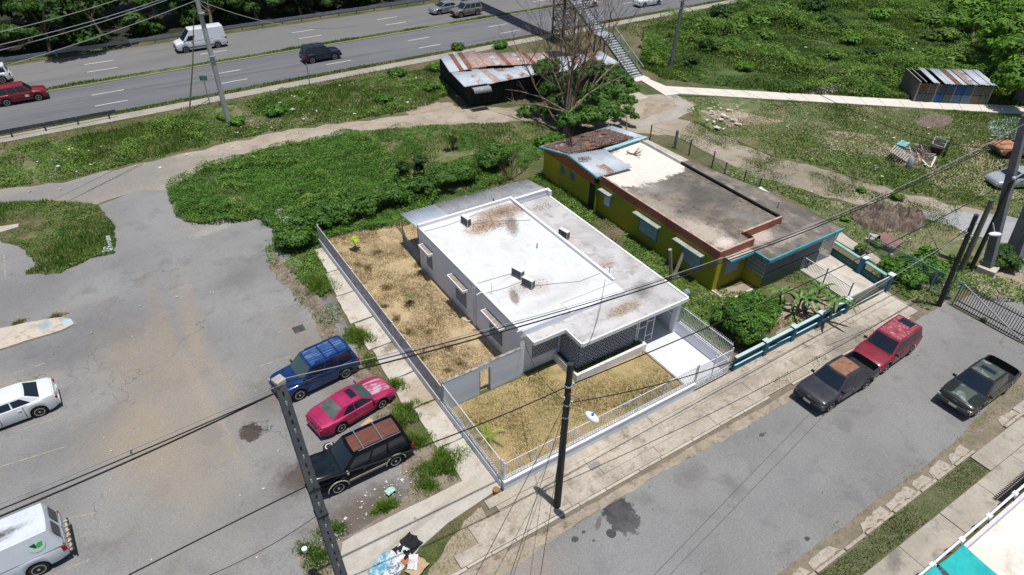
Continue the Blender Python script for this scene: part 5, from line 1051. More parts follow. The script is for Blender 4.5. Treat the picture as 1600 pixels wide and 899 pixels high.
def taper(a, b, w0, w1, mat, parent, name='post', n=4):
    a, b = Vector(a), Vector(b); d = (b-a).normalized(); x = Vector((1,0,0)); x = (x-d*x.dot(d)).normalized(); y = d.cross(x); m = MB(); vs = []
    for p, w_ in ((a,w0),(b,w1)): vs += [p+x*sx*w_/2+y*sy*w_/2 for sx,sy in ((-1,-1),(1,-1),(1,1),(-1,1))]
    m.add(vs, [(3,2,1,0),(4,5,6,7),(0,1,5,4),(1,2,6,5),(2,3,7,6),(3,0,4,7)]); return m.build(name, mat, parent, bevel=.015)
taper(PA0, PA1, .42, .30, pm('dark_pole_concrete',(.10,.105,.115),(.14,.145,.155),s=1.,fine=.15,bump=.3,c3=(.14,.145,.15)), R)
for k in range(26):
    p = PA0.lerp(PA1,.2+k*.031); wd = .42-.12*(.2+k*.031); MB().obox((p.x,p.y-wd/2-.002,p.z),(.05,.02,.17),.0).build('cast_slot', conc_l if k%3 == 0 else pm('slot_dark',(.02,.02,.022)), R)
q = PA1; MB().obox((q.x,q.y,q.z+.08),(.31,.31,.16),.3).build('cap', pm('cap_white',(.46,.44,.40),(.34,.31,.27),s=4,bump=.5), R, bevel=.03)
for t in (.63,.52): p = PA0.lerp(PA1,t); MB().obox(p,(.40,.40,.06)).build('band', wirem, R)
PB = Vector((12.04,14.19,0)); PBt = Vector((12.04,14.19,8.75))
R = empty('street_light_pole', PB, 0, 'black wooden pole with a lamp arm beside the white front fence', 'street light')
MB().tube([PB,(12.04,14.19,4.4),PBt],[.17,.145,.12],12).build('post', wood_p, R)
lp = G(925,652,7.15); MB().tube([(12.04,14.1,7.25),(12.06,13.5,7.5),(lp.x-.02,lp.y+.3,7.3)],.03,6).build('arm', pm('rusty_arm',(.20,.12,.09),(.3,.25,.22),s=5), R)
m = MB(); m.blob((0,0,0),.24,14,9,(.75,1.35,.55)); o = m.build('lamp_head', pm('lamp_white',(.72,.74,.76),rough=.3,bump=0), R, world=False); o.location = lp-PB; o.rotation_euler = (.15,0,.25)
MB().tube([(lp.x,lp.y-.02,lp.z+.1),(lp.x,lp.y-.02,lp.z+.2)],.05,8).build('photo_cell', pm('cell_blue',(.05,.15,.4),bump=0), R)
for z in (7.6,6.6,5.9): MB().tube([(12.04,14.19,z),(12.04,14.19,z+.06)],.16,10).build('band', bolt, R)
for z,dx in ((7.55,.2),(6.55,.22),(7.0,-.2)): MB().tube([(12.04+dx,14.15,z),(12.04+dx,14.15,z+.14)],.045,8).build('insulator', insul, R)
def plainpole(name, label, base, top, r0, r1, mat, cat='utility pole', extra=None):
    R = empty(name, base, 0, label, cat); b, t = Vector(base), Vector(top)
    MB().tube([b,b.lerp(t,.5),t],[r0,(r0+r1)/2,r1],12).build('post', mat, R); return R
P1t = GY(1526,336,13.6); R1 = plainpole('utility_pole','thick tarred wooden pole leaning nearest the street at right',(41.2,13.5,0),P1t,.16,.13,wood_p); 
for t in (.93,.8): p = Vector((41.2,13.5,0)).lerp(P1t,t); MB().tube([p,p+Vector((0,-.25,.02))],.06,6).build('insulator', insul, R1)
P2b = G(1500,425); P2t = G(1550,313,5.4); plainpole('utility_pole','shorter greyed pole stump directly behind the tarred pole',P2b,P2t,.19,.15,wood_g)
P3b = G(1516,423); P3t = G(1583,281,6.8); R3 = plainpole('utility_pole','slim black pole with insulator between stump and big concrete pole',P3b,P3t,.15,.12,wood_p); MB().blob(P3t+Vector((0,0,.1)),.13).build('insulator', insul, R3)
P4b = G(1541,425,0); P4t = G(1604,180,10.6)
R = empty('utility_pole', P4b, 0, 'massive square concrete pole rising out of frame at right', 'utility pole'); taper(P4b, P4t, .56, .40, pm('dark_pole_concrete2',(.12,.125,.135),(.16,.165,.175),s=1.,fine=.15,bump=.3), R)
MB().obox((P4b.x,P4b.y,.25),(1.25,1.1,.45),.2).build('footing', pm('footing_pale',(.46,.40,.33),(.55,.49,.42),s=2), R, bevel=.02)
p = P4b.lerp(P4t,.55); arm = MB(); la = G(1555,366,p.z-.6); arm.tube([P3b.lerp(P3t,.55),la],.03,6); arm.build('lamp_arm', bolt, R)
m = MB(); m.blob((0,0,0),.23,14,9,(2.0,.8,.5)); o = m.build('lamp_head', MATS['lamp_white'], R, world=False); o.location = la-P4b; o.rotation_euler = (0,.1,-.35)
p5 = G(1583,402); t5 = G(1622,300,5); R = empty('concrete_pole', p5, 0, 'grey concrete pole stub cut off at the right edge below the wires', 'utility pole'); taper(p5, t5, 1.0, .7, conc_p, R)
R = plainpole('utility_pole','pale concrete pole in the grass by the highway on the left', (10.35,63.9,0), (10.2,64.1,13.2), .24, .17, conc_l)
for z in (6.3,9.9): MB().tube([(10.3,63.95,z),(10.3,63.95,z+.1)],.28,12).build('band', bolt, R)
R = plainpole('utility_pole','grey pole standing in the bushes right of the footbridge stairs', (57.4,55.1,0), (57.7,55.0,10), .24, .16, conc_p)
for z in (6.6,7.4): MB().bar((57.1,55,z),(58.6,54.9,z),.1).build('cross_arm', bolt, R)
def wire(name_, label, pts, r, mat, n=14):
    # smooth curve through three points a, m, b (m = lowest visible point)
    if len(pts) == 2: a, b = map(Vector, pts); mid = (a+b)/2-Vector((0,0,(a-b).length*.012))
    else: a, mid, b = map(Vector, pts)
    d = b-a; t = max(.1,min(.9,(mid-a).dot(d)/d.dot(d))); C_ = (mid-a*((1-t)**2)-b*t*t)/(2*t*(1-t))
    P_ = [a*((1-k/n)**2)+C_*(2*(k/n)*(1-k/n))+b*((k/n)**2) for k in range(n+1)]
    return tag(MB().tube(P_, r, 5).build(name_, mat, None), label, 'wire')
At = PA1; P4w = G(1606,197,10.3)
def midp(a, b, px, py):
    a, b = Vector(a), Vector(b); y = a.y+(b.y-a.y)*.5; return GY(px, py, y)
wire('overhead_wire','upper thin wire of the bundle crossing above both house roofs',[At+Vector((.05,0,.1)),midp(At,P4w,1000,446),P4w+Vector((0,0,.35))],.014,wireg,30)
wire('overhead_wire','thin black wire just above the thick bundle over the roofs',[At+Vector((.05,0,-.05)),midp(At,P4w,1000,449),P4w+Vector((0,0,.1))],.02,wirem,30)
wire('overhead_wire','thick black bundled wire crossing above both house roofs',[At+Vector((.05,0,-.25)),midp(At,P4w,1000,454),P4w+Vector((0,0,-.1))],.028,wirem,30)
for a,b,r,mt,l in (((430,605),(-120,835),.013,wireg,'thin grey upper wire running from the pole cap to the left edge'),((430,612),(-120,845),.02,wirem,'middle black wire running from the thick pole to the left edge'),((430,618),(-120,856),.027,wirem,'thick lower black wire running from the thick pole to the left edge')):
    wire('overhead_wire',l,[At+Vector((0,0,-.1 if r<.02 else -.3)),midp(At,At,(a[0]+b[0])/2,(a[1]+b[1])/2+4),GY(*b,15.0)],r,mt)
for px,py,y in ((205,707,15.1),(662,547,15.3),(1384,302,15.6)): 
    p = GY(px,py,y); tag(MB().obox(p,(.06,.05,.24),0,0,.2).build('wire_spacer', bolt, None), {205:'small steel spacer clamp on the wires above the parking lot',662:'small steel spacer clamp on the wires above the side fence',1384:'small steel spacer clamp on the wires above the dirt field'}[px], 'wire clamp')
Am = PA0.lerp(PA1,.64)
wire('overhead_wire','single black wire leaving the thick pole to the lower left',[Am,GY(345,826,14.5),GY(150,925,14.4)],.024,wirem)
wire('overhead_wire','thin wire below the single black one at the lower left',[PA0.lerp(PA1,.52),GY(430,848,14.4),GY(300,910,14.3)],.012,wirem)
wire('overhead_wire','black wire sagging between the thick pole and the street light pole',[Am,GY(700,683,14.4),(12.0,14.19,7.6)],.026,wirem,20)
wire('overhead_wire','black wire from the street light pole over the driveway to the slim pole',[(12.2,14.19,7.6),midp((12,14.2,7.5),P3t,1200,470),P3t],.028,wirem,24)
wire('overhead_wire','lower wire from the street light pole to the tarred pole',[(12.2,14.19,6.6),midp((12,14.2,6.5),P1t,1142,566),P1t.lerp(Vector((41.2,13.5,0)),.1)],.024,wirem,24)
wire('overhead_wire','pale wire between garden gate and the tarred pole',[GY(1337,470,14.2),GY(1400,430,13.8),P1t.lerp(Vector((41.2,13.5,0)),.17)],.016,wireg,16)
wire('service_wire','thin service wire dropping from the pole top to the white roof mast',[(12.0,14.25,8.5),GY(925,524,18.2),G(946,434,3.0)],.012,wirem)
wire('service_wire','thin service wire between the white roof corner and the street pole',[(12.0,14.2,6.8),GY(840,581,18.),Vector((15.35,22.2,3.0))],.012,wirem)
for (px,l,h_) in ((735,'leftmost drop wire falling from the street pole to the bottom edge',6.9),(792,'middle drop wire falling from the street pole to the bottom edge',6.6),(842,'right drop wire falling from the street pole to the bottom edge',6.3)):
    wire('service_wire',l,[(12.0,14.15,h_),G(px,915,4.2)],.012,wirem)
hp = Vector((10.25,64.0,11.0))
for a,zz,l in (((-20,55),12.6,'topmost grey wire at the upper left corner'),((-20,75),12.2,'second grey wire in the upper left corner'),((-20,84),11.9,'third grey wire in the upper left corner')):
    e = G(a[0],a[1],zz); wire('overhead_wire',l,[G({55:195,75:262,84:272}[a[1]],-4,zz),e],.028,wireg)
wire('overhead_wire','grey wire from the pale highway pole down to the left edge',[hp,G(0,106,9.0)],.03,wireg)
wire('overhead_wire','grey wire from the pale highway pole towards the right',[hp,GY(410,33,64),GY(560,40,66)],.03,wireg)
wire('overhead_wire','dark wire from the grey pole in the bushes across the field',[(57.5,55.1,7.2),GX(1320,168,58),P4t.lerp(P4b,.2)],.028,wirem)
for a,l in (((10.0,63.0,12.9),'vine covered guy wire beside the pale highway pole'),):
    g0 = G(296,174); m = MB(); a_ = GY(303,20,g0.y+1); rnd = random.Random(2)
    tag(MB().tube([g0,g0.lerp(a_,.5)+Vector((.1,0,0)),a_],[.08,.06,.04],6).build('vine_guy', pm('dry_vine',(.16,.12,.08),(.10,.12,.05),s=4,fine=.4,bump=1), None), l, 'vine')
def sign(px0, px1, h, label, facing):
    b = G(*px0); R = empty('road_sign', b, 0, label, 'road sign'); MB().tube([b,b+Vector((0,0,h))],.05,6).build('post', bolt, R)
    if facing: MB().obox(b+Vector((0,0,h-.3)),(.7,.05,.45),-.5).build('panel', pm('sign_green',(.10,.20,.16)), R)
sign((328,163),0,2.9,'small green road sign on a thin post by the roadside path',1); sign((485,138),0,2.6,'bare thin sign post by the roadside path',0)
GTf = empty('street_gate', (42,11,0), 0, 'dark barred iron gate closing the end of the street', 'gate')
irn = pm('dark_iron_bars',(.05,.055,.06),(.10,.10,.11),s=3)
gx = lambda y: 41.98
for z in (.15,.5,1.55): MB().bar((gx(0),13.0,z),(gx(0),6.0,z),.05).build('rail', irn, GTf)
b0 = MB().bar((41.98,12.95,.05),(41.98,12.95,1.8),.035).build('bar', irn, GTf)
for k in range(1,47): share(b0, GTf, loc=(0,-.15*k,0))
MB().bar((41.9,13.0,1.75),(41.9,8.9,.2),.06).build('brace', pm('brace_grey',(.35,.36,.37)), GTf)
CF = empty('chain_link_fence', (42,16,0), 0, 'teal tinted mesh fence running from the street gate into the bushes', 'fence')
for k in range(5): y = 13.1+k*1.6; MB().tube([(42.0,y,0),(42.0,y,1.8)],.05,8).build('post', tealm if k == 0 else bolt, CF)
m = MB()
for k in range(52): m.bar((42,13.1+k*.125,.1),(42,13.1+min(k*.125+1.6,6.4),1.7),.012) if k*.125+1.6 < 6.5 else None; m.bar((42,13.1+k*.125+1.0,.1),(42,13.1+max(k*.125-.6,0),1.7),.012)
m.bar((42,13.1,1.72),(42,19.8,1.72),.04); m.build('mesh', pm('mesh_teal',(.12,.26,.26)), CF)
# yard fence behind the yellow house (posts with wire)
YF = empty('wire_fence', (41,33,0), 0, 'low post and wire fence along the right of the yellow house', 'fence')
pts = [G(1015,220),G(1054,232),G(1076,243),G(1112,262),G(1130,280),G(1160,292),G(1183,305)]; pts = [(p.x,p.y) for p in pts]
for i,p in enumerate(pts): MB().tube([(*p,0),(*p,1.5 if i != 1 else 1.7)],.06 if i != 1 else .13,6).build('post', irn if i != 1 else conc_p, YF)
for a,b in zip(pts,pts[1:]):
    for z in (.5,1.0,1.4): MB().bar((*a,z),(*b,z),.02).build('wire', bolt, YF)
# low concrete edging along it
MB().bar((pts[0][0]-.6,pts[0][1],.08),(pts[-1][0]-.5,pts[-1][1]+.2,.08),.7,.16).build('edging', conc2_m, YF)
# white railing and shade cloths at bottom right
WR = empty('white_pipe_fence', (27,3.4,0), 0, 'white pipe rail on black brackets in the bottom right corner', 'fence')
wallm = pm('lilac_wall',(.60,.56,.60),(.66,.62,.64),s=2)
boxes('base_wall', wallm, WR, [(16,44,3.15,3.3,0,.62)]); MB().tube([(16,3.42,1.1),(44,3.42,1.1)],.055,10).build('rail', wtrim, WR)
for k in range(10):
    x = 20.6+k*2.15; MB().obox((x,3.4,1.1),(.26,.2,.16)).build('coupling', wtrim, WR); MB().bar((x+.15,3.3,.62),(x+.15,3.42,1.05),.05).build('bracket', irn, WR)
teal_c = pm('teal_cloth',(.02,.38,.38),(.03,.44,.42),s=3,fine=.08,fs=30,bump=.05)
def cloth(pts, label, nz=.12):
    a,b,c = map(Vector,pts); m = MB(); N = 10; ix = {}; vs = []; fs = []
    for i in range(N+1):
        for j in range(N+1-i):
            u,v = i/N,j/N; w_ = 1-u-v; p = a*w_+b*u+c*v; p = p+(((a+b+c)/3)-p)*.22*(4*min(u,v,w_)<.4)*(1-min(1,min(abs(q-.5) for q in (u,v,w_))*2))*.8; p.z -= nz*27*u*v*w_; ix[i,j] = len(vs); vs.append(p)
    for i in range(N):
        for j in range(N-i):
            fs.append((ix[i,j],ix[i+1,j],ix[i,j+1]))
            if j < N-i-1: fs.append((ix[i+1,j],ix[i+1,j+1],ix[i,j+1]))
    m.add(vs, fs, True); o = m.build('shade_sail', teal_c, None); s_ = o.modifiers.new('t','SOLIDIFY'); s_.thickness = .01; tag(o, label, 'shade sail')
def quadcloth(P4_, label):
    a,b,c,d = P4_; N = 12; m = MB(); vs = []
    for i in range(N+1):
        for j in range(N+1):
            u,v = i/N,j/N; p = a.lerp(b,u).lerp(d.lerp(c,u),v); q = p.copy(); ce = (a+b+c+d)/4; k = .10*(abs(u-.5)*2)**4*(1-(abs(v-.5)*2)**2)+.06*(abs(v-.5)*2)**4*(1-(abs(u-.5)*2)**2); p = p.lerp(ce,k*.8); p.z -= .35*math.sin(PI*u)*math.sin(PI*v); vs.append(p)
    m.add(vs,[(i*(N+1)+j,i*(N+1)+j+1,(i+1)*(N+1)+j+1,(i+1)*(N+1)+j) for i in range(N) for j in range(N)],True); o = m.build('shade_sail', teal_c, None); o.modifiers.new('t','SOLIDIFY').thickness = .01; tag(o, label, 'shade sail')
quadcloth([G(1504,850,1.7),G(1466,882,1.7),G(1520,940,1.7),G(1610,938,1.7)],'larger teal shade sail pulled tight to the white pipe rail')
cloth([G(1461,882,1.6),G(1418,915,1.6),G(1500,925,1.6)],'smaller teal shade sail at the very bottom edge')
SG = empty('black_grille_gate', (32.3,3.75,0), 0, 'black spiked grille gate lying by the far sidewalk at the right edge', 'gate')
p, q = G(1556,780,.2), G(1606,736,.2); MB().bar(p,q,.05).bar(p+Vector((.1,-.35,.0)),q+Vector((.1,-.35,.0)),.05).build('frame', wirem, SG)
for k in range(22): u = p.lerp(q,k/21); MB().bar(u+Vector((-.05,.12,0)),u+Vector((.1,-.4,.02)),.03).build('bar', wirem, SG)
boxes('black_mat', wirem, SG, [(p.x+.1,q.x+.2,p.y-.42,p.y-.05,.115,.14)])

# ================================================================ VEGETATION
gA, gB, gC = (.030,.085,.012), (.065,.135,.022), (.13,.20,.045)
vine = leafm('vine_leaf', (.036,.115,.012), (.08,.20,.024), (.155,.29,.045), .45, dry=(.13,.16,.05))
lush = leafm('lush_leaf', (.052,.13,.015), (.11,.21,.03), (.20,.31,.055), .22, dry=(.22,.19,.09))
weed = leafm('weed_blade', (.06,.16,.02), (.12,.23,.035), (.22,.31,.08), .4, dry=(.30,.25,.12))
fieldg = leafm('field_grass', (.08,.175,.025), (.15,.235,.04), (.24,.31,.08), .12, dry=(.30,.25,.14))
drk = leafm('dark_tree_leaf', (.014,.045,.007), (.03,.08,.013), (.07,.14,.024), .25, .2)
brt = leafm('bright_tree_leaf', (.055,.15,.012), (.10,.23,.02), (.18,.32,.04), .2)
straw = leafm('straw_blade', (.34,.25,.135), (.50,.385,.225), (.64,.52,.33), .9, .05, dry=(.22,.165,.09)); lawn2 = leafm('half_dry_blade', (.36,.25,.115), (.24,.22,.08), (.46,.35,.18), .9, .05, dry=(.14,.17,.05))
brown = leafm('dead_leaf', (.22,.13,.075), (.30,.19,.11), (.42,.30,.19), 2., .0)
debr = leafm('roof_debris_leaf', (.13,.085,.07), (.19,.13,.105), (.27,.20,.165), 2., .0)
def cover(name, poly, dens, hmax, size, mat, mode='leaf', s=.5, seed=0, thr=0., parent=None, z0=0., wd=.05, lean=.6, **kw):
    x, y = scatter(poly, dens); f = fld(x, y, s, seed); m = f > thr; x, y, f = x[m], y[m], f[m]
    if thr: f = (f-thr)/(1-thr)
    h = hmax*(.12+.88*f**1.4)
    if mode == 'leaf':
        z = z0+h*(.35+.65*RNG.random(len(x))**.5); N = RNG.normal(0,.45,(len(x),3)); N[:,2] = .9
        V = diamonds(np.stack([x,y,z],1), N, size*RNG.uniform(.6,1.3,len(x))); k = 4
    else: V = blades(x, y, z0, h*RNG.uniform(.6,1.2,len(x))+.03, wd*RNG.uniform(.6,1.4,len(x)), lean); k = 3
    return bulk(name, V, k, mat, parent, loc=None, **kw)
C_FIELD = rag(pix([(262,300),(285,282),(330,257),(440,229),(560,206),(690,196),(845,192),(855,240),(760,300),(640,352),(520,372),(500,392),(470,400),(430,362),(400,343),(330,352),(290,348),(268,320)]),.35,.5)
EMB = rag(pix([(-200,262),(0,236),(190,202),(400,155),(560,125),(690,105),(700,150),(650,172),(560,188),(440,203),(280,238),(100,284),(0,294),(-200,320)]),.3,.6)
ISL = rag(pix([(-80,328),(0,318),(75,314),(148,320),(165,333),(176,350),(181,380),(181,396),(140,405),(95,428),(40,430),(55,412),(40,392),(0,376),(-80,372)]),.15,.4)
RU = rag(pix([(1003,45),(1100,20),(1180,0),(1260,-30),(1500,-60),(1800,-60),(1900,190),(1600,165),(1250,148),(1040,125),(1000,108)]),.4,1)
RL = rag(pix([(1045,150),(1110,150),(1600,181),(1780,190),(1780,380),(1600,343),(1500,318),(1400,297),(1300,265),(1200,240),(1110,203),(1090,185),(1072,175),(1085,165)]),.3,.6)
RM = rag(pix([(1130,262),(1200,285),(1330,322),(1480,355),(1600,395),(1620,480),(1540,470),(1500,450),(1460,480),(1392,440),(1330,372),(1318,355),(1215,300),(1150,285)]),.2,.5)
def sh(poly): return poly
FL = rag(pix([(262,300),(285,282),(330,257),(440,229),(560,206),(600,235),(640,290),(690,310),(640,352),(520,372),(500,392),(470,400),(430,362),(400,343),(330,352),(290,348),(268,320)]),.3,.5); FR = rag(pix([(560,206),(690,196),(845,192),(855,240),(790,285),(690,312),(640,290),(600,245)]),.3,.5)
cover('vine_cover', FL, 300, .75, .066, vine, s=.6, seed=1); cover('clearing_grass', FR, 110, .3, 0, fieldg, 'blade', s=.6, seed=51, wd=.05, thr=.15); cover('vine_mounds', FL, 170, 1.05, .08, lush, s=.8, seed=61, thr=.6); cover('dry_stems', FL, 10, .8, 0, straw, 'blade', s=.8, seed=62, wd=.03, thr=.4); cover('clearing_vines', FR, 200, .6, .07, vine, s=.5, seed=52, thr=.5)
cover('field_weeds', C_FIELD, 50, .5, 0, weed, 'blade', s=.5, seed=2, wd=.06, thr=.35)
cover('bank_grass', EMB, 130, .4, 0, fieldg, 'blade', s=.5, seed=3, wd=.08)
cover('bank_leaves', EMB, 110, .7, .085, lush, s=.6, seed=4, thr=.45)
cover('island_grass', ISL, 220, .35, 0, weed, 'blade', s=.7, seed=5, wd=.05); cover('island_leaves', ISL, 90, .25, .07, lush, s=.8, seed=6, thr=.3)
cover('scrub_leaves', RU, 75, 2.3, .12, lush, s=.33, seed=7, thr=.42); cover('scrub_vines', RU, 45, 1.1, .10, leafm('scrub_dark_leaf',(.04,.10,.018),(.075,.15,.03),(.13,.21,.05),.3), s=.5, seed=71, thr=.35); cover('scrub_grass', RU, 60, .7, 0, fieldg, 'blade', s=.4, seed=8, wd=.09)
cover('field_grass', RL, 120, .28, 0, fieldg, 'blade', s=.22, seed=9, wd=.07, thr=.30); cover('field_clover', RL, 25, .3, .10, lush, s=.25, seed=10, thr=.5)
cover('field_grass', RM, 60, .35, 0, weed, 'blade', s=.5, seed=12, wd=.06, thr=.25); cover('field_clover', RM, 60, .5, .10, lush, s=.4, seed=13, thr=.5)
cover('median_grass', band(-30,130,81.82,82.56), 130, .28, 0, fieldg, 'blade', s=.4, seed=14, wd=.1, z0=.13)
cover('roadside_grass', band(-30,130,71.9,72.78), 110, .22, 0, fieldg, 'blade', s=.3, seed=15, wd=.1); cover('bank_grass', band(-30,33,68.6,70.4), 30, .25, 0, fieldg, 'blade', s=.3, seed=16, wd=.09)
cover('bank_grass', band(62,120,64,70.3), 16, .5, 0, fieldg, 'blade', s=.3, seed=17, wd=.14)
STRIP = rag(pix([(856,282),(905,308),(940,340),(1000,385),(1060,430),(1110,462),(1085,474),(1040,440),(960,390),(900,345),(862,312)]),.1,.4)
STRIP = [(25.6,18.5),(29.8,21.0),(29.85,30),(29.85,41),(26,41),(25.5,33.9)]
cover('weedy_strip', STRIP, 150, .42, .09, lush, s=.7, seed=18, thr=.28); cover('weedy_strip_grass', STRIP, 90, .4, 0, weed, 'blade', s=.6, seed=19, wd=.05, thr=.3)
GARD = [(25.6,16.4),(36.3,16.4),(36.5,20.6),(33.2,20.7),(33,21.9),(30,21.8),(25.6,21)]
cover('garden_weeds', GARD, 110, .3, .07, lush, s=1.0, seed=20, thr=.5)
YARD = [(10.65,22.3),(15.0,22.3),(15.05,33.5),(15.9,38.0),(16,40.3),(10.7,40.5)]
cover('dry_grass', YARD, 460, .22, 0, straw, 'blade', thr=.10, s=1.5, seed=21, wd=.035, lean=1.4)
cover('green_sprigs', YARD, 40, .2, 0, weed, 'blade', s=1.0, seed=22, wd=.03, thr=.62)
m_ = MB()
FY = [(10.6,16.4),(22.2,16.4),(22.2,19.95),(17.5,19.95),(17.45,21.9),(10.6,21.95)]
cover('dry_lawn', FY, 480, .15, 0, lawn2, 'blade', thr=.14, s=1.2, seed=23, wd=.03, lean=1.4)
cover('green_sprigs', FY, 150, .15, 0, weed, 'blade', s=.9, seed=24, wd=.03, thr=.55)
cover('rear_straw', rag([(16,37.3),(27,37.3),(27,40),(16,40)],.3,.5), 160, .3, 0, straw, 'blade', s=1, seed=25, wd=.04)
cover('planter_weeds', [(17.7,20.2),(22.3,20.2),(22.3,20.55),(17.95,20.55),(17.95,22),(17.7,22)], 130, .35, 0, weed, 'blade', s=2, seed=26, wd=.04, z0=.4, lean=1.2)
# verge weeds between the lot and the ledge
def spot(px, py, rx, ry, n, h, mat=weed, mode='blade', size=.08, label=None, name='weed_tuft', group='weed clumps along the parking lot edge', wd=.045, z0=0., asp=.55):
    c = G(px, py, z0); a = RNG.uniform(0,2*PI,n); q = RNG.random(n)**.75; ph = RNG.uniform(0,6); rf_ = 1+.32*np.sin(a*2+ph)+.22*np.sin(a*5+ph*2)+.12*RNG.normal(size=n); x = c.x+np.cos(a)*q*rx*rf_; y = c.y+np.sin(a)*q*ry*rf_; n_ = fld(x,y,3.,int(px)); kp = n_ > .18*q; x, y, q, a = x[kp], y[kp], q[kp], a[kp]; n = len(x)
    hh = h*np.clip(1.05-q**2,.15,1)*RNG.uniform(.4,1.2,n)
    if mode == 'blade': V = blades(x, y, c.z, hh+.04, wd, .9); k = 3
    else:
        N = np.stack([np.cos(a)*q,np.sin(a)*q,np.full(n,.8)],1)+RNG.normal(0,.35,(n,3)); V = diamonds(np.stack([x,y,c.z+hh*RNG.random(n)**.4+.02],1), N, size*RNG.uniform(.7,1.3,n), asp); k = 4
    o = bulk(name, V, k, mat, None, kind='stuff' if not label else None, loc=(c.x,c.y,c.z))
    if label: tag(o, label, 'weeds', group)
    return o
W_ = [(498,447,.9,1.4,1500,.5,'bushy green weed clump at the top end of the concrete ledge'),(562,528,.65,.9,1400,.55,'rounded weed clump where the broken ledge begins, above the blue SUV'),(577,566,.35,.55,500,.4,'small weed clump just right of the blue SUV roof'),
 (615,605,.6,.6,1000,.45,'weed clump between the blue SUV and the pink hood'),(640,640,.7,.5,900,.4,'weed clump touching the nose of the pink coupe'),(620,660,.9,.7,1400,.5,'weed clump between pink coupe and black SUV'),(650,690,.8,.6,1200,.45,'weed clump behind the black SUV tail'),
 (690,730,1.2,.9,2200,.5,'broad yellow green weed clump against the white fence corner'),(603,793,.45,.3,700,.4,'lone bright weed tuft at the edge of the ramp'),(670,760,.4,.4,400,.3,'low weed tuft beside the ramp near the scattered rubbish')]
for a in W_: spot(a[0],a[1],a[2]*1.25,a[3]*1.25,int(a[4]*1.8),a[5],label=a[6],mat=leafm('lime_weed',(.10,.21,.025),(.17,.29,.04),(.28,.36,.08),1.2))
for a in ((520,830,.8,.5,900,.3),(500,870,.9,.9,1400,.25),(475,860,.4,.6,500,.2),(30,505,.4,.25,300,.25),(90,495,.5,.2,300,.3)): spot(*a[:2],a[2],a[3],a[4],a[5],mat=lush if a[0]>400 else lawn2)
cover('ledge_weeds', rag(pix([(430,340),(470,400),(495,395),(505,415),(520,450),(500,468),(470,440),(430,395),(415,395),(430,370)]),.2,.4), 180, .35, .08, lush, s=.8, seed=30)
cover('verge_grass', pix([(660,850),(700,820),(740,800),(770,780),(790,770),(800,800),(740,850),(700,899),(650,899)]), 160, .14, 0, lawn2, 'blade', s=.8, seed=31, wd=.03)
cover('far_verge_grass', rag([(15,4.88),(30.7,4.88),(34.5,5.84),(15,5.83)],.04,.4), 420, .13, 0, leafm('verge_green',(.05,.115,.02),(.085,.155,.03),(.16,.20,.06),.8), 'blade', s=.7, seed=32, wd=.03)
cover('kerb_weeds', [(16,6.6),(42,6.5),(42,7.2),(30,7.1),(16,7.1)], 70, .16, 0, lawn2, 'blade', s=1.2, seed=33, wd=.03, thr=.35)
cover('kerb_weeds', [(24.6,13.85),(37.5,13.85),(37.5,14.4),(24.6,14.5)], 160, .16, 0, weed, 'blade', s=1.5, seed=34, wd=.03, thr=.5, z0=.1)
cover('gate_weeds', [(40,13.6),(41.7,13.4),(41.7,18),(40.6,18),(40.2,16)], 90, .4, .08, lush, s=.6, seed=35, thr=.2)
cover('fence_straw', [(25.5,15.8),(35,15.8),(35,16.1),(25.5,16.1)], 120, .14, 0, straw, 'blade', s=1, seed=36, wd=.03, thr=.45, z0=.1)
# crowns
def crown(cl, n, size, up=.5, asp=.55, hollow=.55):
    # cl: list of (x,y,z,rx,ry,rz); leaves spread over lumpy shells with gaps
    V = []; tot = sum(c[3]*c[4] for c in cl)
    for c in cl:
        k = max(20,int(n*c[3]*c[4]/tot)); d = RNG.normal(size=(k,3)); d /= np.linalg.norm(d,axis=1,keepdims=True)
        nc = 30; cc = RNG.normal(size=(nc,3)); cc /= np.linalg.norm(cc,axis=1,keepdims=True); cc[:,2] = np.abs(cc[:,2])*1.1-.28
        w_ = RNG.integers(0,nc,k); r = hollow+(1-hollow)*RNG.random(k)**.5
        rc = RNG.uniform(.45,1.0,nc)[w_]; P = cc[w_]*(.82*rc)[:,None]+d*(.30*RNG.random(k)**.4)[:,None]
        P = P*np.array([c[3],c[4],c[5]])*1.05+np.array(c[:3]); N = d*.7+cc[w_]*.5; N[:,2] += up
        V.append(diamonds(P, N, size*RNG.uniform(.6,1.35,k), asp))
    return np.concatenate(V)
def tree(name, label, cat, base, cl, n, size, mat, trunk=.18, group=None, bark=None, limbs=5, up=.5):
    b = Vector(base); R = empty(name, b, 0, label, cat, group); bark = bark or pm('bark',(.16,.12,.09),(.24,.19,.15),s=3,fine=.25,bump=.6,stretch=(2,2,.5))
    zt = np.mean([c[2] for c in cl]); top = Vector((np.mean([c[0] for c in cl]),np.mean([c[1] for c in cl]),zt))
    m = MB(); m.tube([b,b.lerp(top,.35)+Vector((.1,.05,0)),b.lerp(top,.8)],[trunk,trunk*.75,trunk*.4],8)
    for c in cl[:limbs+3]: s0 = b.lerp(top,.4+.3*random.random()); e = Vector(c[:3]); m.tube([s0,s0.lerp(e,.5)+Vector((0,0,.15)),e],[trunk*.4,trunk*.25,trunk*.1],5)
    m.build('trunk', bark, R)
    bulk('crown', crown(cl, n, size, up), 4, mat, R, kind=None); return R
rnd = random.Random(21)
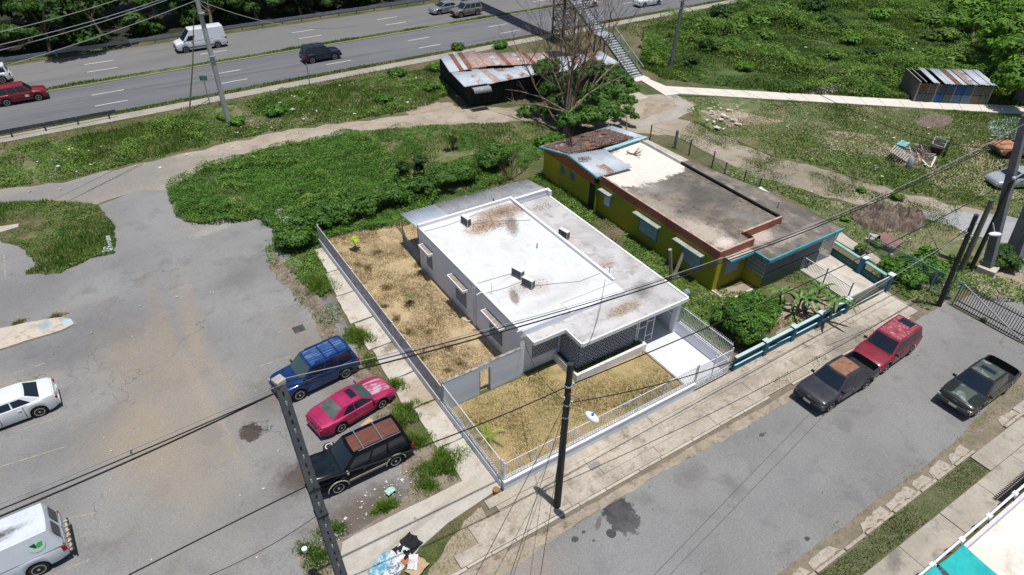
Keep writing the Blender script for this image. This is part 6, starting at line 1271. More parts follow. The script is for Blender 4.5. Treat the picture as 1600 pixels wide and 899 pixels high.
# tree row behind the highway
names = ['leftmost','second','third','fourth','fifth','sixth','seventh','eighth','ninth','tenth']
for i in range(10):
    x = -14+i*6.0+rnd.uniform(-.6,.6); y = hy(x,95.5)+rnd.uniform(-.5,1.0)
    if 9 < x: y += 1.0
    hgt_ = rnd.uniform(5.5,8.0); cl = []
    if i > 7: hgt_ = 5
    for k in range(6): cl.append((x+rnd.uniform(-3.0,3.0), y+rnd.uniform(-.4,3.0), hgt_*((k+.7)/6.5), rnd.uniform(1.7,2.7), rnd.uniform(1.6,2.4), rnd.uniform(1.3,2.0)))
    if i in (2,3): cl += [(x+rnd.uniform(-2,2), y-5.2+rnd.uniform(-1,1), 6.2, 2.2, 1.8, 1.2), (x+1.5, y-3.2, 6.8, 2.2, 1.8, 1.4)]
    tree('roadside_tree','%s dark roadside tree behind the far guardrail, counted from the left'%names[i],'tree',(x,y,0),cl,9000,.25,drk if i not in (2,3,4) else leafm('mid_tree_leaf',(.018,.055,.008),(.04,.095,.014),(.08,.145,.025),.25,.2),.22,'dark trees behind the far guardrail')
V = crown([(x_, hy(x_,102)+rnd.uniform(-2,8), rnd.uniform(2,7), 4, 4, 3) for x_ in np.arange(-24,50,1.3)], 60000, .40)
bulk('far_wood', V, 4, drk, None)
# big bright trees right
def pcl2(L): return [(q.x+.15,q.y+.35,z,r*.95,r*.95,r*.8) for q,z,r in ((G(a,b,z),z,r) for a,b,z,r in L)]
def pcl(L): return [(*G(a,b,z), r, r, r*.8) for a,b,z,r in L]
tree('bright_tree','large bright green tree at the upper right corner','tree',tuple(G(1620,150)),pcl([(1585,45,5,3),(1600,75,4.5,2.6),(1560,60,4,2.2),(1610,20,6,3),(1575,20,5,2.5),(1540,40,3.5,2)]),11000,.24,brt,.3)
tree('bright_tree','bright green tree below the corner tree at the right edge','tree',tuple(G(1625,180)),pcl([(1590,110,3.5,2.2),(1600,130,3,2),(1575,125,2.6,1.6),(1565,95,2.4,1.4)]),6000,.22,brt,.22)
tree('bright_tree','spreading pale green tree left of the corner trees at the top','tree',tuple(G(1520,70)),pcl([(1510,10,3.5,2.4),(1530,20,3.2,2.2),(1495,30,2.6,1.8),(1550,5,4,2.4)]),7000,.24,brt,.22)
# shrubs in the scrub, one by one
SH_ = [(1060,60,1.6),(1095,45,1.8),(1130,25,2.0),(1150,45,2.2),(1180,30,2.2),(1210,20,2.4),(1240,35,2),(1265,12,2.6),(1100,75,1.5),(1140,70,1.6),(1190,60,1.7),(1020,75,1.4),(1025,100,1.2),(1080,100,1.3),(1290,40,1.9),(1330,60,1.8),(1360,90,1.6),(1400,70,1.8),(1300,90,1.4),(1440,95,1.7),(1470,60,2),(1420,110,1.5),(1450,30,2.2),(1375,25,2.2),(1235,90,1.3),(1165,105,1.2),(1480,100,1.8),(1505,90,1.6)]
proto = []
for j,mt in enumerate((lush,drk,brt,lush)):
    cl = [(rnd.uniform(-.6,.6),rnd.uniform(-.6,.6),rnd.uniform(.35,.75),rnd.uniform(.5,.75),rnd.uniform(.5,.75),rnd.uniform(.35,.55)) for _ in range(5)]
    me = bulk('shrub', crown(cl, 1500, .09), 4, mt, None, kind=None, loc=(0,0,0)); proto.append(me)
posw = ['beside the roadside path','among the scrub','in the open scrub','near the white path','below the highway bank']
ORD = ['leftmost','second','third','fourth','fifth','sixth','seventh','eighth','ninth','tenth','eleventh','twelfth','thirteenth']
rowof = lambda py: 'upper' if py < 40 else 'middle' if py < 80 else 'lower'
SH_.sort(key=lambda q:(rowof(q[1]),q[0])); cnt = {}
for j,(px,py,r) in enumerate(SH_):
    o = proto[j%4].copy() if j >= 4 else proto[j]
    if j >= 4: COL.objects.link(o)
    c = G(px,py+r*4); o.location = c; o.scale = (r*1.15,r*1.1,r); o.rotation_euler = (0,0,rnd.uniform(0,6))
    row = rowof(py); cnt[row] = cnt.get(row,-1)+1
    tag(o, 'scrub field shrub, %s from the left in the %s row'%(ORD[cnt[row]],row), 'shrub', 'shrubs in the scrub field')
# dead tree with bare branches
BT = empty('dead_tree', tuple(G(886,212)), 0, 'tall bare dead tree with reddish branches in front of the tin shack', 'tree'); b0 = G(886,212); m = MB(); m2 = MB(); rnd = random.Random(17)
def branch(mm, p, d, L, r, dep):
    pts = [p]; q = p.copy(); dd = d.copy(); k = 5
    for i in range(k):
        dd = (dd+Vector((rnd.uniform(-.2,.2),rnd.uniform(-.2,.2),rnd.uniform(-.06,.14)))).normalized(); q = q+dd*L/k; pts.append(q.copy())
    mm.tube(pts, [r*(1-.55*i/k) for i in range(k+1)], 6 if r > .06 else 4, cap=False)
    if dep:
        for j in range(3 if dep > 1 else 3):
            i = rnd.randint(2,k); a = rnd.uniform(0,6.28); nd_ = (dd+Vector((math.cos(a),math.sin(a),rnd.uniform(0,.6)))*rnd.uniform(.45,.85)).normalized()
            branch(mm, pts[i], nd_, L*rnd.uniform(.5,.75), r*.45, dep-1)
tops = [(890,-30,12.5),(935,-20,12),(862,-15,11),(915,-5,11.5),(835,20,8.5),(878,5,10),(905,10,10.5),(950,20,9),(975,5,9),(850,60,7),(905,40,8.5),(800,60,6.5),(930,60,7.5)]
for i,(px,py,z) in enumerate(tops):
    t = G(px,py,z); d = t-b0; L = d.length; s0 = b0+Vector((rnd.uniform(-.4,.4),rnd.uniform(-.3,.3),0)); mid = s0.lerp(t,.45)+Vector((rnd.uniform(-.5,.5),rnd.uniform(-.5,.5),.3)); mm = m if i%3 else m2
    mm.tube([s0,s0.lerp(mid,.5),mid,mid.lerp(t,.5)+Vector((rnd.uniform(-.3,.3),0,.1)),t],[.12,.095,.065,.038,.015],6)
    for q,rr0 in ((mid,.08),(mid.lerp(t,.4),.06),(mid.lerp(t,.75),.04)):
        for _ in range(3): a = rnd.uniform(0,6.28); branch(mm, q, Vector((math.cos(a)*.7,math.sin(a)*.7,rnd.uniform(.3,1.1))).normalized(), L*rnd.uniform(.18,.34), rr0*.6, 2)
for px,py,z in ((770,165,.6),(790,140,1.6),(1010,60,4.5),(985,115,2.5),(960,125,4)):
    t = G(px,py,z); s0 = b0+Vector((0,0,2.2)); m2.tube([s0,s0.lerp(t,.4)+Vector((0,0,.5)),s0.lerp(t,.75)+Vector((0,0,.35)),t],[.09,.07,.045,.02],6); branch(m2, s0.lerp(t,.6)+Vector((0,0,.4)), (t-s0).normalized(), 1.8, .04, 1)
m.build('branches', pm('red_bark',(.10,.055,.042),(.15,.095,.07),s=2,fine=.25,bump=.4), BT); m2.build('pale_branches', pm('pale_bark',(.26,.205,.16),(.16,.12,.09),s=1.2,fine=.2), BT)
# leafy trees around it
tree('leafy_tree','dark leafy tree tangled with the dead tree trunk behind the tin roof','tree',tuple(G(905,200)),pcl2([(845,110,3.2,1.2),(862,140,2.4,1.4),(862,105,3.4,1.3),(880,130,3,1.5),(905,120,3.6,1.2),(930,110,3.6,1.5),(900,160,2.4,1.7),(935,150,2.6,1.7),(870,165,1.8,1.5),(925,185,1.6,1.5),(895,190,1.4,1.5),(950,175,1.8,1.5)]),30000,.14,leafm('thicket_leaf',(.03,.10,.013),(.065,.16,.022),(.14,.26,.045),.5),.2,None)
tree('leafy_tree','leafy tree in front of the lower stair flight','tree',tuple(G(968,170)),pcl2([(965,118,2.4,1.2),(980,128,2.0,1.0),(950,132,2.4,1.3),(968,150,1.8,1.3),(990,140,1.4,.8),(985,160,1.2,.9)]),12000,.13,leafm('thicket_leaf',(.03,.10,.013),(.065,.16,.022),(.14,.26,.045),.5),.1,None)
tree('sapling','small drooping sapling right of the dead tree by the dirt track','tree',tuple(G(979,203)),pcl([(972,160,1.9,.7),(982,172,1.5,.7),(992,182,1.1,.5),(968,180,1.2,.6)]),1800,.13,vine,.06,None)
tree('bush','low green bush left of the dead tree at the track edge','bush',tuple(G(835,185)),pcl([(820,174,.5,.9),(838,170,.7,1.0),(855,176,.6,.9),(868,215,.6,1.0),(880,228,.6,.9),(850,222,.5,.9)]),3500,.13,vine,.06,None)
for px,py,r,l in ((875,50,.9,0),(780,75,1.0,'spiky bush above the rusty roof end'),(715,78,.9,'spiky bush behind the upper corner of the tin shack'),(620,120,1.1,'rounded bush on the bank left of the tin shack'),(680,110,1.0,'bush against the left wall of the tin shack'),(675,140,1.0,'lower bush by the left wall of the tin shack'),(600,160,.9,'leafy bush on the bank above the dirt track'),(430,180,1.0,'dark bush on the bank above the dirt track'),(370,195,.8,'dark bush at the foot of the pale highway pole')):
    if not l: continue
    c = G(px,py); o = bulk('bush', crown([(c.x,c.y,.4*r,r*1.1,r,.7*r),(c.x+.5*r,c.y+.3,.3*r,.8*r,.8*r,.5*r)], 1500, .13), 4, lush if px%2 else vine, None, kind=None, loc=tuple(c)); tag(o, l, 'bush')
# vine hedge behind the white house lot, in lengths
HX = [(8.6,41.0),(10.6,41.6),(12.6,41.9),(14.8,42.0),(17.0,42.2),(19.2,42.6),(21.4,43.0),(23.6,43.4),(25.8,43.8),(27.6,44.4)]
HG = empty('vine_hedge', (18,42.4,0), 0, 'long dark vine covered hedge along the back of the white house lot', 'hedge')
V = crown([(x+rnd.uniform(-.8,.8),y+rnd.uniform(-.5,.5),rnd.uniform(.6,1.35),rnd.uniform(1.0,1.6),rnd.uniform(.8,1.2),rnd.uniform(.6,.95)) for x,y in HX for _ in (0,1,2)], 42000, .105)
bulk('foliage', V, 4, leafm('hedge_leaf', (.035,.10,.014), (.065,.15,.022), (.13,.24,.045), .5), HG, kind=None)
for px,py,l in ((632,272,'left vine swallowed post standing behind the hedge'),(655,262,'taller vine swallowed stump standing behind the hedge'),(762,240,'vine covered bush at the right end of the hedge'),(795,235,'round vine bush beside the tin roof of the yellow house')):
    c = G(px,py+14); h_ = 1.5 if px in (632,655) else .9
    o = bulk('vine_shrub', crown([(c.x,c.y,h_*.5,.45,.45,h_*.5),(c.x,c.y,h_,.6,.6,.45),(c.x+.4,c.y,h_*.9,.5,.4,.3)], 1800, .1), 4, drk if px < 700 else vine, None, kind=None, loc=tuple(c)); tag(o, l, 'bush')
# bare shrub in the field
c = G(708,235); m = MB()
for k in range(6): a = rnd.uniform(0,6.28); branch(m, c+Vector((0,0,0)), Vector((math.cos(a)*.4,math.sin(a)*.4,1)).normalized(), 1.5, .05, 2)
R = empty('half_dead_shrub', c, 0, 'half dead shrub with brown twigs in the green field above the hedge', 'shrub'); m.build('branches', MATS['red_bark'], R); bulk('crown', crown([(c.x-.4,c.y,1.5,.5,.5,.4),(c.x+.3,c.y,1.2,.4,.4,.3)],350,.1), 4, lush, R, kind=None)
c = G(800,280); m = MB()
for k in range(5): a = rnd.uniform(0,6.28); branch(m, c, Vector((math.cos(a)*.8,math.sin(a)*.8,.7)).normalized(), 1.6, .06, 2)
tag(m.build('dead_brush', MATS['red_bark'], None), 'red brown dead branches between hedge and yellow house', 'dead branches')
# citrus bush, bananas, palms
tree('citrus_tree','dense glossy citrus bush inside the blue walled garden','tree',tuple(G(1170,540)),[(*G(a,b,z),r,r,r*.75) for a,b,z,r in ((1150,480,1.7,1.0),(1175,470,1.9,1.0),(1165,500,1.6,1.2),(1190,500,1.5,1.0),(1150,505,1.2,.9),(1205,485,1.2,.8),(1175,520,1.0,1.0),(1128,492,1.0,.7),(1215,470,.9,.6))],17000,.085,leafm('citrus_leaf',(.035,.105,.012),(.075,.18,.02),(.15,.28,.04),.8),.09)
def fronds(R, c, n, L, wd, mat, rise=.9, droop=1.0, h0=.5, name='leaf', seed=0, feather=False):
    r = random.Random(seed)
    for k in range(n):
        a = 2*PI*k/n+r.uniform(-.3,.3); l = L*r.uniform(.75,1.1); ri = rise*r.uniform(.6,1.2); m = MB(); S_ = 9; vs = []; d = Vector((math.cos(a),math.sin(a),0)); s_ = Vector((-d.y,d.x,0))
        cen = []
        for i in range(S_+1):
            t = i/S_; p = c+Vector((0,0,h0))+d*(l*t)+Vector((0,0,ri*t*1.3-droop*t*t*1.5)); cen.append(p)
        if feather:
            m.tube(cen, .012, 4); 
            for i in range(1,S_+1):
                for q in (0,.5):
                    p = cen[i] if q == 0 else cen[i].lerp(cen[i-1],.5); ll = wd*(1-.55*i/S_)
                    for sg in (1,-1): e = p+s_*sg*ll+d*ll*.6-Vector((0,0,ll*.4)); m.add([p,p+d*.035,e],[(0,1,2)])
        else:
            for i,p in enumerate(cen):
                w_ = wd*math.sin(PI*min(1,.08+.92*(i/S_)))**.6*(1 if i < S_ else .1); vs += [p-s_*w_+Vector((0,0,w_*.35)), p, p+s_*w_+Vector((0,0,w_*.35))]
            m.add(vs, [(i*3+j,(i+1)*3+j,(i+1)*3+j+1,i*3+j+1) for i in range(S_) for j in (0,1)], True)
        m.build(name, mat, R)
ban = pm('banana_leaf',(.07,.15,.03),(.15,.25,.06),s=2,fine=.15,rough=.45,bump=.1); stem_m = pm('banana_stem',(.20,.22,.09),(.30,.22,.12),s=4,fine=.2); pal = pm('palm_leaf',(.18,.28,.03),(.26,.34,.05),s=4,rough=.5,bump=0); pal2 = pm('yellowed_leaf',(.60,.50,.05),(.5,.42,.06),s=4,rough=.5,bump=0); pap = pm('papaya_leaf',(.36,.42,.03),(.28,.38,.04),s=4,rough=.5,bump=0)
for i,(px,py,h_,l) in enumerate(((1215,478,.9,'banana plant nearest the citrus bush'),(1243,492,1.1,'banana plant in the middle of the walled garden'),(1258,488,.9,'banana plant behind the third wall pillar'),(1293,505,1.5,'tallest banana plant, its leaf drooping over the blue wall'),(1275,470,.8,'small banana plant near the barred enclosure'))):
    c = G(px,py); R = empty('banana_plant', c, 0, l, 'banana plant', 'banana plants in the walled garden'); MB().tube([c,c+Vector((.03,0,h_))],[.1,.06],8).build('stem', stem_m, R); fronds(R, c, 8, 1.45 if h_ > 1 else 1.15, .10, ban, 1.35, 1.15, h_, seed=i)
c = G(762,684); R = empty('young_palm', c, 0, 'young coconut palm with one yellow leaf in the front lawn', 'palm'); MB().tube([c,c+Vector((0,0,.3))],[.07,.05],8).build('stem', stem_m, R)
fronds(R, c, 6, 1.0, .22, pal, .95, .8, .25, seed=3, feather=True); fronds(R, c, 2, .8, .2, pal2, .1, .35, .2, seed=9, feather=True, name='yellow_leaf')
c = G(556,391); R = empty('papaya_sapling', c, 0, 'yellow green papaya sapling in the far corner of the dry side yard', 'sapling'); MB().tube([c,c+Vector((0,0,.95))],[.03,.02],6).build('stem', stem_m, R); fronds(R, c, 8, .45, .13, pap, .25, .3, .9, seed=5)
c = G(641,475); R = empty('papaya_sapling', c, 0, 'small light green sapling in the middle of the dry side yard', 'sapling'); MB().tube([c,c+Vector((0,0,.5))],[.025,.02],6).build('stem', stem_m, R); fronds(R, c, 6, .28, .08, ban, .25, .2, .5, seed=6)
# bushes by the gate and kerbs
tree('bush','dark glossy thicket beside the thick tarred pole','bush',tuple(G(1425,440)),pcl([(1415,415,.9,1.0),(1440,410,1.0,1.0),(1400,425,.7,.8),(1460,420,.9,.9),(1430,435,.6,.9),(1450,395,.8,.8),(1385,410,.6,.6)]),9000,.10,vine,.06)
tree('bush','feathery dark bush right of the massive concrete pole','bush',tuple(G(1568,425)),pcl([(1565,400,.8,.9),(1580,410,.6,.9),(1555,410,.5,.7),(1570,390,.9,.7)]),4500,.12,drk,.06)
for px,py,r,l in ((1345,395,.6,'low green bush behind the bottle green balustrade'),(1370,385,.5,'low weed bush beside the red slab in the field'),(1320,345,.4,'low weed bush above the stained slab corner'),(1400,312,.6,'grassy mound bush along the brown soil heap'),(1345,300,.4,'small bush left of the brown soil heap'),(985,535,.28,'small shrub growing in the porch planter near the gate'),(1536,502,.22,'weed bush at the foot of the street gate')):
    c = G(px,py, .4 if px == 985 else 0); o = bulk('bush', crown([(c.x,c.y,c.z+r*.5,r,r,r*.7)], 900 if r > .3 else 400, .08 if r > .3 else .05), 4, lush, None, kind=None, loc=tuple(c)); tag(o, l, 'bush')
for (px,py,r,n) in ((640,478,.5,300),(575,420,.45,300),(605,450,.5,300),(655,430,.4,250),(700,545,.4,250),(660,560,.4,250),(690,490,.35,250),(560,440,.4,300),(590,395,.35,250),(620,500,.4,300),(670,520,.35,250),(720,570,.4,250),(600,480,.3,250),(640,520,.45,350),(655,415,.3,200),(560,415,.3,200),(700,580,.3,200)): spot(px,py,r,r,n,.22,mat=lawn2,label=None,name='straw_tuft')
# roof debris
def debris(L, z, n, size, mat, name, label=None):
    V = []
    for (cx,cy,rx,ry) in L:
        k = int(n*rx*ry); a = RNG.uniform(0,2*PI,k); q = RNG.random(k)**.7; P = np.stack([cx+np.cos(a)*q*rx, cy+np.sin(a)*q*ry, z+.01+RNG.random(k)*.05*(1-q)],1); N = RNG.normal(0,.35,(k,3)); N[:,2] = 1
        V.append(diamonds(P, N, size*RNG.uniform(.5,1.4,k), .3))
    return bulk(name, np.concatenate(V), 4, mat, None)
debris([(21.0,33.1,2.1,.8),(18.9,32.2,1.3,.8),(20.2,31.8,1.0,.5)], 3.05, 1000, .04, brown, 'dried_vines'); debris([(17.8,25.3,1.3,.55),(16.6,24.9,.45,.12),(18.4,24.9,.5,.3)], 3.05, 330, .035, debr, 'roof_leaf_litter')
debris([(21.5,21.2,1.2,.35),(23.9,32.8,.9,.6),(23.4,25.0,.6,.35)], 2.68, 420, .04, debr, 'roof_leaf_litter')
def slope_debris(n):
    a,b,c,d = G(888,242,3.22), G(1005,213,3.06), G(955,197,2.79), G(842,229,2.69); u = RNG.random(n)*.86+.02; v = RNG.random(n)*.9+.03; k = fld(u*9,v*5,1.2,5) > .22; u, v = u[k], v[k]
    A_,B_,C_,D_ = [np.array(q) for q in (a,b,c,d)]; P = (A_*(1-u[:,None])+B_*u[:,None])*(1-v[:,None])+(D_*(1-u[:,None])+C_*u[:,None])*v[:,None]; P[:,2] += .03+RNG.random(len(P))*.08; N = RNG.normal(0,.35,P.shape); N[:,2] = 1
    bulk('roof_leaf_litter', diamonds(P, N, .065*RNG.uniform(.5,1.4,len(P)), .35), 4, debr, None)
slope_debris(16000); debris([(30.3,36.4,.6,.45)], 3.2, 900, .06, debr, 'roof_leaf_litter')
m = MB(); 
for k in range(6): a = rnd.uniform(0,6.28); branch(m, Vector((31.0+rnd.uniform(-.5,.5),38.8,3.1)), Vector((math.cos(a),math.sin(a),.12)).normalized(), 1.3, .04, 1)
tag(m.build('fallen_branch', wirem, None), 'dark fallen branches on the debris covered tin roof', 'branch')
c = G(865,206,2.7); p = G(993,240,2.65)
m = MB()
for k in range(4): a = rnd.uniform(0,6.28); branch(m, Vector((34.6,35.6,2.86)), Vector((math.cos(a),math.sin(a),.1)).normalized(), .6, .07, 1)
tag(m.build('dead_branch', MATS['red_bark'], None), 'small dead branch lying on the pale part of the stained roof', 'branch')
# soil heaps
def heap(px, py, rx, ry, h, mat, label, n=34, seed=0, name='soil_heap'):
    c = G(px,py); m = MB(); r = random.Random(seed); vs = []; K = 9
    x = np.linspace(-1,1,n); X,Yy = np.meshgrid(x,x); F = fld(X.ravel()*3+c.x, Yy.ravel()*3+c.y, 1.6, seed).reshape(n,n); q = np.clip(1-(X**2+Yy**2),0,1)**.6; Z = q*h*(.2+1.1*F)+RNG.normal(0,.03,(n,n))*(q>0)-.03
    m.add([(c.x+X[i,j]*rx,c.y+Yy[i,j]*ry,Z[i,j]) for i in range(n) for j in range(n)], [(i*n+j,i*n+j+1,(i+1)*n+j+1,(i+1)*n+j) for i in range(n-1) for j in range(n-1) if q[i,j]+q[i+1,j+1] > 0], False)
    return tag(m.build(name, mat, None), label, 'heap')
hm = pm('heap_soil',(.20,.15,.115),(.13,.10,.08),s=2,fine=.35,bump=.8,c3=(.27,.22,.17))
heap(1370,343,1.9,1.9,1.1,hm,'left brown soil heap beside the stained slab roof',seed=1); heap(1408,345,1.8,1.6,1.15,hm,'right brown soil heap joined to the left one',seed=2)
heap(1290,141,4.0,1.1,.3,pm('heap_grey',(.25,.225,.19),(.19,.17,.14),s=2,fine=.3,bump=.8),'long low grey rubble heap above the white path',seed=3,name='rubble_heap'); heap(1460,190,2.6,1.3,.35,hm,'low brown brush heap below the pallet shed',seed=4,name='brush_heap')
heap(990,152,1.0,.8,.05,conc2_m,'thin pale concrete patch near the stair foot',seed=5,name='concrete_patch') if False else None
q = pix([(975,150),(998,145),(1014,153),(985,162)]); tag(sheet('concrete_pad', rag(q,.05,.5), .05, conc2_m, thick=.05, kind=None), 'thin pale concrete pad near the stair foot', 'concrete pad')
# rubbish: litter scattered everywhere (nobody could count it)
lw = pm('litter_white',(.62,.60,.56),(.45,.43,.40),s=3,bump=0); 
def litter(name, poly, n, s0, s1, mat, z=.02, veg=0):
    x, y = scatter(poly, max(2000,n)); idx = RNG.permutation(len(x))[:n]; x, y = x[idx], y[idx]; V = []
    for i in range(len(x)):
        a = random.uniform(0,6.28); l = random.uniform(s0,s1)*random.choice((.5,.7,1)); w_ = l*random.uniform(.3,.9); c, s_ = math.cos(a), math.sin(a); zz = z+random.uniform(0,.04)+veg*random.random()
        V += [(x[i]-c*l/2+s_*w_/2,y[i]-s_*l/2-c*w_/2,zz),(x[i]+c*l/2+s_*w_/2,y[i]+s_*l/2-c*w_/2,zz+random.uniform(0,.06)),(x[i]+c*l/2-s_*w_/2,y[i]+s_*l/2+c*w_/2,zz),(x[i]-c*l/2-s_*w_/2,y[i]-s_*l/2+c*w_/2,zz+random.uniform(0,.06))]
    return bulk(name, V, 4, mat, None)
litter('field_litter', RL, 220, .06, .3, lw, .06, .2); litter('field_litter', RM, 70, .06, .25, lw, .05, .3); litter('field_litter', RU, 110, .12, .45, lw, .5, 1.0)
litter('field_litter', EMB, 50, .1, .45, lw, .1, .4); litter('lot_litter', pix([(20,440),(400,350),(500,520),(400,899),(0,899)]), 90, .03, .12, lw, .02); litter('track_litter', pix([(20,300),(440,210),(690,180),(840,175),(840,185),(440,225),(20,315)]), 60, .06, .3, lw, .02)
litter('kerb_litter', pix([(600,740),(660,720),(640,790),(560,820),(480,890),(500,830)]), 90, .03, .16, lw, .03); litter('side_yard_litter', pix([(1090,170),(1150,165),(1165,200),(1110,210)]), 30, .2, .7, lw, .15, .2)
litter('stones', [(8.0,22),(9.0,22),(9.2,33),(8.3,33)], 160, .04, .16, pm('stone_grey',(.3,.26,.22),(.2,.17,.14),s=5), .02); litter('street_litter', [(12,8),(40,8),(40,13),(12,13)], 40, .02, .08, pm('litter_dark',(.05,.05,.05)), .017)
def chunk(px, py, sz, mat, name, label, cat, rz=.3, z=0., tilt=.0):
    c = G(px,py,z); m = MB(); r = random.Random(px)
    m.obox((c.x,c.y,z+sz[2]/2+.01),sz,rz,tilt,tilt*.6)
    return tag(m.build(name, mat, None, bevel=min(sz)*.2), label, cat)
cb = pm('cardboard',(.42,.29,.18),(.48,.34,.22),s=3,fine=.08); wp_ = pm('crumpled_white',(.70,.70,.70),(.6,.62,.64),s=5,bump=.8,bs=10); tq = pm('printed_teal',(.10,.34,.42),(.45,.62,.66),s=5,c3=(.12,.18,.3),s3=8,fine=.1)
def crumple(px, py, rx, ry, h, mat, name, label, cat, seed, rz=0, n=9):
    c = G(px,py,.1); x = np.linspace(-1,1,n); X,Yy = np.meshgrid(x,x); r = np.random.default_rng(seed); Z = h*r.random((n,n)); jx = r.normal(0,.05,(n,n)); m = MB(); co,si = math.cos(rz),math.sin(rz)
    m.add([(c.x+(X[i,j]+jx[i,j])*rx*co-(Yy[i,j]+jx[j,i])*ry*si, c.y+(X[i,j]+jx[i,j])*rx*si+(Yy[i,j]+jx[j,i])*ry*co, .15+Z[i,j]) for i in range(n) for j in range(n)],[(i*n+j,i*n+j+1,(i+1)*n+j+1,(i+1)*n+j) for i in range(n-1) for j in range(n-1)])
    o = m.build(name, mat, None); s_ = o.modifiers.new('t','SOLIDIFY'); s_.thickness = .01; return tag(o, label, cat)
crumple(637,856,.52,.38,.16,wirem,'black_bag','black cloth bag on top of the rubbish pile','bag',1,.35); MB_ = None
crumple(622,868,.42,.3,.12,wp_,'white_sheet','crumpled white sheet under the black bag','sheet',2,.5); crumple(645,880,.35,.2,.12,wp_,'white_sheet','white paper strip right of the black bag','sheet',3,1.0)
crumple(597,885,.55,.3,.1,tq,'printed_sheet','teal printed plastic sheet at the bottom of the rubbish pile','sheet',4,.5); crumple(615,889,.3,.26,.1,pm('printed_blue_grey',(.16,.18,.26),(.5,.55,.6),s=6),'printed_sheet','blue grey printed sheet beside the teal one','sheet',5,.9)
crumple(652,888,.42,.3,.04,cb,'cardboard_sheet','flattened cardboard at the right of the rubbish pile','cardboard',6,.4); crumple(631,874,.16,.3,.05,pm('orange_board',(.42,.16,.06)),'orange_board','orange board sticking out below the black bag','board',7,.2)
crumple(610,897,.5,.2,.1,wp_,'white_sheet','white scraps along the bottom edge of the rubbish pile','sheet',8,.2)
crumple(610,769,.22,.16,.1,pm('mint_plastic',(.42,.62,.52)),'plastic_bag','mint green plastic bag beside the black SUV','bag',9,.2); 
c = G(515,701); R = empty('spare_wheel', c, 0, 'loose wheel lying flat in front of the black SUV', 'wheel'); MB().lathe([(.2,.02),(.3,.02),(.31,.12),(.2,.16)],20,tuple(c)).build('tyre', tyre_m, R); MB().lathe([(.2,.10),(.2,.165),(.05,.15)],16,tuple(c)).build('rim', pm('hub_white',(.6,.58,.54),bump=0), R)
crumple(577,664,.32,.3,.03,pm('tan_board',(.50,.36,.2)),'board','tan board lying under the pink coupe door','board',11,.4)
c = G(477,863); tag(MB().lathe([(.11,0),(.12,.25),(.1,.26)],16,(c.x,c.y,.02)).build('white_bucket', wp_, None), 'white round bucket lid in the weeds by the thick pole', 'bucket')
c = G(787,768); tag(MB().lathe([(.16,.05),(.13,.1),(.16,.3)],12,(c.x-.35,c.y+.1,0)).build('clay_pot', pm('terracotta',(.28,.15,.08)), None), 'small terracotta pot at the corner of the white fence', 'pot')
# junk pile in the field
JP = [(1402,240),(1412,247)]
c = G(1405,250); R = empty('pallet', c, .3, 'grey wooden pallet leaning in the junk pile', 'pallet')
for k in range(9): MB().obox((0,-.8+k*.2,.35+k*.06),(1.8,.14,.03),0,.25).build('slat', wood_r, R, world=False)
c = G(1422,256,.4); tag(MB().blob(tuple(c),.35,12,9,(.75,.75,1.9)).build('gas_bottle', pm('bottle_grey',(.42,.46,.50),(.3,.33,.36),s=3), None), 'grey gas cylinder standing in the junk pile', 'gas cylinder')
for i,(a,b,mt,l) in enumerate((((1440,250),(1452,262),'cream','short cream plank at the front of the junk pile'),((1462,245),(1454,262),'cream','second cream plank crossing the front one'),((1415,232),(1437,236),'cream','long pale board on top of the junk pile'),((1380,232),(1395,236),'grey','grey pipe at the left end of the junk pile'),((1434,240),(1438,256),'tan','tan board standing in the middle of the junk pile'),((1428,226),(1446,228),'grey','grey bar behind the junk pile'))):
    p,q = G(*a,.35),G(*b,.15); tag(MB().bar(p,q,.14,.1).build('plank', {'cream':MATS['beam_cream'],'grey':wood_r,'tan':cb}[mt], None), l, 'plank')
c = G(1410,228,.4); tag(MB().obox(c,(1.3,.8,.5),.2).build('teal_crate', pm('crate_teal',(.10,.30,.34),(.3,.45,.45),s=3), None, bevel=.03), 'teal crate at the back of the junk pile', 'crate')
R = empty('buggy_frame', G(1462,238), .4, 'overturned pushcart frame with spoked wheels on the junk pile', 'cart')
m = MB(); 
for a,b in (((-.9,-.5,.9),(.9,-.5,.9)),((-.9,.5,1.0),(.9,.5,1.0)),((-.9,-.5,.9),(-.9,.5,1.0)),((.9,-.5,.9),(.9,.5,1.0)),((0,-.5,.9),(0,.5,1.0)),((-.9,-.5,.9),(-.4,-.4,.2)),((.9,-.5,.9),(1.4,-.3,.3)),((.9,.5,1.),(1.8,-.6,.9))): m.bar(a,b,.07)
m.build('frame', pm('frame_blue',(.12,.20,.24),(.5,.5,.45),s=4), R, world=False)
MB().box(-.8,.8,-.4,.4,.3,.7).build('basket', pm('basket_dark',(.02,.02,.025),(.09,.03,.03),s=3), R, world=False)
for x in (-.2,1.5):
    m = MB(); m.tube([(x+.55*math.cos(a),-.75,.5+.55*math.sin(a)) for a in [2*PI*i/18 for i in range(19)]],.05,5)
    for k in range(6): m.bar((x,-.75,.5),(x+.52*math.cos(k),-.75,.5+.52*math.sin(k)),.02)
    m.build('spoked_wheel', wirem, R, world=False)
heap(1430,250,2.6,1.5,.35,dbr,'loose scrap under the junk pile',seed=9,name='scrap_heap')
rnd = random.Random(5); m = MB(); m2_ = MB(); cj = G(1432,246)
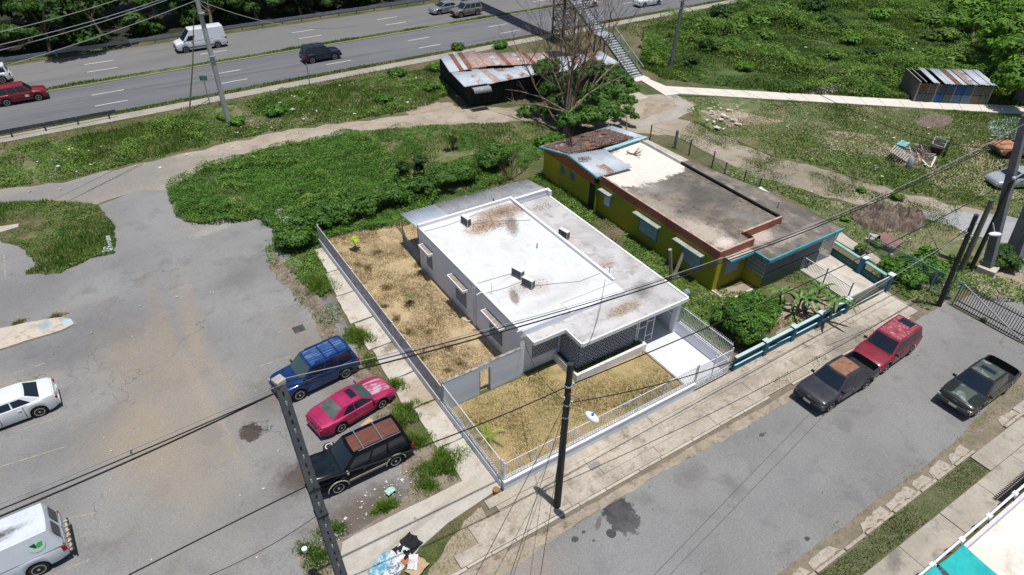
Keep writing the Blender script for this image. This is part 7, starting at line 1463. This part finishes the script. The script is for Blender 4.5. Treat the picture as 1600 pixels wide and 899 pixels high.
for k in range(80):
    a = rnd.uniform(0,6.28); q = rnd.random()**.6; p = cj+Vector((math.cos(a)*q*2.6,math.sin(a)*q*1.5,.15+.5*(1-q)*rnd.random())); a2 = rnd.uniform(0,3.14); L_ = rnd.uniform(.3,1.3); (m if k%2 else m2_).bar(p, p+Vector((math.cos(a2)*L_,math.sin(a2)*L_,rnd.uniform(-.1,.35))), rnd.uniform(.04,.12), .05)
tag(m.build('loose_scrap', wood_r, None, kind='stuff')); tag(m2_.build('loose_scrap', pm('scrap_dark',(.04,.035,.03),(.14,.10,.08),s=3,fine=.3), None, kind='stuff'))
c = G(1385,383); tag(MB().obox((c.x,c.y,.2),(1.7,1.5,.4),.15).build('red_slab', pm('dull_red_slab',(.20,.10,.09),(.26,.17,.15),s=2), None, bevel=.02), 'dull red concrete box lid among weeds right of the slab roof', 'slab')
c = G(1372,378); tag(MB().obox((c.x-.3,c.y+.2,.25),(.9,.8,.3),.5).build('broken_block', conc2_m, None, bevel=.05), 'broken pale block beside the dull red slab', 'block')
tag(MB().bar(G(1418,383,.3),G(1422,373,.9),.08).build('white_marker', wtrim, None), 'short white stake standing in the weeds', 'stake')
c = G(1257,418); R = empty('helmet_ball', c, 0, 'dark blue drum beside the barred enclosure', 'drum'); MB().lathe([(.22,0),(.24,.5),(.2,.52)],14,tuple(c)).build('drum', pm('drum_blue',(.02,.03,.06),rough=.3), R)
tag(MB().blob(tuple(G(1072,458,.25)),.3,10,7,(1,.9,.9)).build('plastic_tub', pm('tub_grey',(.3,.34,.36),(.1,.12,.14),s=4), None), 'grey plastic tub at the foot of the broken posts', 'tub')
for i,(px,py,l) in enumerate(((1186,515,'left heap of dry leaves inside the blue wall'),(1215,505,'dry leaf heap below the banana plants'))): o = debris([(G(px,py).x,G(px,py).y,.9,.5)], .05, 500, .06, brown, 'dry_leaf_heap')
p = G(965,60,2.6)
# two thin dark strips laid on the street asphalt
for a,b in (((1022,899),(1266,646)),((1046,899),(1289,648))):
    p,q = G(*a),G(*b); d=q-p; MB().obox(((p.x+q.x)/2,(p.y+q.y)/2,.0145),(d.length,.025,.004),math.atan2(d.y,d.x)).build('street_dark_strip', pm('strip_dark',(.09,.09,.09),bump=0), street)

# middle strip of the track and dry twigs along the lot edge
MID = pix([(1085,190),(1120,205),(1180,233),(1260,267),(1340,293),(1420,314),(1480,330),(1480,338),(1410,328),(1330,311),(1250,288),(1170,256),(1110,224),(1070,204)])
cover('track_grass', rag(MID,.2,.5), 170, .18, 0, fieldg, 'blade', s=.8, seed=41, wd=.05, thr=.3); RT = pix([(1085,165),(1110,205),(1200,242),(1300,267),(1400,299),(1500,321),(1500,358),(1400,336),(1330,320),(1230,291),(1150,263),(1060,216)])
cover('track_grass', rag(RT,.2,.5), 150, .14, 0, fieldg, 'blade', s=.9, seed=42, wd=.05, thr=.45)
RUN = rag(pix([(262,300),(290,350),(400,350),(415,400),(440,440),(480,490),(530,520),(535,480),(500,430),(480,400),(440,380),(420,335),(300,335),(275,300)]),.3,.4); cover('vine_runners', RUN, 90, .15, .06, vine, s=1.6, seed=43, thr=.48)
rnd = random.Random(77); m = MB()
for k in range(46):
    t = rnd.random(); c = G(425+t*110+rnd.uniform(-18,14), 385+t*150+rnd.uniform(-14,14)); a = rnd.uniform(0,6.28); L_ = rnd.uniform(.3,1.1); m.tube([c+Vector((0,0,.04)),c+Vector((math.cos(a)*L_*.5,math.sin(a)*L_*.5,.12)),c+Vector((math.cos(a+.4)*L_,math.sin(a+.4)*L_,.04))],[.018,.014,.006],4)
tag(m.build('fallen_twigs', pm('twig_grey',(.16,.13,.10),(.24,.2,.16),s=5), None, kind='stuff'))
